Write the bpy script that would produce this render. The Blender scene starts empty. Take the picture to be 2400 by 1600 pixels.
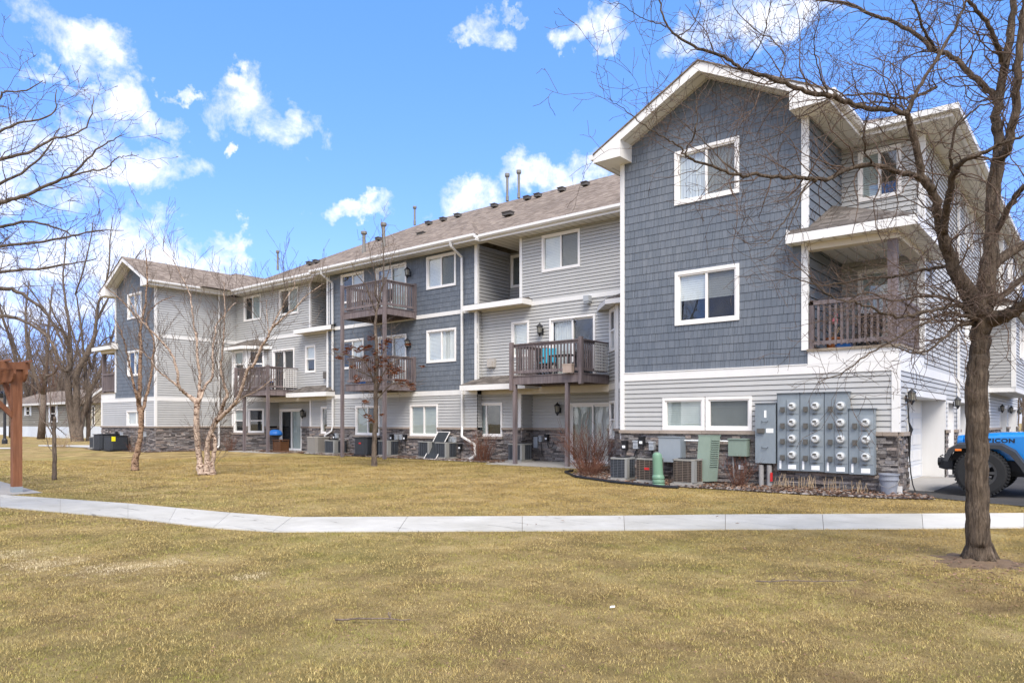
SKYV, SUNE, EXPO = 1.22, 2.5, 1.0
import bpy, math, random
import numpy as np
from math import radians, sin, cos, pi, sqrt, atan2, tan
from mathutils import Vector, Matrix
R = random.Random(7)
C = bpy.data.collections.new('scene'); bpy.context.scene.collection.children.link(C)

# ---------------------------------------------------------------- surveying helpers (photo -> place)
TH = radians(39.47); FL = 1688.0; HY = 989.0; EYE = 1.5
sT, cT = sin(TH), cos(TH)
def ground(x, y):
    t = min(1.0, max(0.0, (y - 9) / 7.5)); return .16 * t * t * (3 - 2 * t)
def at(px, py, d):
    k = (px - 1200) / FL
    return Vector((k * d * cT - d * sT, k * d * sT + d * cT, EYE + (HY - py) * d / FL))
def gp(px, py):
    z = .1
    for i in range(30):
        d = (EYE - z) * FL / (py - HY); p = at(px, py, d); z = .5 * z + .5 * ground(p.x, p.y)
    return Vector((p.x, p.y, ground(p.x, p.y)))

WORN = []
for (a_, b_, r_) in ((300, 1330, .55), (380, 1322, .35), (100, 1322, .6), (20, 1300, .5), (590, 1352, .3), (240, 1338, .4)):
    q_ = gp(a_, b_); WORN.append((q_.x, q_.y, r_, (.66,.54,.34)))
for (a_, b_, r_) in ((2010, 1388, .28), (2250, 1375, .55), (2350, 1420, .5), (1460, 1322, .3), (1555, 1515, .22), (573, 1482, .12), (860, 1352, .25), (1960, 1590, .3), (1200, 1560, .2)):
    q_ = gp(a_, b_); WORN.append((q_.x, q_.y, r_, (.17,.11,.06)))
# ---------------------------------------------------------------- mesh builder
class MB:
    def __init__(s): s.v = []; s.f = []
    def quad(s, a, b, c, d):
        n = len(s.v); s.v += [tuple(a), tuple(b), tuple(c), tuple(d)]; s.f.append((n, n+1, n+2, n+3)); return s
    def poly(s, pts):
        n = len(s.v); s.v += [tuple(p) for p in pts]; s.f.append(tuple(range(n, n + len(pts)))); return s
    def hexa(s, p):      # 8 points: bottom 4 ccw, top 4 ccw
        n = len(s.v); s.v += [tuple(q) for q in p]
        for f in ((3,2,1,0),(4,5,6,7),(0,1,5,4),(1,2,6,5),(2,3,7,6),(3,0,4,7)): s.f.append(tuple(n+i for i in f))
        return s
    def box(s, x0, x1, y0, y1, z0, z1):
        return s.hexa([(x0,y0,z0),(x1,y0,z0),(x1,y1,z0),(x0,y1,z0),(x0,y0,z1),(x1,y0,z1),(x1,y1,z1),(x0,y1,z1)])
    def boxf(s, F, u0, u1, v0, v1, w0, w1):
        p = F.pt
        return s.hexa([p(u0,v0,w0),p(u1,v0,w0),p(u1,v0,w1),p(u0,v0,w1),p(u0,v1,w0),p(u1,v1,w0),p(u1,v1,w1),p(u0,v1,w1)])
    def beam(s, a, b, w, h, up=(0,0,1)):
        a = Vector(a); b = Vector(b); d = (b - a).normalized(); sd = d.cross(Vector(up))
        if sd.length < 1e-4: sd = d.cross(Vector((1,0,0)))
        sd.normalize(); u = sd.cross(d).normalized(); sd *= w / 2; u *= h / 2
        return s.hexa([a-sd-u, a+sd-u, b+sd-u, b-sd-u, a-sd+u, a+sd+u, b+sd+u, b-sd+u])
    def prism(s, pts, off):
        o = Vector(off); n = len(pts); k = len(s.v)
        s.v += [tuple(p) for p in pts] + [tuple(Vector(p) + o) for p in pts]
        s.f.append(tuple(range(k, k+n))[::-1]); s.f.append(tuple(range(k+n, k+2*n)))
        for i in range(n): j = (i+1) % n; s.f.append((k+i, k+j, k+n+j, k+n+i))
        return s
    def tube(s, pts, rad, n=6, cap=True):
        pts = [Vector(p) for p in pts]
        if not hasattr(rad, '__len__'): rad = [rad] * len(pts)
        ref = None; k0 = len(s.v); m = len(pts)
        for i, p in enumerate(pts):
            t = (pts[min(i+1, m-1)] - pts[max(i-1, 0)])
            if t.length < 1e-9: t = Vector((0,0,1))
            t.normalize()
            if ref is None:
                ref = t.cross(Vector((0,0,1)))
                if ref.length < .05: ref = t.cross(Vector((1,0,0)))
            ref = ref - t * ref.dot(t)
            if ref.length < 1e-6: ref = t.orthogonal()
            ref.normalize(); b = t.cross(ref); r = rad[i]
            for j in range(n):
                a = 2 * pi * j / n
                q = p + ref * (cos(a) * r) + b * (sin(a) * r); s.v.append((q.x, q.y, q.z))
        for i in range(m - 1):
            for j in range(n):
                a = k0 + i*n + j; b2 = k0 + i*n + (j+1) % n
                s.f.append((a, b2, b2 + n, a + n))
        if cap:
            s.f.append(tuple(k0 + j for j in range(n))[::-1]); s.f.append(tuple(k0 + (m-1)*n + j for j in range(n)))
        return s
    def lathe(s, c, prof, n=20, axis='z', F=None):
        k0 = len(s.v); m = len(prof)
        for (r, h) in prof:
            for j in range(n):
                a = 2*pi*j/n
                if F: q = F.pt(c[0] + r*cos(a), c[1] + r*sin(a), c[2] + h)
                elif axis == 'z': q = (c[0]+r*cos(a), c[1]+r*sin(a), c[2]+h)
                else: q = (c[0]+r*cos(a), c[1]+h, c[2]+r*sin(a))
                s.v.append(tuple(q))
        for i in range(m-1):
            for j in range(n):
                a = k0+i*n+j; b = k0+i*n+(j+1) % n; s.f.append((a, b, b+n, a+n))
        s.f.append(tuple(k0+j for j in range(n))[::-1]); s.f.append(tuple(k0+(m-1)*n+j for j in range(n)))
        return s
    def build(s, name, mat, parent=None, smooth=False, uv=True):
        me = bpy.data.meshes.new(name)
        if not s.v: s.v = [(0,0,0),(0,0,.001),(0,.001,0)]; s.f = [(0,1,2)]
        org = parent.location if parent is not None and parent.get('_at') else None
        V = np.array(s.v, dtype=np.float32)
        me.from_pydata(V.tolist(), [], s.f)
        if uv:
            l = me.uv_layers.new(name='UVMap')
            nn = np.empty(len(me.polygons)*3, np.float32); me.polygons.foreach_get('normal', nn); nn = nn.reshape(-1,3)
            tot = np.empty(len(me.polygons), np.int32); me.polygons.foreach_get('loop_total', tot)
            li = np.empty(len(me.loops), np.int32); me.loops.foreach_get('vertex_index', li)
            N = np.repeat(nn, tot, axis=0); P = V[li]
            flat = np.abs(N[:,2]) > .96
            T = np.stack([-N[:,1], N[:,0], np.zeros(len(N))], 1); T[flat] = (1,0,0)
            T /= np.maximum(np.linalg.norm(T, axis=1, keepdims=True), 1e-6)
            B = np.cross(N, T); B[flat] = (0,1,0)
            U = np.stack([(P*T).sum(1), (P*B).sum(1)], 1).astype(np.float32)
            l.data.foreach_set('uv', U.ravel())
        if smooth: me.polygons.foreach_set('use_smooth', [True]*len(me.polygons))
        me.materials.append(mat)
        o = bpy.data.objects.new(name, me); C.objects.link(o)
        if parent is not None:
            o.parent = parent
            # keep world coordinates: vertices are written in world space; invert every parent transform
            o.matrix_parent_inverse = PW(parent).inverted()
        return o
def PW(o):
    m = Matrix.Translation(o.location) @ o.rotation_euler.to_matrix().to_4x4()
    if o.parent is not None: m = PW(o.parent) @ o.matrix_parent_inverse @ m
    return m

def tag(o, label=None, cat=None, group=None, kind=None):
    if label: o['label'] = label
    if cat: o['category'] = cat
    if group: o['group'] = group
    if kind: o['kind'] = kind
    return o
def empty(name, loc, label=None, cat=None, group=None, rz=0):
    o = bpy.data.objects.new(name, None); C.objects.link(o); o.location = loc; o.rotation_euler = (0,0,rz)
    o.empty_display_size = .1
    return tag(o, label, cat, group)
def copy_tree(o, parent=None):
    c = o.copy(); C.objects.link(c)
    if parent is not None:
        c.parent = parent; c.matrix_parent_inverse = o.matrix_parent_inverse.copy()
    for ch in list(o.children): copy_tree(ch, c)
    return c

class Fr:   # wall frame: u along the wall, v up, w outward
    def __init__(s, ox, oy, ux, uy, nx, ny): s.a = (ox, oy, ux, uy, nx, ny)
    def pt(s, u, v, w):
        ox, oy, ux, uy, nx, ny = s.a
        return (ox + ux*u + nx*w, oy + uy*u + ny*w, v)
def FY(y): return Fr(0, y, 1, 0, 0, -1)      # faces the lawn (-Y), u = x
def FX(x, sgn=1): return Fr(x, 0, 0, 1, sgn, 0)  # faces +X / -X, u = y
def FA(ax, ay, bx, by):                        # angled wall from a to b, outward to the right of a->b
    L = math.hypot(bx-ax, by-ay); ux, uy = (bx-ax)/L, (by-ay)/L
    return Fr(ax, ay, ux, uy, uy, -ux), L

# ---------------------------------------------------------------- materials
class NT:
    def __init__(s, m): s.t = m.node_tree; s.n = s.t.nodes; s.l = s.t.links
    def add(s, kind, **kw):
        nd = s.n.new(kind)
        for k, v in kw.items():
            if k.startswith('_'): setattr(nd, k[1:], v)
        return nd
    def link(s, a, b): s.l.new(a, b)
def new_mat(name):
    m = bpy.data.materials.new(name); m.use_nodes = True
    return m, NT(m), m.node_tree.nodes['Principled BSDF']
def setin(node, **kw):
    for k, v in kw.items():
        i = node.inputs[k.replace('_', ' ')]
        i.default_value = v
def col(c): return (c[0], c[1], c[2], 1)
def ramp(nt, src, stops):
    r = nt.add('ShaderNodeValToRGB'); e = r.color_ramp.elements
    while len(e) < len(stops): e.new(.5)
    for i, (p, c) in enumerate(stops): e[i].position = p; e[i].color = col(c) if len(c) == 3 else c
    nt.link(src, r.inputs[0]); return r.outputs[0]
def noise(nt, vec, scale, detail=4, rough=.6, dist=0):
    n = nt.add('ShaderNodeTexNoise'); setin(n, Scale=scale, Detail=detail, Roughness=rough, Distortion=dist)
    nt.link(vec, n.inputs['Vector']); return n.outputs['Fac']
def mapping(nt, vec, scale=(1,1,1), rot=(0,0,0), loc=(0,0,0)):
    m = nt.add('ShaderNodeMapping'); m.inputs['Scale'].default_value = scale; m.inputs['Rotation'].default_value = rot; m.inputs['Location'].default_value = loc
    nt.link(vec, m.inputs['Vector']); return m.outputs[0]
def mixc(nt, fac, a, b, mode='MIX'):
    m = nt.add('ShaderNodeMix', _data_type='RGBA', _blend_type=mode)
    for sock, val in ((m.inputs[0], fac), (m.inputs[6], a), (m.inputs[7], b)):
        if isinstance(val, (int, float)): sock.default_value = val
        elif isinstance(val, tuple): sock.default_value = col(val)
        else: nt.link(val, sock)
    return m.outputs[2]
def mth(nt, op, a, b=None, clamp=False):
    m = nt.add('ShaderNodeMath', _operation=op, _use_clamp=clamp)
    for i, val in enumerate((a, b)):
        if val is None: continue
        if isinstance(val, (int, float)): m.inputs[i].default_value = val
        else: nt.link(val, m.inputs[i])
    return m.outputs[0]
def bump(nt, bsdf, h, strength=.4, dist=.01):
    b = nt.add('ShaderNodeBump'); setin(b, Strength=strength, Distance=dist)
    nt.link(h, b.inputs['Height']); nt.link(b.outputs[0], bsdf.inputs['Normal'])
def plain(name, c, rough=.6, var=.12, scale=3.0, metal=0, bmp=0, island=0, spec=.3, streak=True):
    """painted / solid surface with worn, uneven tone"""
    m, nt, b = new_mat(name)
    geo = nt.add('ShaderNodeNewGeometry')
    p = mapping(nt, geo.outputs['Position'], (scale, scale, scale*(.35 if streak else 1)))
    n1 = noise(nt, p, 1, 5, .65); n2 = noise(nt, p, 9, 3, .6)
    s = mth(nt, 'ADD', mth(nt, 'MULTIPLY', n1, .65), mth(nt, 'MULTIPLY', n2, .35))
    lo = tuple(x*(1-var) for x in c); hi = tuple(min(1, x*(1+var*.8)) for x in c)
    o = ramp(nt, s, [(.3, lo), (.7, hi)])
    if island:
        rv = ramp(nt, geo.outputs['Random Per Island'], [(0, (1-island,)*3), (1, (1,1,1))])
        o = mixc(nt, 1.0, o, rv, 'MULTIPLY')
    nt.link(o, b.inputs['Base Color']); setin(b, Roughness=rough, Metallic=metal, Specular_IOR_Level=spec)
    if bmp: bump(nt, b, noise(nt, mapping(nt, geo.outputs['Position'], (1,1,1)), 60, 3), bmp, .004)
    return m
M = {}
M['siding'] = plain('vinyl_siding', (.435,.43,.412), .5, .09, .5, bmp=.08, island=.06)
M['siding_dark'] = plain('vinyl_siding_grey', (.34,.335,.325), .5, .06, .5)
M['trim'] = plain('white_trim', (.70,.685,.655), .45, .07, .6)
M['fascia'] = plain('white_fascia', (.72,.70,.665), .4, .06, .5)
M['gutter'] = plain('gutter_metal', (.70,.685,.655), .35, .08, .8)
M['frame'] = plain('window_frame_vinyl', (.79,.76,.72), .4, .06, .9)
M['blind'] = plain('white_blind', (.80,.79,.77), .7, .05, 1.2, streak=False)
M['blind_warm'] = plain('cream_blind', (.52,.55,.52), .7, .08, 1.2)
M['curtain'] = plain('sheer_curtain', (.72,.71,.69), .8, .10, 2.0)
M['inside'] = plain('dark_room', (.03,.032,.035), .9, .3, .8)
M['concrete_pad'] = plain('patio_concrete', (.31,.29,.26), .85, .14, 1.5, bmp=.3)
M['black'] = plain('black_plastic', (.018,.018,.02), .45, .25, 5)
M['blackmetal'] = plain('black_metal', (.02,.02,.022), .35, .2, 6, spec=.5)
M['grey_metal'] = plain('painted_grey_metal', (.20,.232,.255), .42, .16, 2.2, spec=.4)
M['grey_light'] = plain('pale_grey_metal', (.27,.30,.32), .42, .08, 2.2)
M['grey_seam'] = plain('dark_grey_seam', (.07,.085,.10), .5, .1, 3)
M['plate'] = plain('brown_grey_cover', (.10,.095,.085), .5, .15, 8)
M['green_metal'] = plain('pale_green_metal', (.20,.255,.21), .4, .10, 2.5)
M['green_plastic'] = plain('green_plastic', (.15,.265,.18), .4, .10, 3)
M['white_label'] = plain('white_label', (.82,.83,.82), .6, .04, 10)
M['red'] = plain('red_plastic', (.55,.03,.03), .4, .1, 5)
M['conduit'] = plain('weathered_conduit', (.28,.27,.26), .6, .3, 8)
M['copper'] = plain('black_hose', (.02,.02,.02), .5, .2, 5)
M['vent'] = plain('roof_vent_metal', (.20,.19,.17), .5, .3, 8)
M['ventdark'] = plain('roof_vent_dark', (.11,.10,.09), .6, .2, 8)
M['bucket'] = plain('grey_bucket_plastic', (.24,.255,.29), .4, .1, 6)
M['rustbrown'] = plain('brown_painted_wood', (.10,.045,.02), .6, .3, 8)
M['teal'] = plain('teal_fabric', (.02,.28,.40), .7, .1, 6)
M['blue'] = plain('blue_plastic', (.02,.13,.42), .4, .1, 6)
M['pink'] = plain('pink_plastic', (.65,.16,.22), .5, .1, 9)
M['basket'] = plain('pale_planter', (.42,.33,.27), .7, .2, 9)
M['terracotta'] = plain('orange_pot', (.40,.13,.04), .7, .2, 9)

def glass():
    m = bpy.data.materials.new('window_glass'); m.use_nodes = True; nt = NT(m); nt.n.clear()
    out = nt.add('ShaderNodeOutputMaterial'); mix = nt.add('ShaderNodeMixShader')
    tr = nt.add('ShaderNodeBsdfTransparent'); tr.inputs[0].default_value = (.80,.84,.84,1)
    gl = nt.add('ShaderNodeBsdfGlossy'); gl.inputs['Roughness'].default_value = .015; gl.inputs['Color'].default_value = (.95,.97,1,1)
    geo = nt.add('ShaderNodeNewGeometry')
    bp = nt.add('ShaderNodeBump'); setin(bp, Strength=.05, Distance=.02)
    nt.link(noise(nt, geo.outputs['Position'], 1.6, 1), bp.inputs['Height'])
    dt = nt.add('ShaderNodeVectorMath', _operation='DOT_PRODUCT'); nt.link(geo.outputs['Normal'], dt.inputs[0]); nt.link(geo.outputs['Incoming'], dt.inputs[1])
    c_ = mth(nt, 'SUBTRACT', 1.0, mth(nt, 'ABSOLUTE', dt.outputs['Value'])); nt.link(bp.outputs[0], gl.inputs['Normal'])
    f = mth(nt, 'ADD', mth(nt, 'MULTIPLY', mth(nt, 'POWER', c_, 4.0), .9), .10, True)
    nt.link(f, mix.inputs[0]); nt.link(tr.outputs[0], mix.inputs[1]); nt.link(gl.outputs[0], mix.inputs[2])
    nt.link(mix.outputs[0], out.inputs[0]); return m
M['glass'] = glass()
def screen():
    m = bpy.data.materials.new('insect_screen'); m.use_nodes = True; nt = NT(m); nt.n.clear()
    out = nt.add('ShaderNodeOutputMaterial'); mix = nt.add('ShaderNodeMixShader')
    tr = nt.add('ShaderNodeBsdfTransparent'); df = nt.add('ShaderNodeBsdfDiffuse'); df.inputs[0].default_value = (.05,.05,.055,1)
    mix.inputs[0].default_value = .42
    nt.link(tr.outputs[0], mix.inputs[1]); nt.link(df.outputs[0], mix.inputs[2]); nt.link(mix.outputs[0], out.inputs[0]); return m
M['screen'] = screen()

def shingle_wall():
    m, nt, b = new_mat('blue_grey_shake')
    geo = nt.add('ShaderNodeNewGeometry')
    base = ramp(nt, geo.outputs['Random Per Island'], [(0, (.118,.136,.160)), (.5, (.132,.150,.175)), (1, (.148,.165,.189))])
    st = noise(nt, mapping(nt, geo.outputs['Position'], (40,40,1.2)), 1, 3)
    o = mixc(nt, 1.0, base, ramp(nt, st, [(.3, (.88,)*3), (.7, (1.08,)*3)]), 'MULTIPLY')
    big = noise(nt, geo.outputs['Position'], .45, 3)
    o = mixc(nt, 1.0, o, ramp(nt, big, [(.3, (.88,.90,.93)), (.7, (1.10,1.08,1.05))]), 'MULTIPLY')
    nt.link(o, b.inputs['Base Color']); setin(b, Roughness=.62, Specular_IOR_Level=.25)
    bump(nt, b, st, .25, .004); return m
M['shake'] = shingle_wall()
def stone():
    m, nt, b = new_mat('stacked_ledge_stone')
    geo = nt.add('ShaderNodeNewGeometry')
    base = ramp(nt, geo.outputs['Random Per Island'], [(0, (.09,.078,.072)), (.3, (.16,.138,.128)), (.55, (.24,.222,.21)), (.75, (.32,.255,.215)), (.9, (.20,.19,.19)), (1, (.46,.40,.35))])
    n = noise(nt, geo.outputs['Position'], 22, 5, .7)
    o = mixc(nt, 1.0, base, ramp(nt, n, [(.3, (.62,)*3), (.7, (1.25,)*3)]), 'MULTIPLY')
    nt.link(o, b.inputs['Base Color']); setin(b, Roughness=.85, Specular_IOR_Level=.2)
    bump(nt, b, n, .8, .02); return m
M['stone'] = stone()
M['stonecap'] = plain('tan_stone_cap', (.33,.27,.22), .8, .22, 4, bmp=.5, island=.2, streak=False)
def roofm(name='roof_shingles', c=((.12,.092,.070),(.205,.162,.128),(.285,.232,.185))):
    m, nt, b = new_mat(name)
    uv = nt.add('ShaderNodeUVMap'); v = uv.outputs[0]
    br = nt.add('ShaderNodeTexBrick', _offset=.37, _offset_frequency=2, _squash=.7, _squash_frequency=3)
    setin(br, Scale=1.0, Mortar_Size=.004, Mortar_Smooth=.1, Bias=0, Brick_Width=.26, Row_Height=.14)
    br.inputs['Color1'].default_value = (0,0,0,1); br.inputs['Color2'].default_value = (1,1,1,1); br.inputs['Mortar'].default_value = (.1,.1,.1,1)
    wv = mixc(nt, .012, v, noise(nt, v, 3, 2), 'ADD'); nt.link(wv, br.inputs['Vector'])
    n = noise(nt, v, 9, 4, .7)
    f = mth(nt, 'ADD', mth(nt, 'MULTIPLY', br.outputs['Color'], .6), mth(nt, 'MULTIPLY', n, .5))
    o = ramp(nt, f, [(.15, c[0]), (.5, c[1]), (.85, c[2])])
    o = mixc(nt, 1.0, o, ramp(nt, noise(nt, v, .35, 3), [(.3, (.88,)*3), (.7, (1.1,)*3)]), 'MULTIPLY')
    nt.link(o, b.inputs['Base Color']); setin(b, Roughness=.92, Specular_IOR_Level=.15)
    hh = mth(nt, 'ADD', br.outputs['Color'], mth(nt, 'MULTIPLY', br.outputs['Fac'], -1.5))
    bump(nt, b, mth(nt, 'ADD', hh, noise(nt, v, 120, 2)), .55, .012); return m
M['roof'] = roofm()
M['roof_dark'] = roofm('porch_roof_shingles', ((.065,.055,.047),(.11,.095,.083),(.17,.148,.128)))
def soffit():
    m, nt, b = new_mat('vented_soffit')
    uv = nt.add('ShaderNodeUVMap')
    w = nt.add('ShaderNodeTexWave', _wave_type='BANDS', _bands_direction='X', _wave_profile='SIN'); setin(w, Scale=1.15, Distortion=0.0)
    nt.link(uv.outputs[0], w.inputs['Vector'])
    g = ramp(nt, w.outputs['Fac'], [(0, (.42,.40,.35)), (.12, (.66,.64,.59)), (1, (.69,.67,.62))])
    nt.link(g, b.inputs['Base Color']); setin(b, Roughness=.5)
    bump(nt, b, ramp(nt, w.outputs['Fac'], [(0, (0,0,0)), (.15, (1,1,1))]), .5, .01); return m
M['soffit'] = soffit()
def wood(name, c0, c1, rough=.7, sc=14, axis=2):
    m, nt, b = new_mat(name)
    tc = nt.add('ShaderNodeTexCoord'); geo = nt.add('ShaderNodeNewGeometry')
    s = [sc, sc, sc]; s[axis] = sc*.09
    n = noise(nt, mapping(nt, geo.outputs['Position'], tuple(s)), 1, 5, .65, .4)
    o = ramp(nt, n, [(.28, c0), (.7, c1)])
    big = noise(nt, geo.outputs['Position'], 1.3, 4)
    o = mixc(nt, 1.0, o, ramp(nt, big, [(.3, (.8,.82,.85)), (.7, (1.12,1.08,1.05))]), 'MULTIPLY')
    o = mixc(nt, 1.0, o, ramp(nt, geo.outputs['Random Per Island'], [(0, (.85,)*3), (1, (1.1,)*3)]), 'MULTIPLY')
    nt.link(o, b.inputs['Base Color']); setin(b, Roughness=rough, Specular_IOR_Level=.25)
    bump(nt, b, n, .4, .006); return m
M['deck'] = wood('stained_deck_wood', (.105,.083,.082), (.215,.18,.178))
M['deck_pale'] = wood('weathered_deck_edge', (.16,.13,.10), (.34,.28,.21), axis=0)
M['cedar'] = wood('cedar_timber', (.13,.048,.022), (.27,.118,.06))
M['cedar_x'] = wood('cedar_timber_level', (.13,.048,.022), (.27,.118,.06), axis=0)
M['cedar_pale'] = wood('cedar_edge', (.30,.15,.08), (.5,.28,.16))
def bark(name, c0, c1, sc=26, zs=.22, bm=1.0, bd=.03, extra=None):
    m, nt, b = new_mat(name)
    geo = nt.add('ShaderNodeNewGeometry')
    n = noise(nt, mapping(nt, geo.outputs['Position'], (sc, sc, sc*zs)), 1, 6, .7, .8)
    n2 = noise(nt, geo.outputs['Position'], 7, 4)
    o = ramp(nt, n, [(.3, c0), (.62, c1)])
    o = mixc(nt, 1.0, o, ramp(nt, n2, [(.3, (.7,.7,.68)), (.7, (1.2,1.18,1.12))]), 'MULTIPLY')
    if extra:
        k = noise(nt, mapping(nt, geo.outputs['Position'], (9,9,20)), 1, 5, .75)
        o = mixc(nt, ramp(nt, k, [(extra[1], (0,0,0)), (extra[1]+.05, (1,1,1))]), o, extra[0])
    nt.link(o, b.inputs['Base Color']); setin(b, Roughness=.9, Specular_IOR_Level=.12)
    bump(nt, b, n, bm, bd); return m
M['bark'] = bark('furrowed_bark', (.028,.019,.013), (.19,.145,.108), 38, .13, 1.0, .05)
M['twig'] = bark('twig_bark', (.055,.036,.03), (.16,.115,.09), 30, 1, .4, .004)
M['twig_grey'] = bark('grey_twig_bark', (.075,.055,.045), (.21,.165,.135), 30, 1, .4, .004)
M['bark_grey'] = bark('grey_bark', (.06,.045,.036), (.19,.15,.12), 22, .2, .8, .03)
M['birch'] = bark('peeling_birch_bark', (.30,.215,.165), (.58,.455,.365), 18, .6, .5, .01, ((.09,.045,.028), .525))
M['rivbirch'] = bark('shaggy_birch_bark', (.16,.09,.06), (.42,.29,.20), 26, .7, .8, .02, ((.07,.038,.025), .52))
M['redtwig'] = bark('red_brown_twig', (.075,.03,.022), (.20,.10,.07), 20, 1, .3, .004)
M['paletwig'] = bark('dry_stalk', (.28,.20,.12), (.55,.42,.27), 20, 1, .3, .004)
M['oakleaf'] = plain('dry_oak_leaf', (.30,.105,.042), .8, .25, 8, island=.6, streak=False)
M['leaf'] = plain('fallen_leaf', (.33,.19,.12), .85, .2, 10, island=.7, streak=False)
M['seedpod'] = plain('pale_seed_cluster', (.30,.24,.15), .9, .2, 10, island=.5)
def lawn():
    m, nt, b = new_mat('winter_lawn_soil')
    geo = nt.add('ShaderNodeNewGeometry'); p = geo.outputs['Position']
    a = noise(nt, p, 1.1, 6, .7); c = noise(nt, p, 140, 5, .85)
    f = mth(nt, 'ADD', mth(nt, 'MULTIPLY', a, .5), mth(nt, 'MULTIPLY', c, .5))
    o = ramp(nt, f, [(.38, (.12,.082,.035)), (.48, (.28,.20,.085)), (.56, (.44,.32,.14)), (.66, (.62,.49,.25))])
    g = noise(nt, p, .33, 5, .65)
    o = mixc(nt, ramp(nt, g, [(.48, (0,0,0)), (.7, (.5,)*3)]), o, (.22,.215,.055))
    nt.link(o, b.inputs['Base Color']); setin(b, Roughness=.95, Specular_IOR_Level=.1)
    bump(nt, b, mth(nt, 'ADD', c, mth(nt, 'MULTIPLY', noise(nt, p, 6, 4), 1.5)), .8, .04); return m
M['lawn'] = lawn()
def blade():
    m, nt, b = new_mat('winter_grass_blades')
    geo = nt.add('ShaderNodeNewGeometry'); p = geo.outputs['Position']
    o = ramp(nt, geo.outputs['Random Per Island'], [(0, (.12,.085,.03)), (.3, (.32,.23,.078)), (.65, (.51,.385,.145)), (1, (.68,.54,.245))])
    g = noise(nt, p, 1.05, 6, .78); rg = ramp(nt, geo.outputs['Random Per Island'], [(.0, (.10,.115,.016)), (1, (.33,.33,.065))])
    gm = mth(nt, 'ADD', g, mth(nt, 'MULTIPLY', mth(nt, 'SUBTRACT', noise(nt, p, 9, 2), .5), .35))
    o = mixc(nt, ramp(nt, gm, [(.455, (0,0,0)), (.62, (.8,)*3)]), o, rg)
    dk = noise(nt, p, 3.2, 7, .8)
    o = mixc(nt, 1.0, o, ramp(nt, dk, [(.3, (.66,.60,.55)), (.5, (.96,.95,.92)), (.7, (1.14,1.10,1.02))]), 'MULTIPLY')
    st = noise(nt, mapping(nt, p, (.5,.5,.5), (0,0,.7), (3.1,7.7,0)), 1, 4, .7)
    o = mixc(nt, ramp(nt, st, [(.62, (0,0,0)), (.74, (.7,)*3)]), o, (.58,.46,.24))
    # worn, bleached spots and bare brown spots at their places in the lawn
    for (wx, wy, wr, wc) in WORN:
        vd = nt.add('ShaderNodeVectorMath', _operation='DISTANCE'); nt.link(p, vd.inputs[0]); vd.inputs[1].default_value = (wx, wy, 0)
        q = mth(nt, 'SUBTRACT', 1.0, mth(nt, 'DIVIDE', vd.outputs['Value'], wr)); q = mth(nt, 'ADD', q, mth(nt, 'MULTIPLY', mth(nt, 'SUBTRACT', noise(nt, p, 5, 5, .75), .5), 3.0))
        o = mixc(nt, ramp(nt, q, [(.25, (0,0,0)), (.6, (.8,)*3)]), o, wc)
    # golden dormant strip next to the building, greener foot
    sx = nt.add('ShaderNodeSeparateXYZ'); nt.link(p, sx.inputs[0])
    y = mth(nt, 'ADD', sx.outputs['Y'], mth(nt, 'MULTIPLY', noise(nt, p, .5, 3), 3))
    band = nt.add('ShaderNodeMapRange'); setin(band, From_Min=8.5, From_Max=12.5, To_Min=0, To_Max=1); nt.link(y, band.inputs[0])
    o = mixc(nt, mth(nt, 'MULTIPLY', band.outputs[0], .55), o, (.42,.265,.075))
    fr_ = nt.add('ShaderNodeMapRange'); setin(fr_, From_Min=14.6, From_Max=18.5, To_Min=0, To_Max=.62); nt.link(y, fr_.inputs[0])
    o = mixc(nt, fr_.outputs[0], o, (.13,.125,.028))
    nt.link(o, b.inputs['Base Color']); setin(b, Roughness=.75, Specular_IOR_Level=.2)
    return m
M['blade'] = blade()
def pathm():
    m, nt, b = new_mat('sidewalk_concrete')
    geo = nt.add('ShaderNodeNewGeometry'); p = geo.outputs['Position']
    n = noise(nt, p, 1.4, 6, .65); f = noise(nt, p, 60, 4, .7)
    o = ramp(nt, mth(nt, 'ADD', mth(nt, 'MULTIPLY', n, .7), mth(nt, 'MULTIPLY', f, .3)), [(.3, (.46,.44,.395)), (.7, (.61,.585,.53))])
    st = noise(nt, mapping(nt, p, (.9,9,1), (0,0,-.75)), 1, 6, .75, .6)
    o = mixc(nt, ramp(nt, st, [(.60, (0,0,0)), (.64, (.75,)*3)]), o, (.17,.16,.14))
    o = mixc(nt, 1.0, o, ramp(nt, geo.outputs['Random Per Island'], [(0, (.86,.86,.85)), (1, (1.04,)*3)]), 'MULTIPLY')
    o = mixc(nt, 1.0, o, ramp(nt, noise(nt, p, .55, 4, .7), [(.35, (.84,.83,.80)), (.65, (1.03,)*3)]), 'MULTIPLY')
    nt.link(o, b.inputs['Base Color']); setin(b, Roughness=.85, Specular_IOR_Level=.2)
    bump(nt, b, f, .3, .004); return m
M['path'] = pathm()
def asphalt():
    m, nt, b = new_mat('driveway_asphalt')
    geo = nt.add('ShaderNodeNewGeometry'); p = geo.outputs['Position']
    n = noise(nt, p, 90, 4, .8); a = noise(nt, p, .8, 5)
    o = ramp(nt, n, [(.35, (.028,.027,.026)), (.7, (.085,.08,.078))])
    o = mixc(nt, 1.0, o, ramp(nt, a, [(.3, (.8,)*3), (.7, (1.25,)*3)]), 'MULTIPLY')
    nt.link(o, b.inputs['Base Color']); setin(b, Roughness=.9, Specular_IOR_Level=.25); bump(nt, b, n, .5, .006); return m
M['asphalt'] = asphalt()
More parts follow.
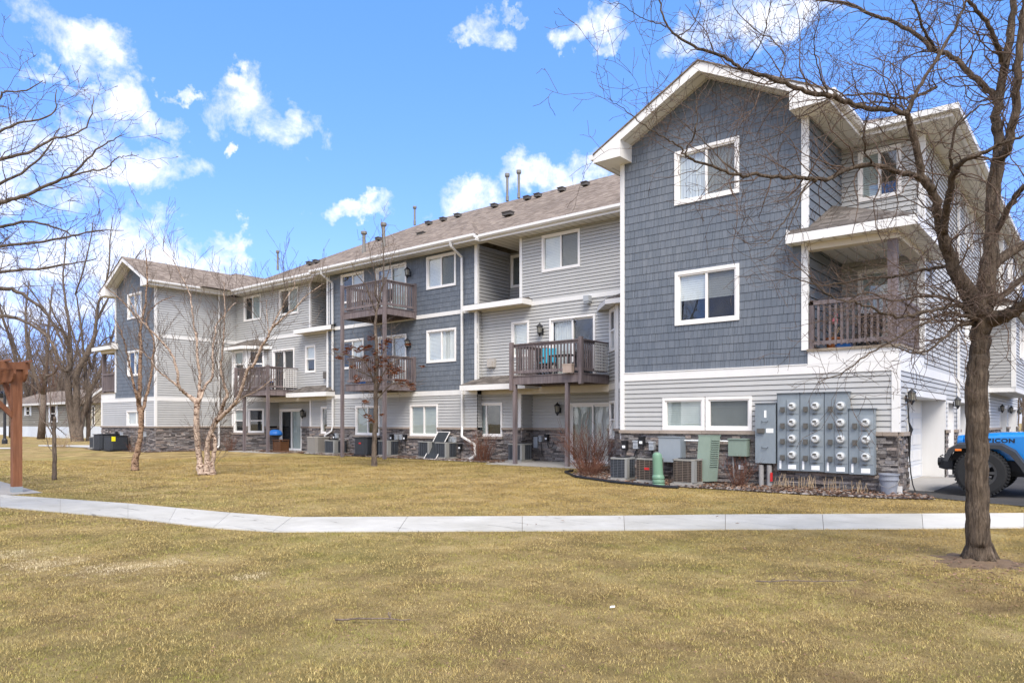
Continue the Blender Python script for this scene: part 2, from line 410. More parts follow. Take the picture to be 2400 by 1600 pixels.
def mulch():
    m, nt, b = new_mat('garden_bed_mulch')
    geo = nt.add('ShaderNodeNewGeometry'); p = geo.outputs['Position']
    n = noise(nt, p, 38, 5, .8); a = noise(nt, p, 4, 5)
    o = ramp(nt, mth(nt, 'ADD', mth(nt, 'MULTIPLY', n, .7), mth(nt, 'MULTIPLY', a, .3)), [(.32, (.03,.018,.013)), (.55, (.11,.065,.045)), (.72, (.26,.17,.12))])
    nt.link(o, b.inputs['Base Color']); setin(b, Roughness=.95); bump(nt, b, n, 1, .04); return m
M['mulch'] = mulch()
M['pebble'] = plain('river_pebbles', (.40,.35,.31), .7, .15, 20, island=.6, streak=False)
M['soil'] = plain('bare_soil', (.145,.098,.06), .95, .3, 9, bmp=.8, streak=False)
def paint():
    m, nt, b = new_mat('blue_car_paint')
    setin(b, Base_Color=(.003,.21,.62,1), Roughness=.28, Metallic=.25, Coat_Weight=1.0, Coat_Roughness=.05)
    geo = nt.add('ShaderNodeNewGeometry')
    o = ramp(nt, noise(nt, geo.outputs['Position'], 3, 4), [(.3, (.003,.19,.55)), (.7, (.005,.235,.64))])
    nt.link(o, b.inputs['Base Color']); return m
M['paint'] = paint()
M['tyre'] = plain('tyre_rubber', (.018,.018,.018), .8, .2, 12)
M['flare'] = plain('fender_plastic', (.035,.037,.04), .55, .1, 9, bmp=.2)
M['rim'] = plain('alloy_rim', (.10,.10,.10), .3, .1, 9, metal=.8)
M['amber'] = plain('amber_lens', (.75,.18,.02), .2, .1, 9, spec=.6)
M['chrome'] = plain('polished_metal', (.6,.6,.6), .15, .05, 9, metal=1)
def carglass():
    m, nt, b = new_mat('car_glass'); setin(b, Base_Color=(.015,.02,.022,1), Roughness=.03, Specular_IOR_Level=.8); return m
M['carglass'] = carglass()
M['house_tan'] = plain('tan_house_siding', (.50,.44,.30), .7, .1, .8)
M['house_grey'] = plain('grey_house_siding', (.25,.235,.20), .7, .12, .8)
M['skirt'] = plain('white_skirting', (.66,.70,.74), .5, .1, .8)
M['garage_white'] = plain('white_garage_panel', (.60,.61,.62), .5, .06, .7)
M['yellow'] = plain('yellow_tag', (.75,.68,.02), .5, .1, 9)
M['lampglass'] = plain('seeded_lamp_glass', (.20,.19,.16), .15, .2, 20, spec=.6)
M['cream'] = plain('cream_beam', (.60,.54,.44), .5, .08, .8)
M['grey_metal2'] = plain('painted_grey_door', (.235,.265,.285), .42, .14, 3.0, spec=.4)
M['meterface'] = plain('meter_dome', (.52,.53,.52), .18, .06, 9, spec=.7)
M['green_dark'] = plain('dark_green_louvre', (.17,.215,.18), .45, .1, 4)  # louvre green, slightly darker than the cabinet
# ---------------------------------------------------------------- the apartment building
BLD = empty('apartment_building', (-21.3, 19, 0), 'long three storey grey apartment building with blue grey shingled gables, stone base and wooden balconies', 'apartment building')
SM = -42.6                     # the two wings mirror about x = SM / 2
def mx(x): return SM - x

def pieces(u0, u1, v0, v1, holes):
    hs = [h for h in holes if h[0] < u1 and h[1] > u0 and h[2] < v1 and h[3] > v0]
    if not hs: return [(u0, u1, v0, v1)]
    us = sorted({u0, u1} | {min(max(x, u0), u1) for h in hs for x in h[:2]}); out = []
    for a, b in zip(us, us[1:]):
        if b - a < 1e-4: continue
        iv = [(v0, v1)]
        for h in hs:
            if h[0] < b - 1e-5 and h[1] > a + 1e-5:
                nv = []
                for (c, d) in iv:
                    if h[2] > c: nv.append((c, min(d, h[2])))
                    if h[3] < d: nv.append((max(c, h[3]), d))
                iv = [q for q in nv if q[1] - q[0] > 1e-4]
        out += [(a, b, c, d) for (c, d) in iv]
    return out

def lap(mb, F, u0, u1, v0, v1, holes=(), h=.108, off=0.0):
    k = 0; z = v0; p = F.pt
    while z < v1 - 1e-3:
        zt = min(z + h, v1)
        for (a, b, c, d) in pieces(u0, u1, z, zt, holes):
            w = lambda q: off + .024 - .018 * (q - z) / h
            dd = d - .013 if abs(d - zt) < 1e-6 and zt < v1 else d
            if dd <= c: continue
            mb.quad(p(a,c,w(c)), p(b,c,w(c)), p(b,dd,w(dd)), p(a,dd,w(dd)))
            if dd < d:
                mb.quad(p(a,dd,w(dd)), p(b,dd,w(dd)), p(b,dd,off-.024), p(a,dd,off-.024))
                mb.quad(p(a,dd,off-.024), p(b,dd,off-.024), p(b,d,off-.024), p(a,d,off-.024))
            if abs(c - z) < 1e-6: mb.quad(p(a,c,off-.024), p(b,c,off-.024), p(b,c,w(c)), p(a,c,w(c)))
        z = zt
    return mb

def shakes(mb, F, u0, u1, v0, v1, holes=(), top=None, h=.178, rnd=None, plain_rows=False):
    rnd = rnd or random.Random(3); z = v0; p = F.pt; row = 0
    while z < v1 - 1e-3:
        zt = min(z + h, v1); u = u0 - rnd.random() * .05
        for (a, b, c, d) in pieces(u0, u1, z, zt, holes):
            if top is None or min(top(a), top(b)) >= d: mb.quad(p(a,c,-.002), p(b,c,-.002), p(b,d,-.002), p(a,d,-.002))
            else:
                N = 60; L = [(a+(b-a)*i/N) for i in range(N+1)]
                for q0, q1 in zip(L, L[1:]):
                    e0, e1 = max(c, min(d, top(q0))), max(c, min(d, top(q1)))
                    if max(e0, e1) > c: mb.quad(p(q0,c,-.002), p(q1,c,-.002), p(q1,e1,-.002), p(q0,e0,-.002))
        seam = u0 + rnd.random() * 1.2
        while u < u1:
            wd = rnd.choice((.06,.08,.10,.12,.15,.10)) ; gap = .005
            if abs(u - seam) < .07: gap = .009; seam += 1.22
            ua, ub = max(u, u0), min(u + wd - gap, u1); u += wd
            if ub - ua < .012: continue
            ztt = zt
            if top:
                ztt = min(zt, top(.5*(ua+ub)))
                if ztt <= z + .01: continue
            dz = .0
            for (a, b, c, d) in pieces(ua, ub, z - dz, ztt, holes):
                if d - c < .008: continue
                w0 = .017; w = lambda q: w0 - .010 * (q - z) / h
                n = len(mb.v)
                mb.v += [p(a,c,w(c)), p(b,c,w(c)), p(b,d,w(d)), p(a,d,w(d)), p(a,c,-.002), p(b,c,-.002), p(b,d,-.002), p(a,d,-.002)]
                mb.f += [(n,n+1,n+2,n+3), (n+4,n+5,n+1,n), (n,n+3,n+7,n+4), (n+1,n+5,n+6,n+2)]
        z = zt; row += 1
    return mb

def stones(mb, F, u0, u1, v0, v1, holes=(), rnd=None):
    rnd = rnd or random.Random(5); z = v0; p = F.pt
    mb.quad(p(u0,v0,0), p(u1,v0,0), p(u1,v1,0), p(u0,v1,0)) if not holes else [mb.quad(p(a,c,0), p(b,c,0), p(b,d,0), p(a,d,0)) for (a,b,c,d) in pieces(u0,u1,v0,v1,holes)]
    while z < v1 - .01:
        h = rnd.choice((.03,.035,.045,.055,.07)); zt = min(z + h, v1); u = u0
        while u < u1 - .005:
            L = rnd.uniform(.07, .42) * (1 if h < .06 else .7); ub = min(u + L, u1)
            w = rnd.uniform(.018, .062); j = rnd.uniform(-.004, .004)
            for (a, b, c, d) in pieces(u, ub - .004, z + .003, zt + j, holes):
                if d - c < .006: continue
                t = rnd.uniform(-.008, .008)
                n = len(mb.v)
                mb.v += [p(a,c,w), p(b,c,w+t), p(b,d,w+t-.003), p(a,d,w-.003), p(a,c,0), p(b,c,0), p(b,d,0), p(a,d,0)]
                mb.f += [(n,n+1,n+2,n+3), (n+4,n+5,n+1,n), (n+3,n+2,n+6,n+7), (n,n+3,n+7,n+4), (n+1,n+5,n+6,n+2)]
            u = ub
        z = zt
    return mb

def cap(F, u0, u1, holes=(), z=1.24, name='stone_cap'):
    rnd = random.Random(int(abs(u0)*10))
    for (a, b, c, d) in pieces(u0, u1, z, z + .075, holes):
        if d - c < .07: continue
        u = a; m = MB()
        while u < b - .01:
            e = min(u + rnd.uniform(1.0, 1.35), b)
            m.boxf(F, u, e - .006, c, d, 0, .088)
            if e < b - .01: m.boxf(F, e - .007, e + .001, c, d - .008, 0, .078)
            u = e
        m.build(name, M['stonecap'], BLD)

def board(F, u0, u1, v0, v1, w0, w1, name='corner_board', mat='trim', parent=BLD):
    return MB().boxf(F, u0, u1, v0, v1, w0, w1).build(name, M[mat], parent)

def window(F, u0, u1, v0, v1, kind='slider', left='blind', right='screen', parent=BLD, name='window', cas=.062, sill=False):
    m = MB(); b = lambda *a: m.boxf(F, *a)
    # casing, then the vinyl frame a step back
    b(u0, u1, v1-cas, v1, -.10, .040); b(u0, u1, v0, v0+cas, -.10, .040)
    b(u0, u0+cas, v0+cas, v1-cas, -.10, .038); b(u1-cas, u1, v0+cas, v1-cas, -.10, .038)
    a0, a1, c0, c1 = u0+cas, u1-cas, v0+cas, v1-cas; t = .034
    b(a0, a1, c1-t, c1, -.09, .016); b(a0, a1, c0, c0+t, -.09, .016); b(a0, a0+t, c0+t, c1-t, -.09, .014); b(a1-t, a1, c0+t, c1-t, -.09, .014)
    i0, i1, j0, j1 = a0+t, a1-t, c0+t, c1-t; um, vm = .5*(i0+i1), .5*(j0+j1)
    if kind == 'slider': b(um-.028, um+.028, j0, j1, -.07, .008); halves = [(i0, um-.028, j0, j1), (um+.028, i1, j0, j1)]
    elif kind == 'hung': b(i0, i1, vm-.026, vm+.026, -.07, .008); halves = [(i0, i1, vm+.026, j1), (i0, i1, j0, vm-.026)]
    else: halves = [(i0, i1, j0, j1)]
    w = m.build(name, M['frame'], parent)
    if sill: MB().boxf(F, u0-.05, u1+.05, v0-.085, v0-.004, 0, .10).build('window_sill', M['stonecap'], w)
    g = MB()
    for (x0, x1, y0, y1) in halves: g.quad(F.pt(x0,y0,-.028), F.pt(x1,y0,-.028), F.pt(x1,y1,-.028), F.pt(x0,y1,-.028))
    g.build('pane', M['glass'], w)
    for (x0, x1, y0, y1), k in zip(halves, (left, right)):
        if 'screen' in k: MB().quad(F.pt(x0,y0,-.012), F.pt(x1,y0,-.012), F.pt(x1,y1,-.012), F.pt(x0,y1,-.012)).build('insect_screen', M['screen'], w)
        if 'blind' in k or 'warm' in k or 'half' in k:
            q = MB(); z = y1; lo = y0 if 'half' not in k else y0 + .45*(y1-y0)
            while z > lo:
                zz = max(z - .05, lo); q.quad(F.pt(x0-.01,zz,-.052), F.pt(x1+.01,zz,-.052), F.pt(x1+.01,z,-.064), F.pt(x0-.01,z,-.064)); z = zz
            q.build('blind', M['blind_warm' if 'warm' in k else 'blind'], w)
        if 'curtain' in k:
            q = MB(); n = 26; P = [(x0-.01 + (x1-x0+.02)*i/n, -.07 + .014*sin(i*2.1) + .008*sin(i*.9)) for i in range(n+1)]
            for (a, wa), (c, wc) in zip(P, P[1:]): q.quad(F.pt(a,y0,wa), F.pt(c,y0,wc), F.pt(c,y1,wc), F.pt(a,y1,wa))
            q.build('curtain', M['curtain'], w)
    return w

def patio_door(F, u0, u1, v0, v1, left='curtain', right='curtain'):
    m = MB(); b = lambda *a: m.boxf(F, *a); cas = .075
    b(u0, u1, v1-cas, v1, -.10, .04); b(u0, u0+cas, v0, v1-cas, -.10, .038); b(u1-cas, u1, v0, v1-cas, -.10, .038); b(u0+cas, u1-cas, v0, v0+.05, -.1, .036)
    w = m.build('patio_door', M['frame'], BLD)
    um = .5*(u0+u1)
    for (x0, x1, wo, k) in ((u0+cas, um+.03, -.03, left), (um-.03, u1-cas, -.075, right)):
        l = MB(); t = .055
        for a in ((x0, x1, v1-cas-t, v1-cas), (x0, x1, v0+.05, v0+.05+t), (x0, x0+t, v0+.05+t, v1-cas-t), (x1-t, x1, v0+.05+t, v1-cas-t)): l.boxf(F, a[0], a[1], a[2], a[3], wo-.02, wo+.02)
        d = l.build('door_leaf', M['frame'], w)
        x0 += t; x1 -= t; y0 = v0+.05+t; y1 = v1-cas-t
        MB().quad(F.pt(x0,y0,wo), F.pt(x1,y0,wo), F.pt(x1,y1,wo), F.pt(x0,y1,wo)).build('pane', M['glass'], w)
        if 'curtain' in k or 'warm' in k:
            q = MB(); n = 30; P = [(x0 + (x1-x0)*i/n, -.115 + .012*sin(i*2.3) + .008*sin(i*.7)) for i in range(n+1)]
            for (a, wa), (c, wc) in zip(P, P[1:]): q.quad(F.pt(a,y0,wa), F.pt(c,y0,wc), F.pt(c,y1,wc), F.pt(a,y1,wa))
            q.build('curtain', M['curtain' if 'curtain' in k else 'blind_warm'], w)
        if 'blind' in k: MB().quad(F.pt(x0,y0,-.11), F.pt(x1,y0,-.11), F.pt(x1,y1,-.11), F.pt(x0,y1,-.11)).build('blind', M['blind'], w)
    return w

E1, E2, E3 = 2.66, 5.53, 7.75      # tops of belt boards / soffit height
B1, B2 = 2.48, 5.39
CAPT = 1.315
def fx(F0, mir):
    """frame + u-mapper for a wall facing -Y, mirrored when asked"""
    if not mir: return lambda a, b: (a, b)
    return lambda a, b: (mx(b), mx(a))

core = MB()      # unlit rooms behind the skins
def corebox(mir, x0, x1, y0, y1, z0, z1):
    if mir: x0, x1 = mx(x1), mx(x0)
    core.box(x0, x1, y0, y1, z0, z1)

def wing(mir):
    s = (lambda a, b: (mx(b), mx(a))) if mir else (lambda a, b: (a, b))
    F = FY(15.1); X = (lambda x: mx(x)) if mir else (lambda x: x)
    def rc(u0, u1, v0, v1): a, b = s(u0, u1); return (a, b, v0, v1)
    rnd = random.Random(11 + mir)
    # gable wall: windows
    wins = [rc(-7.60, -6.08, 6.44, 7.66), rc(-7.59, -6.08, 3.70, 4.92)]
    if not mir: low = [rc(-7.90, -6.87, 1.32, 2.06), rc(-6.84, -5.80, 1.32, 2.06)]
    else: low = [rc(-8.0, -6.0, 1.32, 2.06)]
    kinds = [('curtain', 'curtain screen'), ('half', 'half screen')] if not mir else [('warm', 'blind'), ('dark', 'half')]
    for (a, b, c, d), (l, r) in zip(wins, kinds): window(F, a, b, c, d, 'slider', l, r, cas=.075)
    if not mir:
        window(F, *low[0], 'single', 'warm'); window(F, *low[1], 'single', 'warm screen')
    else: window(F, *low[0], 'slider', 'curtain', 'dark')
    rx = X(-6.78)
    top = lambda u: 9.25 - .524*abs(u - rx) - .16
    a, b = s(-9.0, -4.66)
    shakes(MB(), F, a, b, E1+.012, 9.3, wins, top, rnd=rnd).build('shingle_cladding', M['shake'], BLD)
    a, b = s(-9.0, -3.0)
    lap(MB(), F, a, b, CAPT, B1, low).build('siding', M['siding'], BLD)
    stones(MB(), F, a, b, 0.0, 1.24, rnd=rnd).build('stone_base', M['stone'], BLD)
    cap(F, *s(-9.02, -3.0))
    board(F, *s(-9.0+.085, -3.115), B1, E1, 0, .034, 'belt_board')
    a, b = s(-9.0+.085, -4.66); board(F, a, b, E1, E1+.02, 0, .045, 'belt_cap')
    # corner boards
    board(F, *s(-9.022, -8.915), CAPT, 7.74, -.05, .036); board(FX(X(-9.0), 1 if mir else -1), 15.068, 15.165, CAPT, 7.735, 0, .03)
    board(F, *s(-3.115, -2.982), CAPT, B1+.17, -.04, .036); board(FX(X(-3.0), -1 if mir else 1), 15.069, 15.17, CAPT, B1+.17, 0, .026)
    board(F, *s(-4.775, -4.64), 2.96, 7.74, -.04, .036)
    # core
    corebox(mir, -8.85, -4.81, 15.26, 24, .0, 7.6); corebox(mir, -8.85, -3.62, 15.26, 24, 0, 2.55); corebox(mir, -8.85, -3.2, 17.7, 24, 2.7, 7.6)
    core.prism([(X(-8.6), 15.26, 7.6), (X(-4.96), 15.26, 7.6), (X(-6.78), 15.26, 8.75)], (0, 8, 0))
    # small gable roof
    yb, yf = 21.5, 14.55; e0, e1, ez, rz = X(-9.46), X(-4.10), 7.885, 9.29
    rf = MB(); t = .03
    for ex in (e0, e1):
        rf.hexa([(ex, yf-.03, ez), (rx, yf-.03, rz), (rx, yb, rz), (ex, yb, ez), (ex, yf-.03, ez+t), (rx, yf-.03, rz+t), (rx, yb, rz+t), (ex, yb, ez+t)])
    roof = rf.build('gable_roof', M['roof'], BLD)
    fa = MB()
    for ex in (e0, e1):
        fa.hexa([(ex, yf, ez-.205), (rx, yf, rz-.21), (rx, yf+.03, rz-.21), (ex, yf+.03, ez-.205), (ex, yf, ez-.004), (rx, yf, rz-.004), (rx, yf+.03, rz-.004), (ex, yf+.03, ez-.004)])
    fa.build('rake_fascia', M['fascia'], roof)
    so = MB()
    for ex in (e0, e1): so.quad((ex, yf+.03, ez-.18), (rx, yf+.03, rz-.19), (rx, 15.12, rz-.19), (ex, 15.12, ez-.18))
    so.build('rake_soffit', M['soffit'], roof)
    # boxed returns at both eaves
    for (x0, x1, nm) in ((-9.40, -8.72, 'l'), (-4.84, -4.12, 'r')):
        rt = MB(); lo = 7.69; q = [(X(x0), yf-.012), (X(x1), yf-.012)]
        zt = lambda x: min(9.29 - .524*abs(x - (-6.78)) - .02, 9.2)
        rt.prism([(X(x0), yf-.012, lo), (X(x1), yf-.012, lo), (X(x1), yf-.012, zt(x1)), (X(x0), yf-.012, zt(x0))], (0, .56, 0))
        rt.build('eave_return', M['fascia'], roof)
    # horizontal side eaves (soffit + fascia + gutter) running back
    inner = s(-9.43, -9.0); outer = s(-4.66, -4.14)
    yi = 18.44; yo = 16.89
    for (a, b), y1, ex, sg in ((inner, yi, X(-9.46), -1), (outer, yo, X(-4.10), 1)):
        MB().box(a, b, yf+.56, y1+(.62 if y1 < 17 else 0), 7.70, 7.715).build('side_soffit', M['soffit'], roof)
        sg = -sg if mir else sg
        f0, f1 = sorted((ex, ex - sg*.03)); MB().box(f0, f1, yf+.03, y1, 7.69, 7.87).build('side_fascia', M['fascia'], roof)
        g0, g1 = sorted((ex + sg*.004, ex + sg*.125))
        g = MB(); g.prism([(ex+sg*.004, yf-.02, 7.775), (ex+sg*.075, yf-.02, 7.775), (ex+sg*.125, yf-.02, 7.83), (ex+sg*.125, yf-.02, 7.895), (ex+sg*.004, yf-.02, 7.895)], (0, y1-yf, 0)); g.build('gutter', M['gutter'], roof)
    # side wall of the gable above the porch roof: vinyl laps in blue grey
    FS = FX(X(-4.66), -1 if mir else 1)
    lap(MB(), FS, 15.1, 17.5, E1, 7.72, h=.2).build('side_cladding', M['shake'], BLD)
    # third floor set back wall + second floor porch wall
    F2 = FY(17.5)
    w3 = rc(-4.30, -3.42, 6.44, 7.56); w2 = rc(-4.30, -3.36, 3.93, 4.90)
    window(F2, *w3, 'slider', 'warm', 'dark'); window(F2, *w2, 'single', 'warm')
    a, b = s(-4.66, -3.0)
    lap(MB(), F2, a, b, 2.95, 7.72, [w3, w2]).build('siding', M['siding'], BLD)
    board(F2, *s(-3.11, -2.975), 2.9, 7.74, -.04, .036)
    # porch: white band, deck edge, railing, post, beam, roof
    b0, b1 = s(-4.65, -2.985)
    MB().box(b0, b1, 15.066, 17.5, E1+.003, 2.93).build('porch_band', M['trim'], BLD)
    c0, c1 = s(-4.66, -2.95)
    pd = MB().box(c0, c1, 15.03, 17.5, 2.93, 2.975).build('porch_deck', M['deck_pale'], BLD)
    r = MB(); F3 = FY(15.13)
    a, b = s(-4.62, -3.19); r.boxf(F3, a, b, 3.86, 3.94, -.02, .06); r.boxf(F3, a, b, 3.06, 3.13, 0, .04)
    n = 13
    for i in range(n): u = a + .06 + (b-a-.12)*i/(n-1); r.boxf(F3, u-.019, u+.019, 3.04, 3.9, .0, .038)
    F4 = FX(X(-3.1), -1 if mir else 1)
    r.boxf(F4, 15.3, 17.45, 3.86, 3.94, -.02, .06); r.boxf(F4, 15.3, 17.45, 3.06, 3.13, 0, .04)
    for i in range(19): u = 15.38 + 2.0*i/18; r.boxf(F4, u-.019, u+.019, 3.04, 3.9, 0, .038)
    a, b = s(-4.62, -4.54); r.boxf(F3, a, b, 2.98, 3.96, -.03, .06)
    r.build('railing', M['deck'], pd)
    a, b = s(-3.19, -3.03); MB().box(a, b, 15.09, 15.25, 2.975, 4.98).build('porch_post', M['deck'], pd)
    a, b = s(-4.66, -2.99); MB().box(a, b, 15.05, 15.29, 4.97, 5.105).build('porch_beam', M['cream'], pd)
    a, b = s(-3.22, -2.98); MB().box(a, b, 15.29, 17.5, 4.97, 5.105).build('porch_side_beam', M['cream'], pd)
    # porch roof
    px0, px1, py0, py1 = X(-4.99), X(-2.62), 14.75, 18.4; pz = 5.285; sl = .49; xi = X(-4.66)
    rr = MB(); up = .0
    ax = X(-4.66); t2 = 2.04; zz = pz + sl*t2
    rr.quad((px0, py0, pz), (px1, py0, pz), (ax, py0+t2, zz), (px0, py0+t2, zz))
    rr.poly([(px1, py0, pz), (px1, py1, pz), (ax, py1, zz), (ax, py0+t2, zz)])
    prf = rr.build('porch_roof', M['roof_dark'], BLD)
    f = MB(); q0, q1 = sorted((px0, px1)); f.box(q0, q1, py0, py0+.03, 5.10, pz-.008)
    e0_, e1_ = sorted((px1, px1 + (.03 if mir else -.03))); f.box(e0_, e1_, py0+.03, py1, 5.10, pz-.008)
    f.prism([(px1, py1-.03, 5.10), (X(-3.0), py1-.03, 5.10), (X(-3.0), py1-.03, pz+sl*.38-.01), (px1, py1-.03, pz-.01)], (0, .03, 0))
    f.box(*sorted((px0, px0 + (-.03 if mir else .03))), py0+.03, 15.1, 5.10, pz+.1)
    f.build('porch_fascia', M['fascia'], prf)
    MB().box(q0+.03, q1-.03, py0+.03, 18.37, 5.107, 5.12).build('porch_ceiling', M['soffit'], prf)
    # larger hipped roof behind
    hz, hs, hx, hy = 7.885, .45, X(-2.38), 16.9; sg = -1 if not mir else 1; T = 3.75
    apx = hx + sg*T; az = hz + hs*T; H = MB(); ye = 40; fx_ = apx + sg*T
    H.poly([(hx, hy, hz), (fx_, hy, hz), (apx, hy+T, az)])
    H.quad((hx, hy, hz), (apx, hy+T, az), (apx, ye-T, az), (hx, ye, hz)); H.quad((fx_, hy, hz), (fx_, ye, hz), (apx, ye-T, az), (apx, hy+T, az))
    H.poly([(hx, ye, hz), (fx_, ye, hz), (apx, ye-T, az)])
    hr = H.build('hip_roof', M['roof'], BLD)
    a, b = sorted((X(-4.10), hx)); MB().box(a, b, hy, hy+.03, 7.69, 7.87).build('fascia', M['fascia'], hr)
    a2, b2 = sorted((hx, hx+sg*.03)); MB().box(a2, b2, hy+.03, ye, 7.69, 7.87).build('fascia', M['fascia'], hr)
    MB().box(a, b, hy-.125, hy-.004, 7.775, 7.895).build('gutter', M['gutter'], hr)
    g0, g1 = sorted((hx - sg*.004, hx - sg*.125)); MB().box(g0, g1, hy-.12, ye, 7.775, 7.895).build('gutter', M['gutter'], hr)
    MB().box(*sorted((X(-4.14), b if not mir else a)), hy+.03, 17.52, 7.70, 7.712).build('soffit', M['soffit'], hr)
    a3, b3 = sorted((X(-3.0), hx)); MB().box(a3, b3, 17.52, ye, 7.70, 7.712).build('soffit', M['soffit'], hr)
wing(0); wing(1)

# ---- right hand long wall (x = -3) with garages, doors, windows, far projecting bay
FXR = FX(-3.0, 1)
ops = [(15.83, 20.11, 0, 2.03), (22.2, 24.9, 0, 2.03), (25.6, 28.2, 0, 2.03), (31.9, 34.2, 0, 2.03), (34.9, 38.2, 0, 2.03)]
door1 = (20.42, 21.30, 0, 2.03)
hol = ops + [door1]
lap(MB(), FXR, 15.1, 38.8, CAPT, B1, hol + [(15.83-.09, 20.2, 1.3, 2.15)]).build('siding', M['siding'], BLD)
stones(MB(), FXR, 15.1, 38.8, 0, 1.24, hol).build('stone_base', M['stone'], BLD)
cap(FXR, 15.1, 38.8, [(o[0], o[1], 0, 2.1) for o in hol])
board(FXR, 15.17, 38.8, B1, E1, 0, .03, 'belt_board')
wr = [(23.3, 24.8, 3.70, 4.92), (23.3, 24.8, 6.44, 7.66), (26.6, 27.9, 3.70, 4.92), (26.6, 27.9, 6.44, 7.66), (29.6, 31.0, 3.7, 4.92)]
lap(MB(), FXR, 17.5, 38.8, E1, 7.72, wr).build('siding', M['siding'], BLD)
board(FXR, 17.46, 17.60, 2.95, 7.74, 0, .03)
for w_ in wr: window(FXR, *w_, 'slider', 'blind', 'dark')
core.box(-8.85, -3.62, 17.7, 38.6, 0, 2.55); core.box(-8.85, -3.2, 24, 38.6, 2.7, 7.6)
for i, (a, b, c, d) in enumerate(ops):
    g = MB().box(-3.52, -3.48, a, b, .15, 2.03)
    gd = g.build('garage_door', M['garage_white'], BLD)
    pn = MB(); n = 5
    for r_ in range(n):
        z0 = .15 + (2.03-.15)*r_/n; z1 = .15 + (2.03-.15)*(r_+1)/n; k = 4
        pn.box(-3.48, -3.472, a, b, z1-.012, z1-.004)
        for c_ in range(k):
            y0 = a + .12 + (b-a-.24)*c_/k; y1 = a + .12 + (b-a-.24)*(c_+1)/k - .12
            pn.box(-3.48, -3.468, y0, y1, z0+.07, z1-.07)
    pn.build('raised_panel', M['trim'], gd)
    t = MB(); t.box(-3.5, -2.972, a-.035, a, 0, 2.03); t.box(-3.5, -2.972, b, b+.035, 0, 2.03); t.box(-3.5, -2.965, a-.035, b+.035, 2.03, 2.155)
    t.build('door_surround', M['trim'], gd)
dm = MB().box(-3.12, -3.08, door1[0]+.05, door1[1]-.05, .16, 1.98)
dd_ = dm.build('service_door', M['trim'], BLD)
t = MB(); t.box(-3.12, -2.97, door1[0], door1[0]+.05, .12, 2.03); t.box(-3.12, -2.97, door1[1]-.05, door1[1], .12, 2.03); t.box(-3.12, -2.97, door1[0]+.05, door1[1]-.05, 1.98, 2.03); t.build('door_frame', M['trim'], dd_)
MB().lathe((-3.05, 20.55, 1.05), [(.025, 0), (.03, .03), (.01, .05)], 10).build('door_handle', M['chrome'], dd_)
# far projecting volume
for (xx, z0, z1, y0) in ((-2.28, 2.50, 5.25, 28.7), (-2.62, 5.25, 7.72, 28.7)):
    FF = FY(y0); lap(MB(), FF, -3.0, xx, z0+.15, z1).build('siding', M['siding_dark'], BLD)
    board(FF, -3.0, xx+.02, z0, z0+.15, -.02, .02, 'belt_board'); board(FF, xx-.10, xx+.025, z0+.15, z1, -.02, .034)
    FS = FX(xx, 1); ww = [(30.2, 31.7, z0+1.2, z0+2.42), (33.4, 34.9, z0+1.2, z0+2.42)]
    lap(MB(), FS, y0, 36, z0+.15, z1, ww).build('siding', M['siding'], BLD)
    for w_ in ww: window(FS, *w_, 'slider', 'blind', 'dark')
    board(FS, y0-.03, 36, z0, z0+.15, 0, .02, 'belt_board'); board(FS, y0-.03, y0+.1, z0+.15, z1, 0, .03)
    core.box(-3.4, xx-.15, y0+.15, 35.9, z0+.02, z1-.05)
MB().box(-3.0, -2.27, 28.69, 36, 2.485, 2.498).build('soffit', M['soffit'], BLD)
q = MB(); q.quad((-3.05, 28.4, 5.72), (-1.95, 28.3, 5.3), (-1.95, 36.3, 5.3), (-3.05, 36.2, 5.9)); q.quad((-3.05, 28.3, 5.3), (-1.95, 28.3, 5.3), (-1.95, 28.3, 5.3), (-3.05, 28.7, 5.8)); er = q.build('eyebrow_roof', M['roof_dark'], BLD)
MB().box(-3.0, -1.95, 28.3, 28.33, 5.12, 5.29).build('fascia', M['fascia'], er); MB().box(-1.98, -1.95, 28.33, 36.3, 5.12, 5.29).build('fascia', M['fascia'], er); MB().box(-3.0, -1.98, 28.33, 36.3, 5.13, 5.14).build('soffit', M['soffit'], er)

# ---- courtyard front
SH, GR, BK = 18.8, 19.05, 20.6; PB = 19.68
Fs, Fg, Fb = FY(SH), FY(GR), FY(BK)
sx0, sx1 = -25.75, -17.06
shw = [(-19.61, -18.09, 6.44, 7.66), (-19.60, -18.08, 3.70, 4.92), (-24.77, -23.26, 6.44, 7.66), (-24.77, -23.28, 3.7, 4.92)]
shd = [(-22.52, -20.72, 5.62, 7.64), (-22.40, -20.72, 2.9, 4.9)]
grw = [(-23.80, -22.28, .98, 2.17), (-20.52, -19.01, .98, 2.17)]
window(Fs, *shw[0], 'slider', 'blind', 'warm screen'); window(Fs, *shw[1], 'slider', 'blind', 'curtain'); window(Fs, *shw[2], 'slider', 'dark', 'blind'); window(Fs, *shw[3], 'slider', 'dark', 'blind')
patio_door(Fs, *shd[0], 'curtain', 'warm'); patio_door(Fs, *shd[1], 'dark', 'curtain')
window(Fs, *grw[0], 'slider', 'warm', 'dark', sill=True); window(Fs, *grw[1], 'slider', 'warm', 'warm', sill=True)
shakes(MB(), Fs, sx0, sx1, E2, 7.74, shw[:1]+shw[2:3]+[(shd[0][0], shd[0][1], 5.62, 7.64)]).build('shingle_cladding', M['shake'], BLD)
shakes(MB(), Fs, sx0, sx1, E1+.012, B2, shw+[(shd[1][0], shd[1][1], 2.9, 4.9)], rnd=random.Random(8)).build('shingle_cladding', M['shake'], BLD)
board(Fs, sx0+.1, sx1-.1, B2, E2, 0, .036, 'belt_board'); board(Fs, sx0+.0, sx1, B1, E1, 0, .036, 'belt_board')
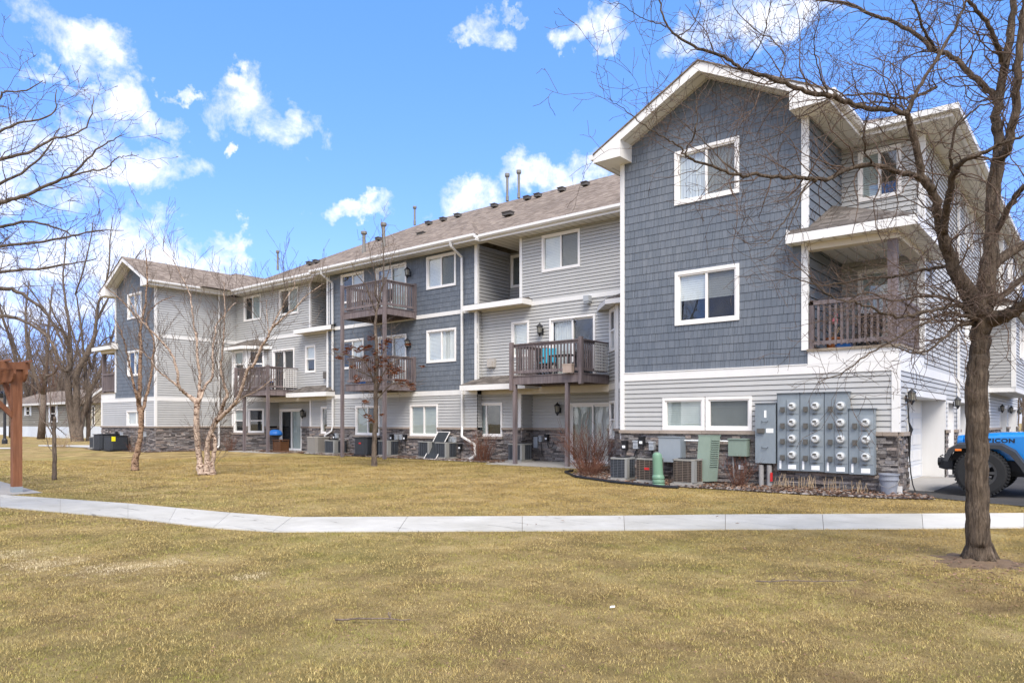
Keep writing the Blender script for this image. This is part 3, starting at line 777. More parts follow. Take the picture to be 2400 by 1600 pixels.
lap(MB(), Fs, sx0, sx1, CAPT, B1, grw).build('siding', M['siding'], BLD)
stones(MB(), Fs, sx0, sx1, 0, 1.24, [(a-.05, b+.05, c-.085, d) for a, b, c, d in grw], random.Random(21)).build('stone_base', M['stone'], BLD)
cap(Fs, sx0, sx1, grw)
for u in (sx0, sx1-.11): board(Fs, u, u+.11, E1, 7.74, -.04, .036)
core.box(-25.6, -17.21, SH+.16, 26, 0, 7.6)
core.box(-33.4, -9.1, BK+.16, 26, 0, 7.6); core.box(-33.4, -9.1, PB+.2, 26, 0, 2.6)

def half(mir):
    s = (lambda a, b: (mx(b), mx(a))) if mir else (lambda a, b: (a, b)); X = mx if mir else (lambda x: x)
    rc = lambda a, b, c, d: s(a, b) + (c, d)
    sg = -1 if mir else 1
    # third floor grey volume
    w3 = [rc(-14.39, -12.87, 6.44, 7.66), rc(-11.3, -9.78, 6.44, 7.66)]
    window(Fg, *w3[0], 'slider', 'blind', 'blind screen') if not mir else window(Fg, *w3[0], 'slider', 'dark', 'warm')
    window(Fg, *w3[1], 'slider', 'dark', 'warm') 
    a, b = s(-15.31, -9.0); lap(MB(), Fg, a, b, E2, 7.74, w3).build('siding', M['siding'], BLD)
    board(Fg, *s(-15.33, -15.22), 5.6, 7.74, -.04, .036)
    # second floor
    a2 = s(-17.06, -9.0); w2 = rc(-15.69, -14.93, 3.70, 4.92); d2 = rc(-14.08, -12.30, 2.9, 4.90)
    window(Fg, *w2, 'single' if not mir else 'hung', 'blind', 'dark'); patio_door(Fg, *d2, 'curtain' if not mir else 'dark', 'dark')
    lap(MB(), Fg, *a2, E1, B2, [w2, d2]).build('siding', M['siding'], BLD)
    board(Fg, *a2, B2, E2, 0, .034, 'belt_board')
    corebox(mir, -15.2, -9.1, GR+.16, 21, 5.6, 7.6); corebox(mir, -17.0, -9.1, GR+.16, 21, 2.75, 5.5)
    # third floor recess: side of the shingled block, back wall, window
    FS = FX(X(-17.06), sg)
    lap(MB(), FS, SH, BK, 5.7, 7.74, h=.125).build('recess_side_siding', M['siding_dark'], BLD)
    FS2 = FX(X(-15.31), -sg); lap(MB(), FS2, GR, BK, 5.7, 7.74).build('recess_side_siding', M['siding'], BLD)
    Fb = FY(BK); wb = rc(-17.0, -16.1, 6.46, 7.66); window(Fb, *wb, 'single', 'warm screen')
    lap(MB(), Fb, *s(-17.06, -15.31), 5.7, 7.74, [wb]).build('siding', M['siding_dark'], BLD)
    board(FS, SH-.03, SH+.07, 5.6, 7.74, 0, .03); board(FS, SH+.01, SH+.07, E1, B2, 0, .025)
    lap(MB(), FS, SH+.07, GR, E1, B2).build('siding', M['siding'], BLD); lap(MB(), FS, SH, GR, CAPT, B1).build('siding', M['siding'], BLD); stones(MB(), FS, SH-.03, GR, 0, 1.24, (), random.Random(44)).build('stone_base', M['stone'], BLD)
    # little roof over the second floor below the recess
    x0, x1 = X(-17.5), X(-14.80); yf = 18.5; z0 = 5.60
    r = MB(); r.quad((x0, yf, z0), (x1, yf, z0), (x1+(-.6*sg), BK, z0+.42), (x0, BK, z0+.42)); r.poly([(x1, yf, z0), (x1, GR, z0+.0), (x1-sg*.6, BK, z0+.42)])
    rr = r.build('recess_roof', M['roof_dark'], BLD)
    a, b = sorted((x0, x1)); MB().box(a, b, yf, yf+.03, 5.41, 5.592).build('fascia', M['fascia'], rr); c0, c1 = sorted((x1, x1-sg*.03)); MB().box(c0, c1, yf+.03, GR-.036, 5.41, 5.592).build('fascia', M['fascia'], rr)
    MB().box(a+.03, b-.03, yf+.03, GR-.04, 5.415, 5.425).build('soffit', M['cream'], rr)
    # ground floor: window bay under a skirt roof, then the recessed patio
    g = rc(-17.62, -16.10, 1.00, 2.18); window(Fg, *g, 'slider', 'warm' if not mir else 'dark', 'dark' if not mir else 'curtain', sill=True)
    a3 = s(-17.95, -15.29); lap(MB(), Fg, *s(-17.06, -15.29), CAPT, B1, [g]).build('siding', M['siding'], BLD)
    if True:
        FQ = FY(GR-.27); aa, bb = s(-17.95, -17.06)
    stones(MB(), Fg, *s(-17.06, -15.29), 0, 1.24, [(g[0]-.05, g[1]+.05, g[2]-.085, g[3])], random.Random(31+mir)).build('stone_base', M['stone'], BLD)
    cap(Fg, *s(-17.06, -15.27), [g]); board(Fg, *s(-17.06, -15.29), B1, E1-.03, 0, .034, 'belt_board', 'cream')
    board(Fg, *s(-15.39, -15.27), CAPT, B1, -.04, .036)
    FP = FX(X(-15.29), sg); lap(MB(), FP, GR, PB, CAPT, B1).build('siding', M['siding'], BLD); stones(MB(), FP, GR-.02, PB, 0, 1.24, (), random.Random(41)).build('stone_base', M['stone'], BLD); cap(FP, GR, PB)
    corebox(mir, -17.0, -15.44, GR+.16, 21, 0, 2.4)
    pd = rc(-13.74, -11.92, .16, 2.13); Fb = FY(PB)
    lap(MB(), Fb, *s(-15.29, -11.8), CAPT, 2.62, [pd]).build('siding', M['siding'], BLD)
    stones(MB(), Fb, *s(-15.29, -11.8), 0, 1.24, [pd], random.Random(51)).build('stone_base', M['stone'], BLD); cap(Fb, *s(-15.29, -11.8), [pd])
    patio_door(Fb, *pd, 'warm' if not mir else 'dark', 'curtain' if not mir else 'warm')
    MB().box(*s(-15.29, -11.8), GR-.034, GR+.12, B1-.04, E1).build('header_beam', M['cream'], BLD)
    MB().box(*s(-15.29, -11.8), GR+.12, PB, 2.60, 2.62).build('patio_ceiling', M['soffit'], BLD)
    # skirt roof
    k0, k1 = X(-17.45), X(-14.52); yf = 18.3; zf = 2.79; r = MB(); t = .75
    r.quad((k0+(0)*sg, yf, zf), (k1, yf, zf), (k1-sg*.5, GR, zf+.33), (k0+sg*.35, GR, zf+.33)); r.poly([(k0, yf, zf), (k0+sg*.35, GR, zf+.33), (k0, SH, zf)]); r.poly([(k1, yf, zf), (k1, GR, zf), (k1-sg*.5, GR, zf+.33)])
    kr = r.build('skirt_roof', M['roof_dark'], BLD); a, b = sorted((k0, k1))
    MB().box(a, b, yf, yf+.03, 2.60, zf-.008).build('fascia', M['fascia'], kr)
    for kx in (k0, k1): c0, c1 = sorted((kx, kx + (.03 if kx < .5*(a+b) else -.03))); MB().box(c0, c1, yf+.03, SH-.04 if kx == k0 else GR-.04, 2.60, zf-.008).build('fascia', M['fascia'], kr)
    MB().box(a+.03, b-.03, yf+.03, SH-.04, 2.605, 2.615).build('soffit', M['cream'], kr)
    # two storey angled bay beside the wing
    pts = [(-11.80, GR), (-11.12, 18.35), (-9.95, 18.35), (-9.30, GR)]
    P = [(X(x), y) for x, y in pts]
    if mir: P = P[::-1]
    cpoly = [(x, y+.17) for x, y in P]; 
    core.prism([(x, y, .0) for x, y in cpoly], (0, 0, 5.2))
    for i in range(3):
        FA_, L = FA(*P[i], *P[i+1])
        if i == 1: ww = [(.14, L-.14, 3.63, 4.92), (.14, L-.14, 1.0, 2.15)]
        else: ww = [(.12, L-.12, 3.63, 4.92), (.12, L-.12, 1.0, 2.15)]
        lap(MB(), FA_, 0, L, CAPT, B1, ww).build('siding', M['siding'], BLD); lap(MB(), FA_, 0, L, E1, 4.98, ww).build('siding', M['siding'], BLD)
        board(FA_, 0, L, B1, E1, 0, .03, 'belt_board')
        stones(MB(), FA_, 0, L, 0, 1.24, [(a, b, c-.085, d) for a, b, c, d in ww], random.Random(60+i)).build('stone_base', M['stone'], BLD); cap(FA_, 0, L, ww)
        for w_ in ww: window(FA_, *w_, 'hung', 'warm' if i == 1 else 'dark screen', 'dark', sill=w_[2] < 2)
        if i > 0: board(FA_, -.03, .085, CAPT, 4.98, -.03, .034)
        if i < 2: board(FA_, L-.085, L+.03, CAPT, 4.98, -.03, .034)
    o = .36; Q = [(-12.25, GR), (-11.28, 18.35-o), (-9.75, 18.35-o), (-8.95, GR)]; Q = [(X(x), y) for x, y in Q]; z1 = 5.10
    ap = [(X(-11.0), GR, 5.52), (X(-10.1), GR, 5.52)]
    r = MB(); q3 = [(x, y, z1) for x, y in Q]; r.poly([q3[0], q3[1], ap[0]]); r.quad(q3[1], q3[2], ap[1], ap[0]); r.poly([q3[2], q3[3], ap[1]])
    br = r.build('bay_roof', M['roof_dark'], BLD)
    f = MB()
    for (xa, ya), (xb, yb) in zip(Q, Q[1:]): f.hexa([(xa, ya, 4.95), (xb, yb, 4.95), (xb, yb+.03, 4.95), (xa, ya+.03, 4.95), (xa, ya, z1-.008), (xb, yb, z1-.008), (xb, yb+.03, z1-.008), (xa, ya+.03, z1-.008)])
    f.build('fascia', M['fascia'], br); MB().poly([(x, y+.015, 4.97) for x, y in Q]).build('soffit', M['soffit'], br)
    FZ = FX(X(-11.8), -sg); lap(MB(), FZ, GR, PB, CAPT, 2.6).build('siding', M['siding'], BLD); stones(MB(), FZ, GR, PB, 0, 1.24, (), random.Random(43)).build('stone_base', M['stone'], BLD)
    # wing wall facing the courtyard
    FW = FX(X(-9.0), -sg)
    lap(MB(), FW, 15.15, GR, CAPT, B1).build('siding', M['siding'], BLD); lap(MB(), FW, 15.15, GR, E1, B2).build('siding', M['siding'], BLD); lap(MB(), FW, 15.15, GR, E2, 7.72).build('siding', M['siding'], BLD)
    board(FW, 15.16, GR, B1, E1, 0, .032, 'belt_board'); board(FW, 15.16, GR, B2, E2, 0, .032, 'belt_board')
    stones(MB(), FW, 15.1, GR, 0, 1.24, (), random.Random(71+mir)).build('stone_base', M['stone'], BLD); cap(FW, 15.1, GR)
half(0); half(1)
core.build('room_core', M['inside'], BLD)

# ---- main roof
zE, sl = 7.93, .535; yr = 25.2; dzr = sl*(yr-18.45)
r = MB()
g0, g1, c0, c1 = -33.15, -9.4, -26.05, -16.6
zG = lambda y: zE + sl*(y-18.45); zC = lambda y: zE + sl*(y-18.2)
xr = -27.4 + .9
hipx = -33.15 + (yr-18.45)
cm_ = .5*(c0+c1); T_ = .5*(c1-c0); ap0 = (cm_, 18.2+T_, zE+sl*T_); ap1 = (cm_, 18.45+T_, zE+sl*T_)
r.poly([(g0, 18.45, zE), (c0, 18.45, zE), ap1, (c1, 18.45, zE), (-9.4, 18.45, zE), (-9.4, yr, zG(yr)), (hipx, yr, zG(yr))])
r.poly([(c0, 18.2, zE), (c1, 18.2, zE), ap0])
r.quad((c1, 18.2, zE), (c1, 18.45, zE), ap1, ap0)
r.quad((c0, 18.45, zE), (c0, 18.2, zE), ap0, ap1)
r.poly([(g0, 18.45, zE), (hipx, yr, zG(yr)), (g0, 2*yr-18.45, zE)])
r.quad((hipx, yr, zG(yr)), (-9.4, yr, zG(yr)), (-9.4, 2*yr-18.45, zE), (g0, 2*yr-18.45, zE))
ROOF = r.build('main_roof', M['roof'], BLD)
def eave(x0, x1, y, wall):
    MB().box(x0, x1, y, y+.03, 7.72, 7.90).build('fascia', M['fascia'], ROOF)
    MB().prism([(x0, y-.004, 7.80), (x0, y-.075, 7.80), (x0, y-.125, 7.85), (x0, y-.125, 7.925), (x0, y-.112, 7.932), (x0, y-.004, 7.925)], (x1-x0, 0, 0)).build('gutter', M['gutter'], ROOF)
    MB().box(x0, x1, y+.03, wall, 7.748, 7.76).build('soffit', M['soffit'], ROOF)
eave(-33.15, -26.05, 18.45, BK); eave(-26.05, -16.6, 18.2, SH); eave(-16.6, -9.46, 18.45, BK)
for x in (-26.05, -16.6-.03): MB().box(x, x+.03, 18.23, 18.45, 7.72, 7.9).build('fascia', M['fascia'], ROOF)
# vents on the roof
def pipe(px, py, h, r, d=None, y=None, capr=1.9, dark=False):
    # find the point on the front slope hit by the ray through the photo pixel
    lo, hi = 20.0, 45.0
    for i in range(50):
        m_ = .5*(lo+hi); p = at(px, py, m_)
        if p.z > zC(p.y): lo = m_
        else: hi = m_
    q = MB(); p = at(px, py, m_)
    if h > 0:
        q.lathe((p.x, p.y, p.z-.1), [(r*1.25, 0), (r*1.25, .22), (r, .24), (r, h*.86), (r*capr*.8, h*.87), (r*capr, h*.9), (r*capr, h*.98), (r*capr*.9, h)], 14)
        return q.build('vent_pipe', M['vent'], ROOF)
    q.box(p.x-r, p.x+r, p.y-.10, p.y+.14, p.z-.08, p.z+.04); q.box(p.x-r*1.12, p.x+r*1.12, p.y-.14, p.y+.16, p.z+.03, p.z+.055)
    return q.build('roof_vent', M['ventdark'], ROOF)
pipe(853, 592, 1.0, .07); pipe(899, 578, 1.1, .07); pipe(972, 523, .95, .052, dark=1)
pipe(1189, 466, 1.25, .058); pipe(1216, 459, 1.25, .058); pipe(651, 628, 1.0, .05)
for (x, y) in ((1158, 474), (1235, 456), (1260, 450), (1316, 436), (1371, 423), (1072, 497), (1038, 506), (1004, 515), (887, 552), (725, 609), (740, 605)): pipe(x, y+7, 0, .13)
for (x, y) in ((988, 548), (1190, 500)): pipe(x, y, 0, .2)

# ---- downspouts
def spout(pts, mat='gutter', name='downspout', w=.075, d=.055):
    m = MB()
    for a, b in zip(pts, pts[1:]): m.beam(a, b, w, d)
    return m.build(name, M[mat], BLD)
spout([(-17.72, 18.1, 7.82), (-17.72, 18.16, 7.66), (-17.72, 18.70, 7.38), (-17.72, 18.72, 1.35), (-17.66, 18.64, 1.0), (-17.02, 18.62, .72), (-16.9, 18.5, .35), (-17.0, 18.3, .22)])
spout([(-25.25, 18.1, 7.82), (-25.25, 18.16, 7.66), (-25.25, 18.70, 7.38), (-25.25, 18.72, 1.3), (-25.3, 18.70, 1.12), (-25.75, 18.7, .95), (-25.75, 18.7, .3)])
spout([(-33.5, 18.1, 7.7), (-33.5, 18.1, .35), (-33.42, 18.0, .25)])
spout([(-2.93, 21.8, 7.75), (-2.93, 21.8, .3)]); spout([(-9.07, 18.2, 7.7), (-9.07, 18.2, .35)])

# ---- balconies
def balcony(x0, x1, yf, yw, zd, posts=(), solid_posts=(), lattice=False):
    m = MB(); z0, z1 = zd-.27, zd
    m.box(x0, x1, yf, yf+.045, z0, z1-.03); m.box(x0, x0+.045, yf+.05, yw, z0, z1-.03); m.box(x1-.045, x1, yf+.05, yw, z0, z1-.03); m.box(x0+.05, x1-.05, yw-.09, yw-.045, z0, z1-.03)
    k = x0 + .4
    while k < x1-.2: m.box(k, k+.04, yf+.05, yw-.09, z0+.02, z1-.032); k += .4
    y = yf - .02
    while y < yw-.08: m.box(x0-.02, x1+.02, y, y+.135, z1-.028, z1); y += .142
    d = m.build('balcony', M['deck'], BLD)
    r = MB(); zt = zd+1.0; zb = zd+.09
    def run(ax, ay, bx, by):
        L = math.hypot(bx-ax, by-ay); n = int(L/.118)
        r.beam((ax, ay, zt-.02), (bx, by, zt-.02), .10, .035); r.beam((ax, ay, zt-.075), (bx, by, zt-.075), .035, .075); r.beam((ax, ay, zb+.03), (bx, by, zb+.03), .035, .085)
        for i in range(1, n): t = i/n; x, yy = ax+(bx-ax)*t, ay+(by-ay)*t; r.box(x-.018, x+.018, yy-.018, yy+.018, zb-.03, zt-.05)
    run(x0+.05, yf+.05, x1-.05, yf+.05); run(x1-.05, yf+.05, x1-.05, yw-.05); run(x0+.05, yf+.05, x0+.05, yw-.05)
    r.build('railing', M['deck'], d)
    if lattice:
        l = MB(); xs = x1-.02
        for i in range(9): y = yf+.75+i*.085; l.box(xs-.012, xs, y, y+.03, zb, zt-.08)
        for i in range(10): z = zb+.03+i*.088; l.box(xs+.001, xs+.012, yf+.75, yf+1.46, z, z+.03)
        l.build('lattice_panel', M['trim'], d)
    for (px_, py_, za, zb_) in posts: MB().box(px_-.055, px_+.055, py_-.055, py_+.055, za, zb_).build('post', M['deck'], d)
    return d
balcony(-22.58, -20.16, 17.23, SH, 5.70, [(-22.60, 17.20, .1, 6.74), (-20.14, 17.20, .1, 6.74), (-20.2, SH-.07, 5.4, 6.74), (-22.54, SH-.07, 5.4, 6.74)])
balcony(-22.50, -20.24, 17.28, SH, 2.95, [(-20.24, SH-.07, 2.7, 3.98), (-22.48, SH-.07, 2.7, 3.98)])
balcony(-14.42, -11.80, 17.52, GR, 2.95, [(-14.42, 17.49, 2.5, 4.0), (-11.80, 17.49, 2.62, 4.0), (-14.35, 17.58, .1, 2.67), (-12.34, 17.58, .1, 2.67)], lattice=True)
balcony(-30.84, -28.20, 17.52, GR, 2.95, [(-30.84, 17.49, 2.62, 4.0), (-28.20, 17.49, .1, 4.0), (-30.27, 17.58, .1, 2.67)], lattice=True)
# ---------------------------------------------------------------- ground
def sheet(name, xs, ys, mat, dz=0.0, inside=None):
    m = MB()
    idx = {}
    for j, y in enumerate(ys):
        for i, x in enumerate(xs):
            idx[i, j] = len(m.v); m.v.append((x, y, ground(x, y) + dz))
    for j in range(len(ys)-1):
        for i in range(len(xs)-1): m.f.append((idx[i,j], idx[i+1,j], idx[i+1,j+1], idx[i,j+1]))
    return m.build(name, mat)
xs = [-900,-400,-200,-120,-80] + [-60+2*i for i in range(41)] + [30,60,150,400,900]
ys = [-300,-100,-40,-20,-10,-5] + [-3+.5*i for i in range(50)] + [24,30,45,70,110,200,400,900]
tag(sheet('lawn_ground', xs, ys, M['lawn']), kind='structure')

def strip(name, poly_l, poly_r, mat, dz, thick, gap=.007, step=1.52):
    """concrete walk as cast slabs between two edge lines"""
    m = MB()
    Ls = [Vector(p) for p in poly_l]; Rs = [Vector(p) for p in poly_r]
    for i in range(len(Ls)-1):
        a0, a1, b0, b1 = Ls[i], Ls[i+1], Rs[i], Rs[i+1]
        n = max(1, round(((a1-a0).length + (b1-b0).length)/2/step))
        for k in range(n):
            L = (a1-a0).length; g = gap/2/L
            t0, t1 = k/n + g, (k+1)/n - g
            q = [a0.lerp(a1, t0), b0.lerp(b1, t0), b0.lerp(b1, t1), a0.lerp(a1, t1)]
            m.hexa([(p.x, p.y, ground(p.x, p.y)+dz-thick) for p in q] + [(p.x, p.y, ground(p.x, p.y)+dz) for p in q])
    return tag(m.build(name, mat), kind='structure')
def g2(px, py): p = gp(px, py); return (p.x, p.y)
pL = [(-29.5, 1.75)] + [g2(0,1160), g2(300,1181), g2(540,1203), g2(684,1213.5), g2(1224,1211), g2(1700,1207), g2(2400,1204)]
pR = [(-26.6, .9)] + [g2(0,1189), g2(300,1215), g2(500,1238), g2(640,1247), g2(1224,1245), g2(1700,1241), g2(2400,1237)]
dl = Vector(pL[-1])-Vector(pL[-3]); dl.normalize()
pL.append(tuple(Vector(pL[-1])+dl*3)); pR.append(tuple(Vector(pR[-1])+dl*3))
PATH_L, PATH_R = pL, pR
strip('sidewalk', pL, pR, M['path'], .018, .08)
# dark bedding edge under the slabs, seen in the joints
m = MB()
for i in range(len(pL)-1):
    q = [pL[i], pR[i], pR[i+1], pL[i+1]]; m.quad(*[(p[0], p[1], ground(*p)+.004) for p in q])
tag(m.build('sidewalk_bedding', M['soil']), kind='structure')
# far walks on the left
def flat(name, pts, mat, dz, kind='structure'):
    return tag(MB().poly([(x, y, ground(x, y)+dz) for x, y in pts]).build(name, mat), kind=kind)
flat('far_sidewalk', [g2(90,1043), g2(215,1043.5), g2(215,1049), g2(90,1045.5)], M['path'], .02)
flat('far_sidewalk', [g2(-150,1049), g2(28,1049), g2(28,1052), g2(-150,1052)], M['path'], .02)
flat('pergola_slab', [(-23.5, .6), (-18.5, 2.2), (-17.35, 4.95), (-17.35, 5.45), (-23.5, 6.0)], M['concrete_pad'], .012)
# driveway
dr = [(-3.48, 15.83), (-3.0, 15.4), (-2.4, 14.75), (-1.6, 14.45), (-.6, 14.2), (.6, 13.95), (14, 13.5), (14, 70), (-3.48, 70)]
mm = MB(); 
for i in range(len(dr)-2): mm.poly([(dr[0][0], dr[0][1], .166), (dr[i+1][0], dr[i+1][1], .166 if dr[i+1][1] > 15 else ground(*dr[i+1])+.012), (dr[i+2][0], dr[i+2][1], .166 if dr[i+2][1] > 15 else ground(*dr[i+2])+.012)])
tag(mm.build('driveway', M['asphalt']), kind='structure')
tag(MB().box(-3.50, -2.55, 15.86, 20.08, .10, .176).build('garage_apron', M['concrete_pad']), kind='structure')
for mir in (0, 1):
    a, b = (-15.25, -11.6) if not mir else (mx(-11.6), mx(-15.25))
    tag(MB().box(a, b, 17.2, 19.66, .05, .185).build('patio_slab', M['concrete_pad']), kind='structure')
# planting beds
def bed(pts, dz=.014):
    return flat('planting_bed', pts, M['mulch'], dz)
bedA = [(-11.3, 18.3), (-10.7, 15.5), g2(1350,1119), g2(1432,1131), g2(1500,1137), g2(1678,1147), g2(1900,1161), g2(2050,1168), g2(2192,1172), (-2.5, 14.9), (-3.0, 15.3), (-9.0, 15.3), (-9.1, 18.3)]
bedM = [(-26.5, 18.0), (-24.5, 17.7), (-20, 17.9), (-17.6, 17.75), (-16.2, 17.8), (-15.27, 17.9), (-15.27, 19.1), (-17, 19.1), (-17, 18.9), (-25.8, 18.9), (-27.3, 19.1), (-27.3, 18.3)]
bedB = [(-40.9, 15.3), (-40.7, 14.6), (-38, 14.4), (-35.5, 14.5), (-33.2, 14.6), (-32.6, 16), (-32.2, 17.4), (-31.2, 17.6), (-31.1, 18.3), (-33.4, 18.9), (-33.6, 15.3)]
def tri_bed(pts):
    # fan free: earclip through mathutils
    from mathutils.geometry import tessellate_polygon
    tr = tessellate_polygon([[Vector((x, y, 0)) for x, y in pts]])
    m = MB()
    for t in tr: m.poly([(pts[i][0], pts[i][1], ground(*pts[i])+.016) for i in t])
    tag(m.build('planting_bed', M['mulch']), kind='structure')
for b_ in (bedA, bedM, bedB): tri_bed(b_)
def pip(x, y, pts):
    c = False; j = len(pts)-1
    for i in range(len(pts)):
        if (pts[i][1] > y) != (pts[j][1] > y) and x < (pts[j][0]-pts[i][0])*(y-pts[i][1])/(pts[j][1]-pts[i][1]) + pts[i][0]: c = not c
        j = i
    return c
# pebbles and fallen leaves in the beds
peb, lf = MB(), MB(); rp = random.Random(17)
def pebble(x, y, r):
    z = ground(x, y)+.016; n = 6; k = len(peb.v); a0 = rp.random()*6
    for (rr, h) in ((1, 0), (.95, .45), (.5, .8)):
        for j in range(n):
            a = a0+2*pi*j/n; q = r*rr*(1+.25*sin(j*2.3+a0)); peb.v.append((x+q*cos(a), y+q*.8*sin(a), z+h*r*.75))
    for i in range(2):
        for j in range(n): peb.f.append((k+i*n+j, k+i*n+(j+1)%n, k+(i+1)*n+(j+1)%n, k+(i+1)*n+j))
    peb.f.append(tuple(k+2*n+j for j in range(n)))
def leaf(mb, x, y, z, s, rr=rp):
    a = rr.random()*6.3; t = rr.uniform(-.5, .5); c_, s_ = cos(a)*s, sin(a)*s; n = len(mb.v); q = rr.uniform(.35, .6)
    cu = rr.uniform(.1, .45)*s
    mb.v += [(x-c_, y-s_, z+t*s*.4), (x-s_*q, y+c_*q, z+cu), (x+c_, y+s_, z-t*s*.3+.3*cu), (x+s_*q, y-c_*q, z+cu*.7)]
    mb.f.append((n, n+1, n+2, n+3))
def scatter(pts, dens_p, dens_l, edge_y=None):
    x0, x1 = min(p[0] for p in pts), max(p[0] for p in pts); y0, y1 = min(p[1] for p in pts), max(p[1] for p in pts)
    for i in range(int((x1-x0)*(y1-y0)*dens_p)):
        x, y = rp.uniform(x0, x1), rp.uniform(y0, y1)
        if pip(x, y, pts): pebble(x, y, rp.choice((.012, .018, .022, .03, .038)))
    for i in range(int((x1-x0)*(y1-y0)*dens_l)):
        x, y = rp.uniform(x0, x1), rp.uniform(y0, y1)
        if pip(x, y, pts): leaf(lf, x, y, ground(x, y)+.03+rp.random()*.03, rp.uniform(.02, .055))
scatter(bedA, 170, 330); scatter(bedM, 60, 200); scatter(bedB, 15, 60)
for i in range(900):   # leaves drifted in front of the left patio and over the grass
    x, y = rp.gauss(-28.3, .8), rp.gauss(17.9, .25); leaf(lf, x, y, ground(x, y)+.03+rp.random()*.05, rp.uniform(.03, .06))
for i in range(240):
    x, y = rp.uniform(-32, -3), rp.uniform(8, 17.5); leaf(lf, x, y, ground(x, y)+.04, rp.uniform(.02, .045))
for i in range(260):
    x, y = rp.gauss(-1.1, .9), rp.gauss(8.6, .7); leaf(lf, x, y, ground(x, y)+.035, rp.uniform(.012, .03))
for i in range(900):
    q_ = gp(rp.uniform(0, 2400), rp.uniform(1262, 1600)); leaf(lf, q_.x, q_.y, q_.z+.03, rp.uniform(.006, .016))
for i in range(420):
    x, y = rp.gauss(-1.0, .8), rp.gauss(8.0, .7); leaf(lf, x, y, ground(x, y)+.032, rp.uniform(.008, .022))
tag(peb.build('pebbles', M['pebble']), 'small tan and grey pebbles along the planting beds', 'pebbles', kind='stuff')
tag(lf.build('fallen_leaves', M['leaf']), 'dry brown fallen leaves lying in the planting beds', 'leaves', kind='stuff')
# black plastic edging of the near bed
ed = [g2(1325,1108), g2(1350,1119), g2(1432,1131), g2(1500,1138), g2(1552,1143), g2(1590,1145)]
m = MB(); m.tube([(x, y, ground(x, y)+.03) for x, y in [(-11.2,16.2)] + ed], .032, 8)
tag(m.build('lawn_edging', M['black']), 'black plastic edging strip curving in front of the near planting bed', 'edging')
# bare soil mound at the big tree
TB = gp(2292, 1316)
m = MB(); n = 26; k = len(m.v)
for (rr, h) in ((.5, -.006), (.34, .008), (.22, .03), (.12, .045)):
    for j in range(n):
        a = 2*pi*j/n; q = rr*(1+.16*sin(3*a+1)+.1*sin(7*a)); m.v.append((TB.x+q*cos(a), TB.y+q*sin(a), TB.z+h+.008*sin(9*a)))
for i in range(3):
    for j in range(n): m.f.append((i*n+j, i*n+(j+1)%n, (i+1)*n+(j+1)%n, (i+1)*n+j))
m.f.append(tuple(3*n+j for j in range(n)))
tag(m.build('bare_soil', M['soil'], smooth=True), kind='structure')

# ---------------------------------------------------------------- grass blades (numpy)
def segs_inside(P, poly):
    x, y = P[:,0], P[:,1]; c = np.zeros(len(P), bool); j = len(poly)-1
    for i in range(len(poly)):
        xi, yi = poly[i]; xj, yj = poly[j]
        if yi != yj:
            c ^= ((yi > y) != (yj > y)) & (x < (xj-xi)*(y-yi)/(yj-yi)+xi)
        j = i
    return c
rng = np.random.default_rng(5)
def blades(d0, d1, dens, w, hmin, hmax, lat=.86):
    A = lat*(d1*d1-d0*d0); n = int(A*dens)
    d = np.sqrt(rng.uniform(d0*d0, d1*d1, n)); k = rng.uniform(-lat, lat, n); r = k*d
    P = np.stack([r*cT-d*sT, r*sT+d*cT], 1)
    keep = np.ones(n, bool)
    for pg in (PATH_L + PATH_R[::-1], dr, bedA, bedM, bedB, [(-23.5,.6),(-18.5,2.2),(-17.35,4.95),(-17.35,5.45),(-23.5,6.0)]): keep &= ~segs_inside(P + rng.normal(0, .014, P.shape), pg)
    keep &= ~((P[:,1] > 15.1) & ((P[:,0] > -9.1) | ((P[:,0] < -33.4) & (P[:,0] > -39.7)))) & ~((P[:,1] > 18.7) & (P[:,0] > -34)) & ~((P[:,1] > 17.2) & (P[:,0] > -15.3) & (P[:,0] < -11.5)) & ~((P[:,1] > 17.2) & (P[:,0] > -31.1) & (P[:,0] < -27.3))
    dd_ = np.hypot(P[:,0]-TB.x, P[:,1]-TB.y); keep &= rng.random(n) < np.clip((dd_-.12)/.8, 0, 1)
    # clumps: thin, bare and thick spots
    cl = np.sin(P[:,0]*5.1+np.sin(P[:,1]*3.3)*1.7)*np.sin(P[:,1]*4.7+np.sin(P[:,0]*2.9)*1.9)+.6*np.sin(P[:,0]*13+P[:,1]*5)*np.sin(P[:,1]*11-P[:,0]*4)
    cl = cl+.9*np.sin(P[:,0]*31+3*np.sin(P[:,1]*9))*np.sin(P[:,1]*27+3*np.sin(P[:,0]*11)); keep &= rng.random(n) < .80+.13*cl
    P = P[keep]; cl = cl[keep]; n = len(P)
    t = np.clip((P[:,1]-9)/7.5, 0, 1); z = .16*t*t*(3-2*t)-.004
    az = rng.uniform(0, 2*pi, n); lean = rng.uniform(.45, 1.52, n); h = rng.uniform(hmin, hmax, n)*(1+.18*cl)
    ww = w*rng.uniform(.6, 1.4, n); pa = az+pi/2+rng.normal(0, .4, n)
    base = np.stack([P[:,0], P[:,1], z], 1); wd = np.stack([np.cos(pa)*ww/2, np.sin(pa)*ww/2, np.zeros(n)], 1)
    tip = base+np.stack([np.cos(az)*h*np.sin(lean), np.sin(az)*h*np.sin(lean), h*np.cos(lean)], 1)
    return np.stack([base-wd, base+wd, tip], 1).reshape(-1, 3)
V = np.concatenate([blades(3.2, 6.5, 13500, .0036, .014, .036), blades(6.5, 10.5, 7000, .0052, .014, .034), blades(10.5, 16, 2600, .008, .02, .042), blades(16, 28, 1000, .013, .022, .045)])
nf = len(V)//3
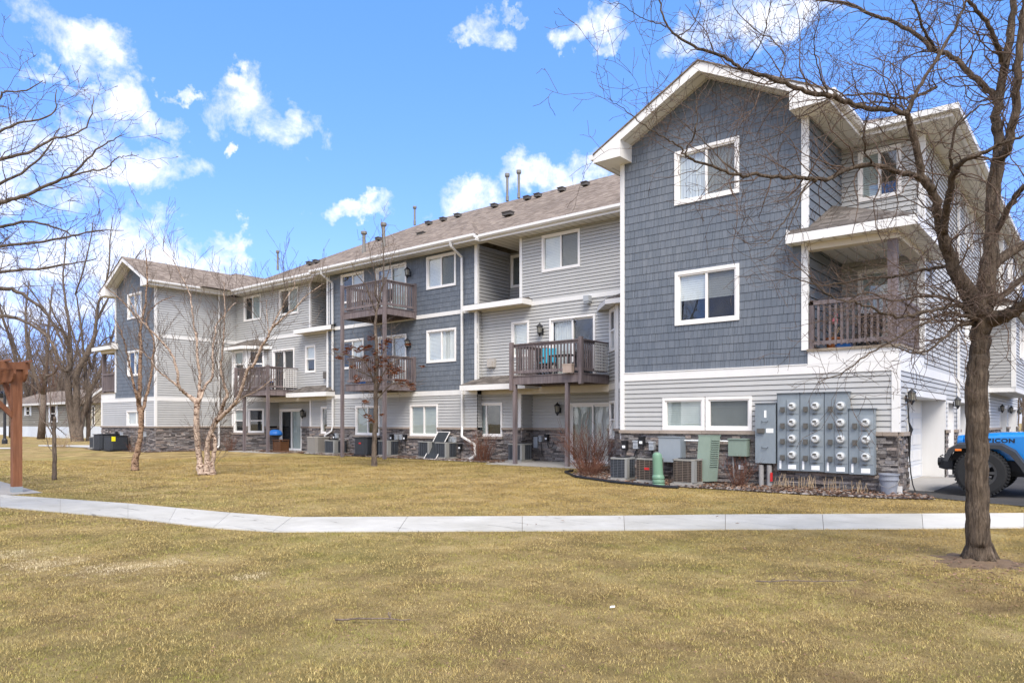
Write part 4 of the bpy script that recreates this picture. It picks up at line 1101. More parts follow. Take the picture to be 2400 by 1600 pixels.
me = bpy.data.meshes.new('grass'); me.vertices.add(len(V)); me.vertices.foreach_set('co', V.astype(np.float32).ravel())
me.loops.add(len(V)); me.loops.foreach_set('vertex_index', np.arange(len(V), dtype=np.int32))
me.polygons.add(nf); me.polygons.foreach_set('loop_start', np.arange(0, len(V), 3, dtype=np.int32)); me.polygons.foreach_set('loop_total', np.full(nf, 3, np.int32))
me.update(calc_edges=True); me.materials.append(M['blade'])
go = bpy.data.objects.new('grass', me); C.objects.link(go)
tag(go, 'short dormant straw and green winter grass covering the lawn', 'grass', kind='stuff')
print('blades', nf)
# ---------------------------------------------------------------- air conditioners
def condenser(x, y, w, h, label, style='dark', group='air conditioning units along the wall', label_red=False, yellow=False):
    z = ground(x, y) + .015
    t = empty('air_conditioner', (x, y, z), label, 'air conditioner', group)
    MB().box(x-w*.56, x+w*.56, y-w*.56, y+w*.56, z, z+.05).build('base_pad', M['black' if style == 'box' else 'concrete_pad'], t)
    zb, zt = z+.05, z+h; c = w*.12; hw = w/2
    def ring(s): return [(x-hw*s+c, y-hw*s), (x+hw*s-c, y-hw*s), (x+hw*s, y-hw*s+c), (x+hw*s, y+hw*s-c), (x+hw*s-c, y+hw*s), (x-hw*s+c, y+hw*s), (x-hw*s, y+hw*s-c), (x-hw*s, y-hw*s+c)]
    case = {'dark': 'coil_dark', 'box': 'black', 'pale': 'coil_pale', 'old': 'coil_old'}[style]
    m = MB(); m.prism([(a, b, zb) for a, b in ring(.94)], (0, 0, zt-zb-.03)); m.build('coil_housing', M[case], t)
    l = MB(); n = int((zt-zb-.1)/(.035 if style != 'pale' else .03)); P = ring(1.0)
    for i in range(n):
        zz = zb+.05+i*(zt-zb-.1)/n
        l.prism([(a, b, zz) for a, b in P], (0, 0, .012))
    if style in ('dark', 'old'):
        for (ax, ay), (bx, by) in zip(P, P[1:]+P[:1]):
            L = math.hypot(bx-ax, by-ay); k = max(1, int(L/.1))
            for i in range(k): q = (i+.5)/k; xx, yy = ax+(bx-ax)*q, ay+(by-ay)*q; l.box(xx-.005, xx+.005, yy-.005, yy+.005, zb+.02, zt-.03)
    l.build('louvre_grille', M['guard_dark' if style in ('dark', 'box') else ('guard_pale' if style == 'pale' else 'guard_old')], t)
    f = MB(); f.prism([(a, b, zb) for a, b in ring(1.03)], (0, 0, .035)); f.build('base_frame', M['blackmetal' if style == 'box' else 'ac_trim_old'], t); f = MB(); f.prism([(a, b, zt-.045) for a, b in ring(1.03)], (0, 0, .035))
    tm = {'dark': 'ac_trim', 'box': 'black', 'pale': 'guard_pale', 'old': 'ac_trim_old'}[style]
    f.build('top_cover', M[tm], t)
    if style in ('dark', 'old'): MB().box(x+hw*.80, x+hw*1.06, y-hw*.98, y-hw*.45, zb+.03, zt-.05).build('control_panel', M['ac_trim'], t)
    g = MB()
    for i in range(1, 6): g.lathe((x, y, zt-.012), [(w*.07*i, 0), (w*.07*i+.006, .0), (w*.07*i+.006, .012), (w*.07*i, .012)], 18)
    for i in range(8): a = pi*i/8; g.beam((x-cos(a)*w*.42, y-sin(a)*w*.42, zt), (x+cos(a)*w*.42, y+sin(a)*w*.42, zt), .008, .008)
    g.build('fan_guard', M['blackmetal'], t)
    if label_red: MB().box(x-.0, x+.12, y-hw*1.04, y-hw*1.0, zt-.26, zt-.21).build('badge', M['red'], t)
    if yellow: MB().box(x+hw*1.0, x+hw*1.0+.012, y-hw*.9, y-hw*.5, zt-.26, zt-.04).build('energy_tag', M['yellow'], t)
    return t
M['coil_dark'] = plain('dark_coil_fins', (.03,.034,.038), .6, .4, 9); M['coil_old'] = plain('weathered_coil_fins', (.05,.042,.035), .7, .6, 7)
M['coil_pale'] = plain('pale_louvre', (.27,.25,.22), .5, .15, 4); M['guard_pale'] = plain('pale_cabinet', (.40,.37,.33), .5, .12, 4)
M['guard_dark'] = plain('dark_guard_wire', (.09,.10,.115), .5, .2, 9); M['guard_old'] = plain('rusty_guard_wire', (.16,.125,.10), .7, .4, 9)
M['ac_trim'] = plain('grey_ac_cabinet', (.25,.25,.235), .5, .15, 5); M['ac_trim_old'] = plain('worn_ac_cabinet', (.25,.24,.215), .6, .3, 7)
condenser(-8.62, 14.50, .45, .55, 'dark air conditioner with grey top, leftmost of three at the near gable', 'dark')
condenser(-7.84, 14.36, .48, .57, 'brown weathered air conditioner with a small red badge behind the green capped cylinder', 'old', label_red=True)
condenser(-6.93, 14.36, .50, .58, 'weathered air conditioner standing between the green cylinder and the louvred green cabinet', 'old')
condenser(-15.1, 18.75, .62, .62, 'dark air conditioner under the balcony with the teal chair beside its wooden post', 'dark')
condenser(-18.25, 18.42, .60, .62, 'dark air conditioner right of the leaning window screen', 'dark')
condenser(-19.12, 18.42, .60, .64, 'dark air conditioner left of the leaning window screen below the ground floor window', 'dark')
condenser(-21.35, 18.42, .60, .64, 'dark air conditioner right of the right post of the two level balcony', 'dark')
condenser(-22.55, 18.35, .78, .74, 'black air conditioner with a small red badge behind the small oak trunk', 'box', label_red=True)
condenser(-24.55, 18.35, .70, .60, 'low dark air conditioner left of the left post of the two level balcony', 'dark')
condenser(-25.75, 18.35, .72, .72, 'pale beige louvred air conditioner under the ground floor window near the downspout', 'pale')
condenser(-36.35, 14.5, .85, .72, 'black air conditioner with yellow tag at the foot of the far gable', 'box', yellow=True)
condenser(-37.75, 14.6, .95, .78, 'largest black air conditioner at the foot of the far gable', 'box')
condenser(-39.2, 14.75, .60, .62, 'small grey green air conditioner at the far left corner of the building', 'dark')

# ---------------------------------------------------------------- wall boxes
def disconnect(F, u, v, kind, label, drop=.5, group='small electrical boxes on the stone base'):
    w, h = (.13, .21) if kind == 'black' else (.12, .19)
    p = F.pt(u, v, .1); t = empty('disconnect_box', p, label, 'electrical box', group)
    m = MB(); m.boxf(F, u-w/2, u+w/2, v-h/2, v+h/2, .04, .15); m.boxf(F, u-w/2-.008, u+w/2+.008, v+h/2-.03, v+h/2+.008, .04, .165)
    m.build('case', M['black' if kind == 'black' else 'pale_box'], t)
    MB().boxf(F, u-w*.32, u+w*.30, v-h*.30, v-h*.02, .151, .155).build('sticker', M['white_label'] if kind == 'black' else M['pale_box2'], t)
    pts = [F.pt(u+w*.2, v-h/2, .09), F.pt(u+w*.25, v-h/2-.12, .10), F.pt(u+w*.9, v-h/2-.24, .12), F.pt(u+w*1.9, v-h/2-.20, .11), F.pt(u+w*2.2, v-h/2-.02, .08)]
    if drop: pts = [F.pt(u, v-h/2, .09), F.pt(u+.02, v-h/2-.2, .09), F.pt(u+.05, v-h/2-drop*.8, .11), F.pt(u+.18, v-h/2-drop, .2)]
    MB().tube(pts, .011, 6).build('cable', M['copper'], t)
    return t
M['pale_box'] = plain('pale_grey_box', (.36,.38,.40), .5, .1, 6); M['pale_box2'] = plain('grey_box_flap', (.26,.28,.30), .5, .1, 6)
FA_ = FY(15.1)
disconnect(FA_, -8.86, .95, 'black', 'black electrical box with white sticker, leftmost on the near gable base', 0)
disconnect(FA_, -8.55, .97, 'grey', 'grey electrical box between the two black ones on the near gable base', .55)
disconnect(FA_, -8.42+.02, 1.06, 'black', 'black electrical box set highest on the near gable base', 0)
disconnect(FA_, -8.13, .95, 'grey', 'grey electrical box nearest the big grey cabinet on the near gable base', .6)
for (u, v, k, lb) in ((-17.05+.0, .80, 'grey', 'grey'),): pass
for (u, v, k, lb) in ((-17.82+.02, .62, 'black', 'black electrical box right of the downspout elbow beside the red brown shrub'), (-18.1, .86, 'grey', 'grey electrical box just left of the downspout elbow'), (-18.30, .88, 'grey', 'grey electrical box between the downspout and the black box by the leaning screen'), (-18.62, .83, 'black', 'black electrical box beside the leaning window screen'),
                      (-20.72, .92, 'black', 'black electrical box left of the bench high window base, right one of its row'), (-20.92, .93, 'grey', 'grey electrical box, right of the pair in the middle of the wall'), (-21.2, .93, 'grey', 'grey electrical box, left of the pair in the middle of the wall'), (-21.48, .92, 'black', 'black electrical box beside the balcony post in the middle of the wall'),
                      (-25.2+.25, .93, 'grey', 'grey electrical box by the left balcony post'), (-25.1, .90, 'black', 'black electrical box by the left balcony post')):
    disconnect(FY(18.8), u, v, k, lb, .45)
disconnect(FY(PB), -14.6, .98, 'black', 'black electrical box on the stone wall of the right patio', 0); disconnect(FY(PB), -14.85, .93, 'grey', 'grey electrical box on the stone wall of the right patio', .5)
for (u, k, lb) in ((-37.6, 'black', 'black electrical box over the far gable units, leftmost'), (-37.0, 'grey', 'grey electrical box over the far gable units beside the left black box'), (-34.9, 'black', 'black electrical box right of the shaggy birch trunk'), (-34.5, 'grey', 'grey electrical box right of the shaggy birch trunk, nearest the corner')):
    disconnect(FA_, u, .92, k, lb, .4)

# ---------------------------------------------------------------- meter bank, cabinets
t = empty('main_switch_cabinet', (-5.5, 14.9, .9), 'tall narrow grey metal cabinet with two handles left of the electric meters', 'electrical cabinet')
x0, x1, z0, z1, d0, d1 = -5.66, -5.235, .65, 1.885, .05, .21
yb = lambda w: 15.1 - w
MB().boxf(FA_, x0, x1, z0, z1, d0, d1).build('cabinet', M['grey_metal'], t)
MB().boxf(FA_, x0-.01, x1+.004, z1, z1+.015, d0, d1+.02).build('drip_edge', M['grey_seam'], t)
MB().boxf(FA_, x0+.19, x0+.235, z1-.29, z1-.14, d1, d1+.004).build('sticker', M['white_label'], t)
MB().boxf(FA_, x0+.23, x0+.38, 1.28, 1.37, d1, d1+.004).build('warning_label', M['white_label'], t)
MB().boxf(FA_, x0+.05, x0+.20, 1.28, 1.37, d1, d1+.05).build('switch_cover', M['plate'], t)
for zz in (1.50, .96): MB().tube([FA_.pt(x0+.14, zz+.03, d1), FA_.pt(x0+.16, zz, d1+.03), FA_.pt(x0+.25, zz, d1+.03), FA_.pt(x0+.27, zz+.03, d1)], .007, 6).build('handle', M['grey_seam'], t)
for xx in (-5.55, -5.38): MB().tube([FA_.pt(xx, .61, .16), FA_.pt(xx, .05, .16)], .052, 14).build('conduit', M['conduit'], t)
MB().boxf(FA_, -5.34, -5.31, .28, .46, .16, .225).build('red_tag', M['red'], t)

t = empty('electric_meter_bank', (-4.4, 14.9, .5), 'wide grey steel panel of fifteen round electric meters on the near corner wall', 'electric meters')
cols = [(-5.20, -4.75, .52, 2.08), (-4.745, -4.28, .52, 2.08), (-4.275, -3.83, .51, 2.08), (-3.825, -3.37, .50, 1.75)]
rows = [1.82, 1.49, 1.17, .84]
for ci, (a, b, lo, hi) in enumerate(cols):
    c = MB().boxf(FA_, a, b-.004, lo, hi, .05, .21).build('meter_column', M['grey_metal'], t)
    s_ = MB(); s_.boxf(FA_, a-.002, a+.006, lo, hi, .208, .213); s_.boxf(FA_, a+.18, a+.185, lo+.12, hi-.13, .208, .213)
    s_.boxf(FA_, a-.01, b+.012, hi, hi+.016, .04, .235); s_.build('seam', M['grey_seam'], c)
    rws = rows if ci < 3 else [1.49, 1.17, .84]
    for zz in rws:
        door = MB().boxf(FA_, a+.19, b-.02, zz-.145, zz+.145, .21, .216).build('socket_door', M['grey_metal2'] if 'grey_metal2' in M else M['grey_light'], c)
        cx = a+.31
        mt = MB(); mt.lathe((cx, zz, .216), [(.088, 0), (.088, .02), (.080, .024), (.080, .035)], 22, F=FA_); mt.build('meter_ring', M['grey_light'], t)
        dm_ = MB(); dm_.lathe((cx, zz, .25), [(.076, 0), (.076, .030), (.071, .050), (.05, .060)], 22, F=FA_); dome = dm_.build('electric_meter', M['meterface'] if 'meterface' in M else M['white_label'], t)
        dg = MB(); dg.boxf(FA_, cx-.04, cx+.03, zz+.005, zz+.045, .3105, .313); dg.boxf(FA_, cx-.005, cx+.05, zz-.018, zz-.006, .3105, .313); dg.build('display', M['plate'], dome)
        MB().boxf(FA_, a+.075, a+.15, zz-.11, zz-.01, .21, .262).build('breaker_cover', M['plate'], c)
        MB().tube([FA_.pt(a+.25, zz-.15, .225), FA_.pt(a+.34, zz-.145, .235)], .009, 5).build('latch', M['plate'], c)
    MB().boxf(FA_, a+.045, a+.085, lo+.03, lo+.20, .213, .216).build('column_sticker', M['white_label'], c)
    MB().boxf(FA_, a+.22, a+.38, lo+.03, lo+.12, .213, .216).build('warning_label', M['white_label'], c)
# big grey terminal cabinet and small green box
t = empty('utility_cabinet', (-7.5, 14.9, .6), 'plain pale grey square cabinet fixed to the stone base under the left small window', 'utility cabinet')
MB().boxf(FA_, -7.86, -7.32, .60, 1.16, .06, .30).build('cabinet', M['grey_light'], t); MB().boxf(FA_, -7.87, -7.31, 1.16, 1.175, .06, .32).build('lid', M['grey_light'], t)
MB().boxf(FA_, -7.315, -7.30, .62, 1.14, .07, .29).build('side_panel', M['grey_metal'], t)
t = empty('green_wall_box', (-6.1, 14.9, .8), 'small pale green metal box on the stone wall left of the tall grey cabinet', 'utility box')
MB().boxf(FA_, -6.235, -5.83, .78, 1.15, .06, .24).build('box', M['green_metal'], t); MB().boxf(FA_, -6.245, -5.82, 1.13, 1.155, .06, .26).build('lid', M['green_metal'], t)
MB().tube([FA_.pt(-6.17, .78, .15), FA_.pt(-6.13, .1, .15)], .016, 8).build('conduit', M['conduit'], t)
MB().tube([FA_.pt(-5.86, .78, .12), FA_.pt(-5.80, .6, .14), FA_.pt(-5.86, .4, .16), FA_.pt(-6.0, .25, .2)], .009, 6).build('cable', M['copper'], t)
t = MB().tube([FA_.pt(-7.3, 1.09, .13), FA_.pt(-6.24, 1.09, .13)], .014, 8).build('wall_conduit', M['white_label']); tag(t, 'thin white pipe running across the stone between the grey and the green box', 'pipe')
t = tag(MB().boxf(FA_, -6.08, -5.97, .49, .585, .065, .07).build('wall_tag', M['white_label']), 'small white square tag on the stone below the green wall box', 'sign')
# louvred green cabinet (leaning slightly) on legs
t = empty('louvred_cabinet', (-6.6, 14.65, .15), 'tall pale green metal cabinet with louvred side leaning slightly on the planting bed', 'utility cabinet')
a_ = Vector((-6.86, 14.60, .22)); ln = Vector((.06, .02, .98)); rt = Vector((.235, .075, 0)); bk = Vector((.12, .24, 0))
def hx(p, r_, b_, u_): return [p, p+r_, p+r_+b_, p+b_, p+u_, p+r_+u_, p+r_+b_+u_, p+b_+u_]
MB().hexa(hx(a_, rt, bk, ln)).build('cabinet', M['green_metal'], t)
l = MB()
for i in range(13):
    p0 = a_ + rt + bk*.12 + ln*(.33+i*.048); l.hexa([p0, p0+Vector((.02,-.005,0)), p0+bk*.75+Vector((.02,-.005,0)), p0+bk*.75, p0+Vector((0,0,.012)), p0+Vector((.012,-.003,.010)), p0+bk*.75+Vector((.012,-.003,.010)), p0+bk*.75+Vector((0,0,.012))])
l.build('louvre', M['green_dark'] if 'green_dark' in M else M['green_metal'], t)
MB().hexa(hx(a_+ln-rt*.03-bk*.03, rt*1.06, bk*1.06, Vector((0,0,.02)))).build('lid', M['green_metal'], t)
for o in (rt*.3, rt*.55): q = a_+o+Vector((0,-.01,0)); MB().beam(q+Vector((0,0,.05)), q+Vector((0,0,-.22)), .02, .02).build('leg', M['paletwig'], t)
# green capped cylinder
t = empty('utility_pedestal', (-7.42, 13.98, .11), 'rounded green plastic utility pedestal leaning in front of the air conditioners', 'utility pedestal', rz=0)
z = ground(-7.42, 13.98); m = MB(); prof = [(.135, 0), (.135, .05), (.118, .07), (.132, .09), (.132, .13), (.118, .15), (.132, .17), (.132, .21), (.118, .235), (.108, .26), (.105, .62), (.098, .68), (.075, .715), (.03, .735), (.0, .738)]
m.lathe((0, 0, 0), prof, 24); m.v = [(x-7.42-z_*.055, y+13.98, z_+z) for x, y, z_ in m.v]; m.build('body', M['green_plastic'], t, smooth=False)
# bucket at the corner
t = empty('trash_pail', (-3.12, 14.9, .14), 'grey plastic pail with handle standing at the building corner', 'pail')
c = (-3.12, 14.88, ground(-3.12, 14.88)+.012)
MB().lathe(c, [(.13, 0), (.155, .26), (.17, .265), (.17, .30), (.16, .305), (.165, .36), (.18, .362), (.18, .385), (.165, .385), (.15, .30), (.12, .02)], 24).build('pail_body', M['bucket'], t)
MB().tube([(c[0]-.172, c[1], c[2]+.28), (c[0]-.12, c[1]-.14, c[2]+.17), (c[0]+.03, c[1]-.19, c[2]+.13), (c[0]+.15, c[1]-.1, c[2]+.20), (c[0]+.175, c[1], c[2]+.28)], .005, 5).build('handle', M['conduit'], t)
t = tag(MB().box(-3.10, -2.93, 15.0, 15.06, .1, .30).build('corner_flashing', M['trim']), 'white metal flashing piece at the foot of the building corner', 'flashing')
# loose cable hanging at the corner
t = MB().tube([(-2.95,15.62,1.95), (-2.93,15.64,1.5), (-2.9,15.7,1.36), (-2.93,15.68,1.25), (-2.93,15.70,.8), (-2.9,15.66,.5), (-2.86,15.62,.3), (-2.8,15.5,.19)], [.012,.014,.035,.03,.012,.012,.012,.012], 6).build('hanging_cable', M['copper'])
tag(t, 'black cable hanging from the lantern at the corner down to the driveway', 'cable')

# ---------------------------------------------------------------- lanterns
def lantern(F, u, v, label, s=.64, group='black wall lanterns', lit=True, small=False):
    t = empty('wall_lantern', F.pt(u, v, 0), label, 'wall lantern', group)
    MB().boxf(F, u-.05*s, u+.05*s, v-.16*s, v+.04*s, .02, .05).build('back_plate', M['blackmetal'], t)
    c = (u, .19*s)
    def L(prof): return MB().lathe((0,0,0), prof, 8)
    def put(m, name, mat):
        cx, cy, cz = F.pt(u, v, .20*s); m.v = [(x+cx, y+cy, z+cz) for x, y, z in m.v]; return m.build(name, M[mat], t)
    put(L([(.085*s, -.12*s), (.105*s, .10*s)]), 'lamp_glass', 'lampglass')
    fr = MB()
    for i in range(8): a = 2*pi*i/8; fr.beam((.085*s*cos(a), .085*s*sin(a), -.125*s), (.107*s*cos(a), .107*s*sin(a), .105*s), .012*s, .012*s)
    put(fr, 'cage', 'blackmetal')
    put(L([(.135*s, .10*s), (.13*s, .115*s), (.075*s, .17*s), (.045*s, .19*s), (.02*s, .22*s), (.012*s, .25*s)]), 'lamp_cap', 'blackmetal')
    put(L([(.02*s, -.26*s), (.045*s, -.2*s), (.09*s, -.14*s), (.09*s, -.115*s)]), 'finial', 'blackmetal')
    MB().tube([F.pt(u, v-.12*s, .05), F.pt(u, v-.17*s, .12*s), F.pt(u, v-.13*s, .18*s)], .013*s, 6).build('bracket', M['blackmetal'], t)
    return t
lantern(FXR, 15.60, 2.0, 'black wall lantern at the near corner left of the first garage door')
lantern(FXR, 20.85+.35, 2.0, 'black wall lantern between the first garage door and the downspout')
lantern(FXR, 31.4, 2.0, 'black wall lantern under the far overhang, nearest of the three')
lantern(FXR, 34.6, 2.0, 'black wall lantern under the far overhang, middle of the three')
lantern(FXR, 38.5, 2.0, 'black wall lantern at the far end of the garage wall')
lantern(FY(GR), -14.36, 4.55, 'wall lantern with frosted glass beside the balcony door above the planter', .9, 'small porch lights')
lantern(FY(PB), -14.1, 1.95, 'dark wall lantern on the right patio wall beside the sliding door', .9, 'small porch lights')
lantern(FY(PB), -28.6, 1.9, 'dark wall lantern on the left patio wall beside the sliding door', .9, 'small porch lights')
lantern(FY(SH), -20.5, 7.2, 'wall lantern beside the top balcony door', .9, 'small porch lights')
lantern(FY(SH), -20.5, 4.5, 'wall lantern beside the middle balcony door', .9, 'small porch lights')
# dryer vents and small wall fixtures are part of the building
MB().boxf(FY(GR), -16.75, -16.4, 3.42, 3.72, .02, .10).boxf(FY(GR), -16.68, -16.47, 3.42, 3.62, .1, .17).build('wall_vent', M['guard_pale'], BLD)
MB().boxf(FY(GR), mx(-16.5)-.1, mx(-16.5)+.14, 3.40, 3.68, .02, .14).build('wall_vent', M['ventdark'], BLD)
MB().boxf(FY(PB), -15.15, -14.98, .62, 1.0, .07, .12).build('wall_panel', M['pale_box'], BLD)
q = MB(); q.boxf(FY(GR), -12.62, -12.42, 5.28, 5.46, .03, .22); q.boxf(FY(GR), -12.60, -12.44, 5.22, 5.28, .05, .2); q.build('flood_light', M['pale_box'], BLD)

# ---------------------------------------------------------------- things on balconies and patios
def chair(x, y, z, mat, label, rz=0, name='folding_chair', s=1.0):
    t = empty(name, (x, y, z), label, 'chair'); k = cos(rz), sin(rz)
    def P(a, b, c): return (x+(a*k[0]-b*k[1])*s, y+(a*k[1]+b*k[0])*s, z+c*s)
    def slab(a0, a1, b0, b1, c0, c1, n, mt, cc=0): return MB().hexa([P(a0,b0,c0), P(a1,b0,c0), P(a1,b1,c0+cc), P(a0,b1,c0+cc), P(a0,b0,c1), P(a1,b0,c1), P(a1,b1,c1+cc), P(a0,b1,c1+cc)]).build(n, M[mt], t)
    slab(-.24, .24, -.22, .22, .40, .43, 'seat', mat); MB().hexa([P(-.24,.20,.42), P(.24,.20,.42), P(.24,.24,.42), P(-.24,.24,.42), P(-.24,.32,.92), P(.24,.32,.92), P(.24,.35,.92), P(-.24,.35,.92)]).build('backrest', M[mat], t)
    for a in (-.23, .23):
        MB().beam(P(a, -.22, 0), P(a, .20, .45), .022, .022).build('leg', M['blackmetal'], t); MB().beam(P(a, .24, 0), P(a, -.18, .42), .022, .022).build('leg', M['blackmetal'], t)
    for a in (-.26, .26): MB().beam(P(a, -.2, .62), P(a, .27, .62), .035, .02).build('armrest', M['blackmetal'], t)
    return t
def table(x, y, z, w, d, h, mat, label, name='side_table', cat='table'):
    t = empty(name, (x, y, z), label, cat)
    MB().box(x-w/2, x+w/2, y-d/2, y+d/2, z+h-.035, z+h).build('tabletop', M[mat], t)
    for a in (-1, 1):
        for b in (-1, 1): MB().box(x+a*(w/2-.04)-.018, x+a*(w/2-.04)+.018, y+b*(d/2-.04)-.018, y+b*(d/2-.04)+.018, z, z+h-.035).build('leg', M[mat], t)
    return t
def boxthing(x, y, z, w, d, h, mat, name, label, cat, lid=None):
    t = empty(name, (x, y, z), label, cat)
    c = min(w, d)*.08; R_ = lambda s: [(x-w/2*s+c, y-d/2*s), (x+w/2*s-c, y-d/2*s), (x+w/2*s, y-d/2*s+c), (x+w/2*s, y+d/2*s-c), (x+w/2*s-c, y+d/2*s), (x-w/2*s+c, y+d/2*s), (x-w/2*s, y+d/2*s-c), (x-w/2*s, y-d/2*s+c)]
    MB().prism([(a, b, z) for a, b in R_(.96)], (0, 0, h*.85)).build('body', M[mat], t)
    MB().prism([(a, b, z+h*.85) for a, b in R_(1.03)], (0, 0, h*.15)).build('rim' if not lid else 'lid', M[lid or mat], t)
    return t
def pot(x, y, z, r, h, mat, label, plant=True, name='flower_pot'):
    t = empty(name, (x, y, z), label, 'plant pot')
    MB().lathe((x, y, z), [(r*.7, 0), (r*.95, h*.85), (r*1.05, h*.86), (r*1.05, h), (r*.85, h), (r*.8, h*.9)], 16).build('pot', M[mat], t)
    if plant:
        m = MB(); q = random.Random(int(x*100))
        for i in range(14): a = q.random()*6.3; e = q.uniform(.3, 1)*r*1.6; m.tube([(x, y, z+h*.9), (x+cos(a)*e*.5, y+sin(a)*e*.5, z+h+.12), (x+cos(a)*e, y+sin(a)*e, z+h+q.uniform(.1, .3))], .005, 4)
        m.build('dry_stem', M['paletwig'], t)
    return t
ZB = 2.955
chair(-13.65, 18.35, ZB, 'teal', 'teal folding chair on the right balcony', rz=.5)
chair(-13.95, 18.75, ZB, 'black', 'black chair beside the teal chair on the right balcony', rz=1.3, name='patio_chair')
table(-12.95, 18.2, ZB, .8, .45, .62, 'black', 'black table between the teal chair and the planter on the right balcony')
boxthing(-12.2, 17.42, ZB+.0, .34, .16, .26, 'basket', 'window_box', 'pale woven planter hung on the outside of the right balcony rail', 'planter')
boxthing(-12.5, 18.5, ZB, .4, .35, .4, 'blackmetal', 'storage_bin', 'dark storage bin at the right end of the right balcony', 'bin', lid='black')
chair(-21.3, 18.1, 5.71, 'black', 'black chair on the top balcony in the middle', rz=.2, name='patio_chair')
table(-22.0, 18.1, 5.71, .6, .5, .5, 'black', 'dark low table on the top balcony in the middle')
table(-21.0, 18.2, 2.955, .7, .5, .6, 'deck_pale', 'weathered wooden table on the middle balcony')
boxthing(-22.1, 17.7, 2.955, .3, .25, .22, 'blue', 'storage_box', 'small blue box at the left end of the middle balcony', 'box', lid='white_label')
chair(-20.7, 17.9, 2.955, 'black', 'black chair on the middle balcony', rz=-.5, name='patio_chair')
boxthing(-28.75, 17.9, ZB, .42, .3, .36, 'blackmetal', 'cooler', 'dark cooler with blue lid on the left balcony', 'cooler', lid='blue')
pot(-28.35, 17.75, ZB, .06, .16, 'white_label', 'small white pot on the corner of the left balcony', False)
table(-29.0, 18.5, ZB, .6, .4, .5, 'black', 'dark table on the left balcony')
# porch of the near wing
pot(-4.28, 15.55, 2.98, .17, .24, 'terracotta', 'orange planter on the covered porch with the pink flamingo')
t = empty('lawn_flamingo', (-4.25, 15.5, 3.2), 'small pink plastic flamingo standing in the orange planter on the covered porch', 'ornament')
m = MB(); m.lathe((-4.25, 15.5, 3.55), [(.0, -.07), (.05, -.04), (.065, 0), (.05, .05), (.0, .08)], 12); m.tube([(-4.22,15.48,3.6), (-4.19,15.46,3.68), (-4.22,15.45,3.72), (-4.25,15.44,3.70)], .012, 6); m.build('body', M['pink'], t); MB().tube([(-4.25,15.5,3.5), (-4.25,15.5,3.2)], .005, 5).build('leg', M['blackmetal'], t)
boxthing(-3.6, 15.5, 2.98, .38, .3, .14, 'black', 'shoe_tray', 'low black tray on the covered porch floor by the post', 'tray')
boxthing(-4.05, 15.42, 2.98, .3, .2, .12, 'blue', 'storage_box', 'small blue box on the covered porch floor', 'box')
chair(-3.95, 16.9, 2.98, 'black', 'dark chair at the back of the covered porch', rz=.1, name='patio_chair')
# left patio: kettle grill with blue cover, wooden crate
gx, gy, gz = -28.9, 18.3, .185
t = empty('barbecue_grill', (gx, gy, gz), 'kettle barbecue with a bright blue cover on black legs by the left patio door', 'barbecue')
MB().lathe((gx, gy, gz), [(.0, .60), (.16, .62), (.27, .70), (.29, .78)], 20).build('firebowl', M['blackmetal'], t)
MB().lathe((gx, gy, gz), [(.31, .74), (.31, .80), (.27, .90), (.17, .97), (.0, .99)], 20).build('cover', M['blue'], t)
for i in range(3): a = i*2.1; MB().beam((gx+cos(a)*.2, gy+sin(a)*.2, gz+.66), (gx+cos(a)*.3, gy+sin(a)*.3, gz), .025, .025).build('leg', M['blackmetal'], t)
t = empty('wooden_crate', (-28.15, 18.1, .16), 'brown slatted wooden box among fallen leaves beside the blue barbecue', 'crate')
for i in range(5): MB().box(-28.42, -27.88, 17.9, 18.3, .17+.1*i, .17+.1*i+.09).build('slat', M['rustbrown'], t)
for a in (-28.44, -27.90):
    for b in (17.88, 18.28): MB().box(a, a+.04, b, b+.04, .16, .70).build('corner_post', M['rustbrown'], t)
MB().box(-28.46, -27.84, 17.86, 18.34, .70, .73).build('lid', M['rustbrown'], t)
# leaning window screen
t = empty('window_screen', (-18.8, 18.3, .17), 'dark window screen in a pale frame leaning against the stone between two air conditioners', 'window screen')
A_, B_ = Vector((-18.95, 18.02, .19)), Vector((-18.35, 18.02, .19)); U_ = Vector((.12, .60, .96))
for a, b in ((A_, A_+U_), (B_, B_+U_), (A_, B_), (A_+U_, B_+U_)): MB().beam(a, b, .03, .02).build('frame_bar', M['frame'], t)
MB().quad(A_, B_, B_+U_, A_+U_).build('mesh', M['coil_dark'], t)
# fallen sticks and litter on the lawn
def stick(p, q, r, label, n=7, side=3):
    m = MB(); a, b = Vector(p), Vector(q); rr = random.Random(int(a.x*91)); pts = []
    for i in range(n+1): v = a.lerp(b, i/n); pts.append(Vector((v.x+rr.uniform(-.015,.015), v.y+rr.uniform(-.012,.012), ground(v.x, v.y)+.025+rr.uniform(0,.02))))
    m.tube(pts, [r*(1-.5*i/n) for i in range(n+1)], 6)
    for k in range(side): c = pts[rr.randrange(1, n)]; m.tube([c, c+Vector((rr.uniform(-.05,.05), rr.uniform(-.03,.03), .04))], r*.4, 4)
    return tag(m.build('fallen_branch', M['twig_grey']), label, 'branch', 'fallen branches on the lawn')
stick(gp(785,1462), gp(965,1461), .008, 'short curved bare branch lying on the near grass left of the middle')
stick(gp(1770,1370), gp(2010,1369), .007, 'long thin bare branch lying on the grass left of the big tree trunk')
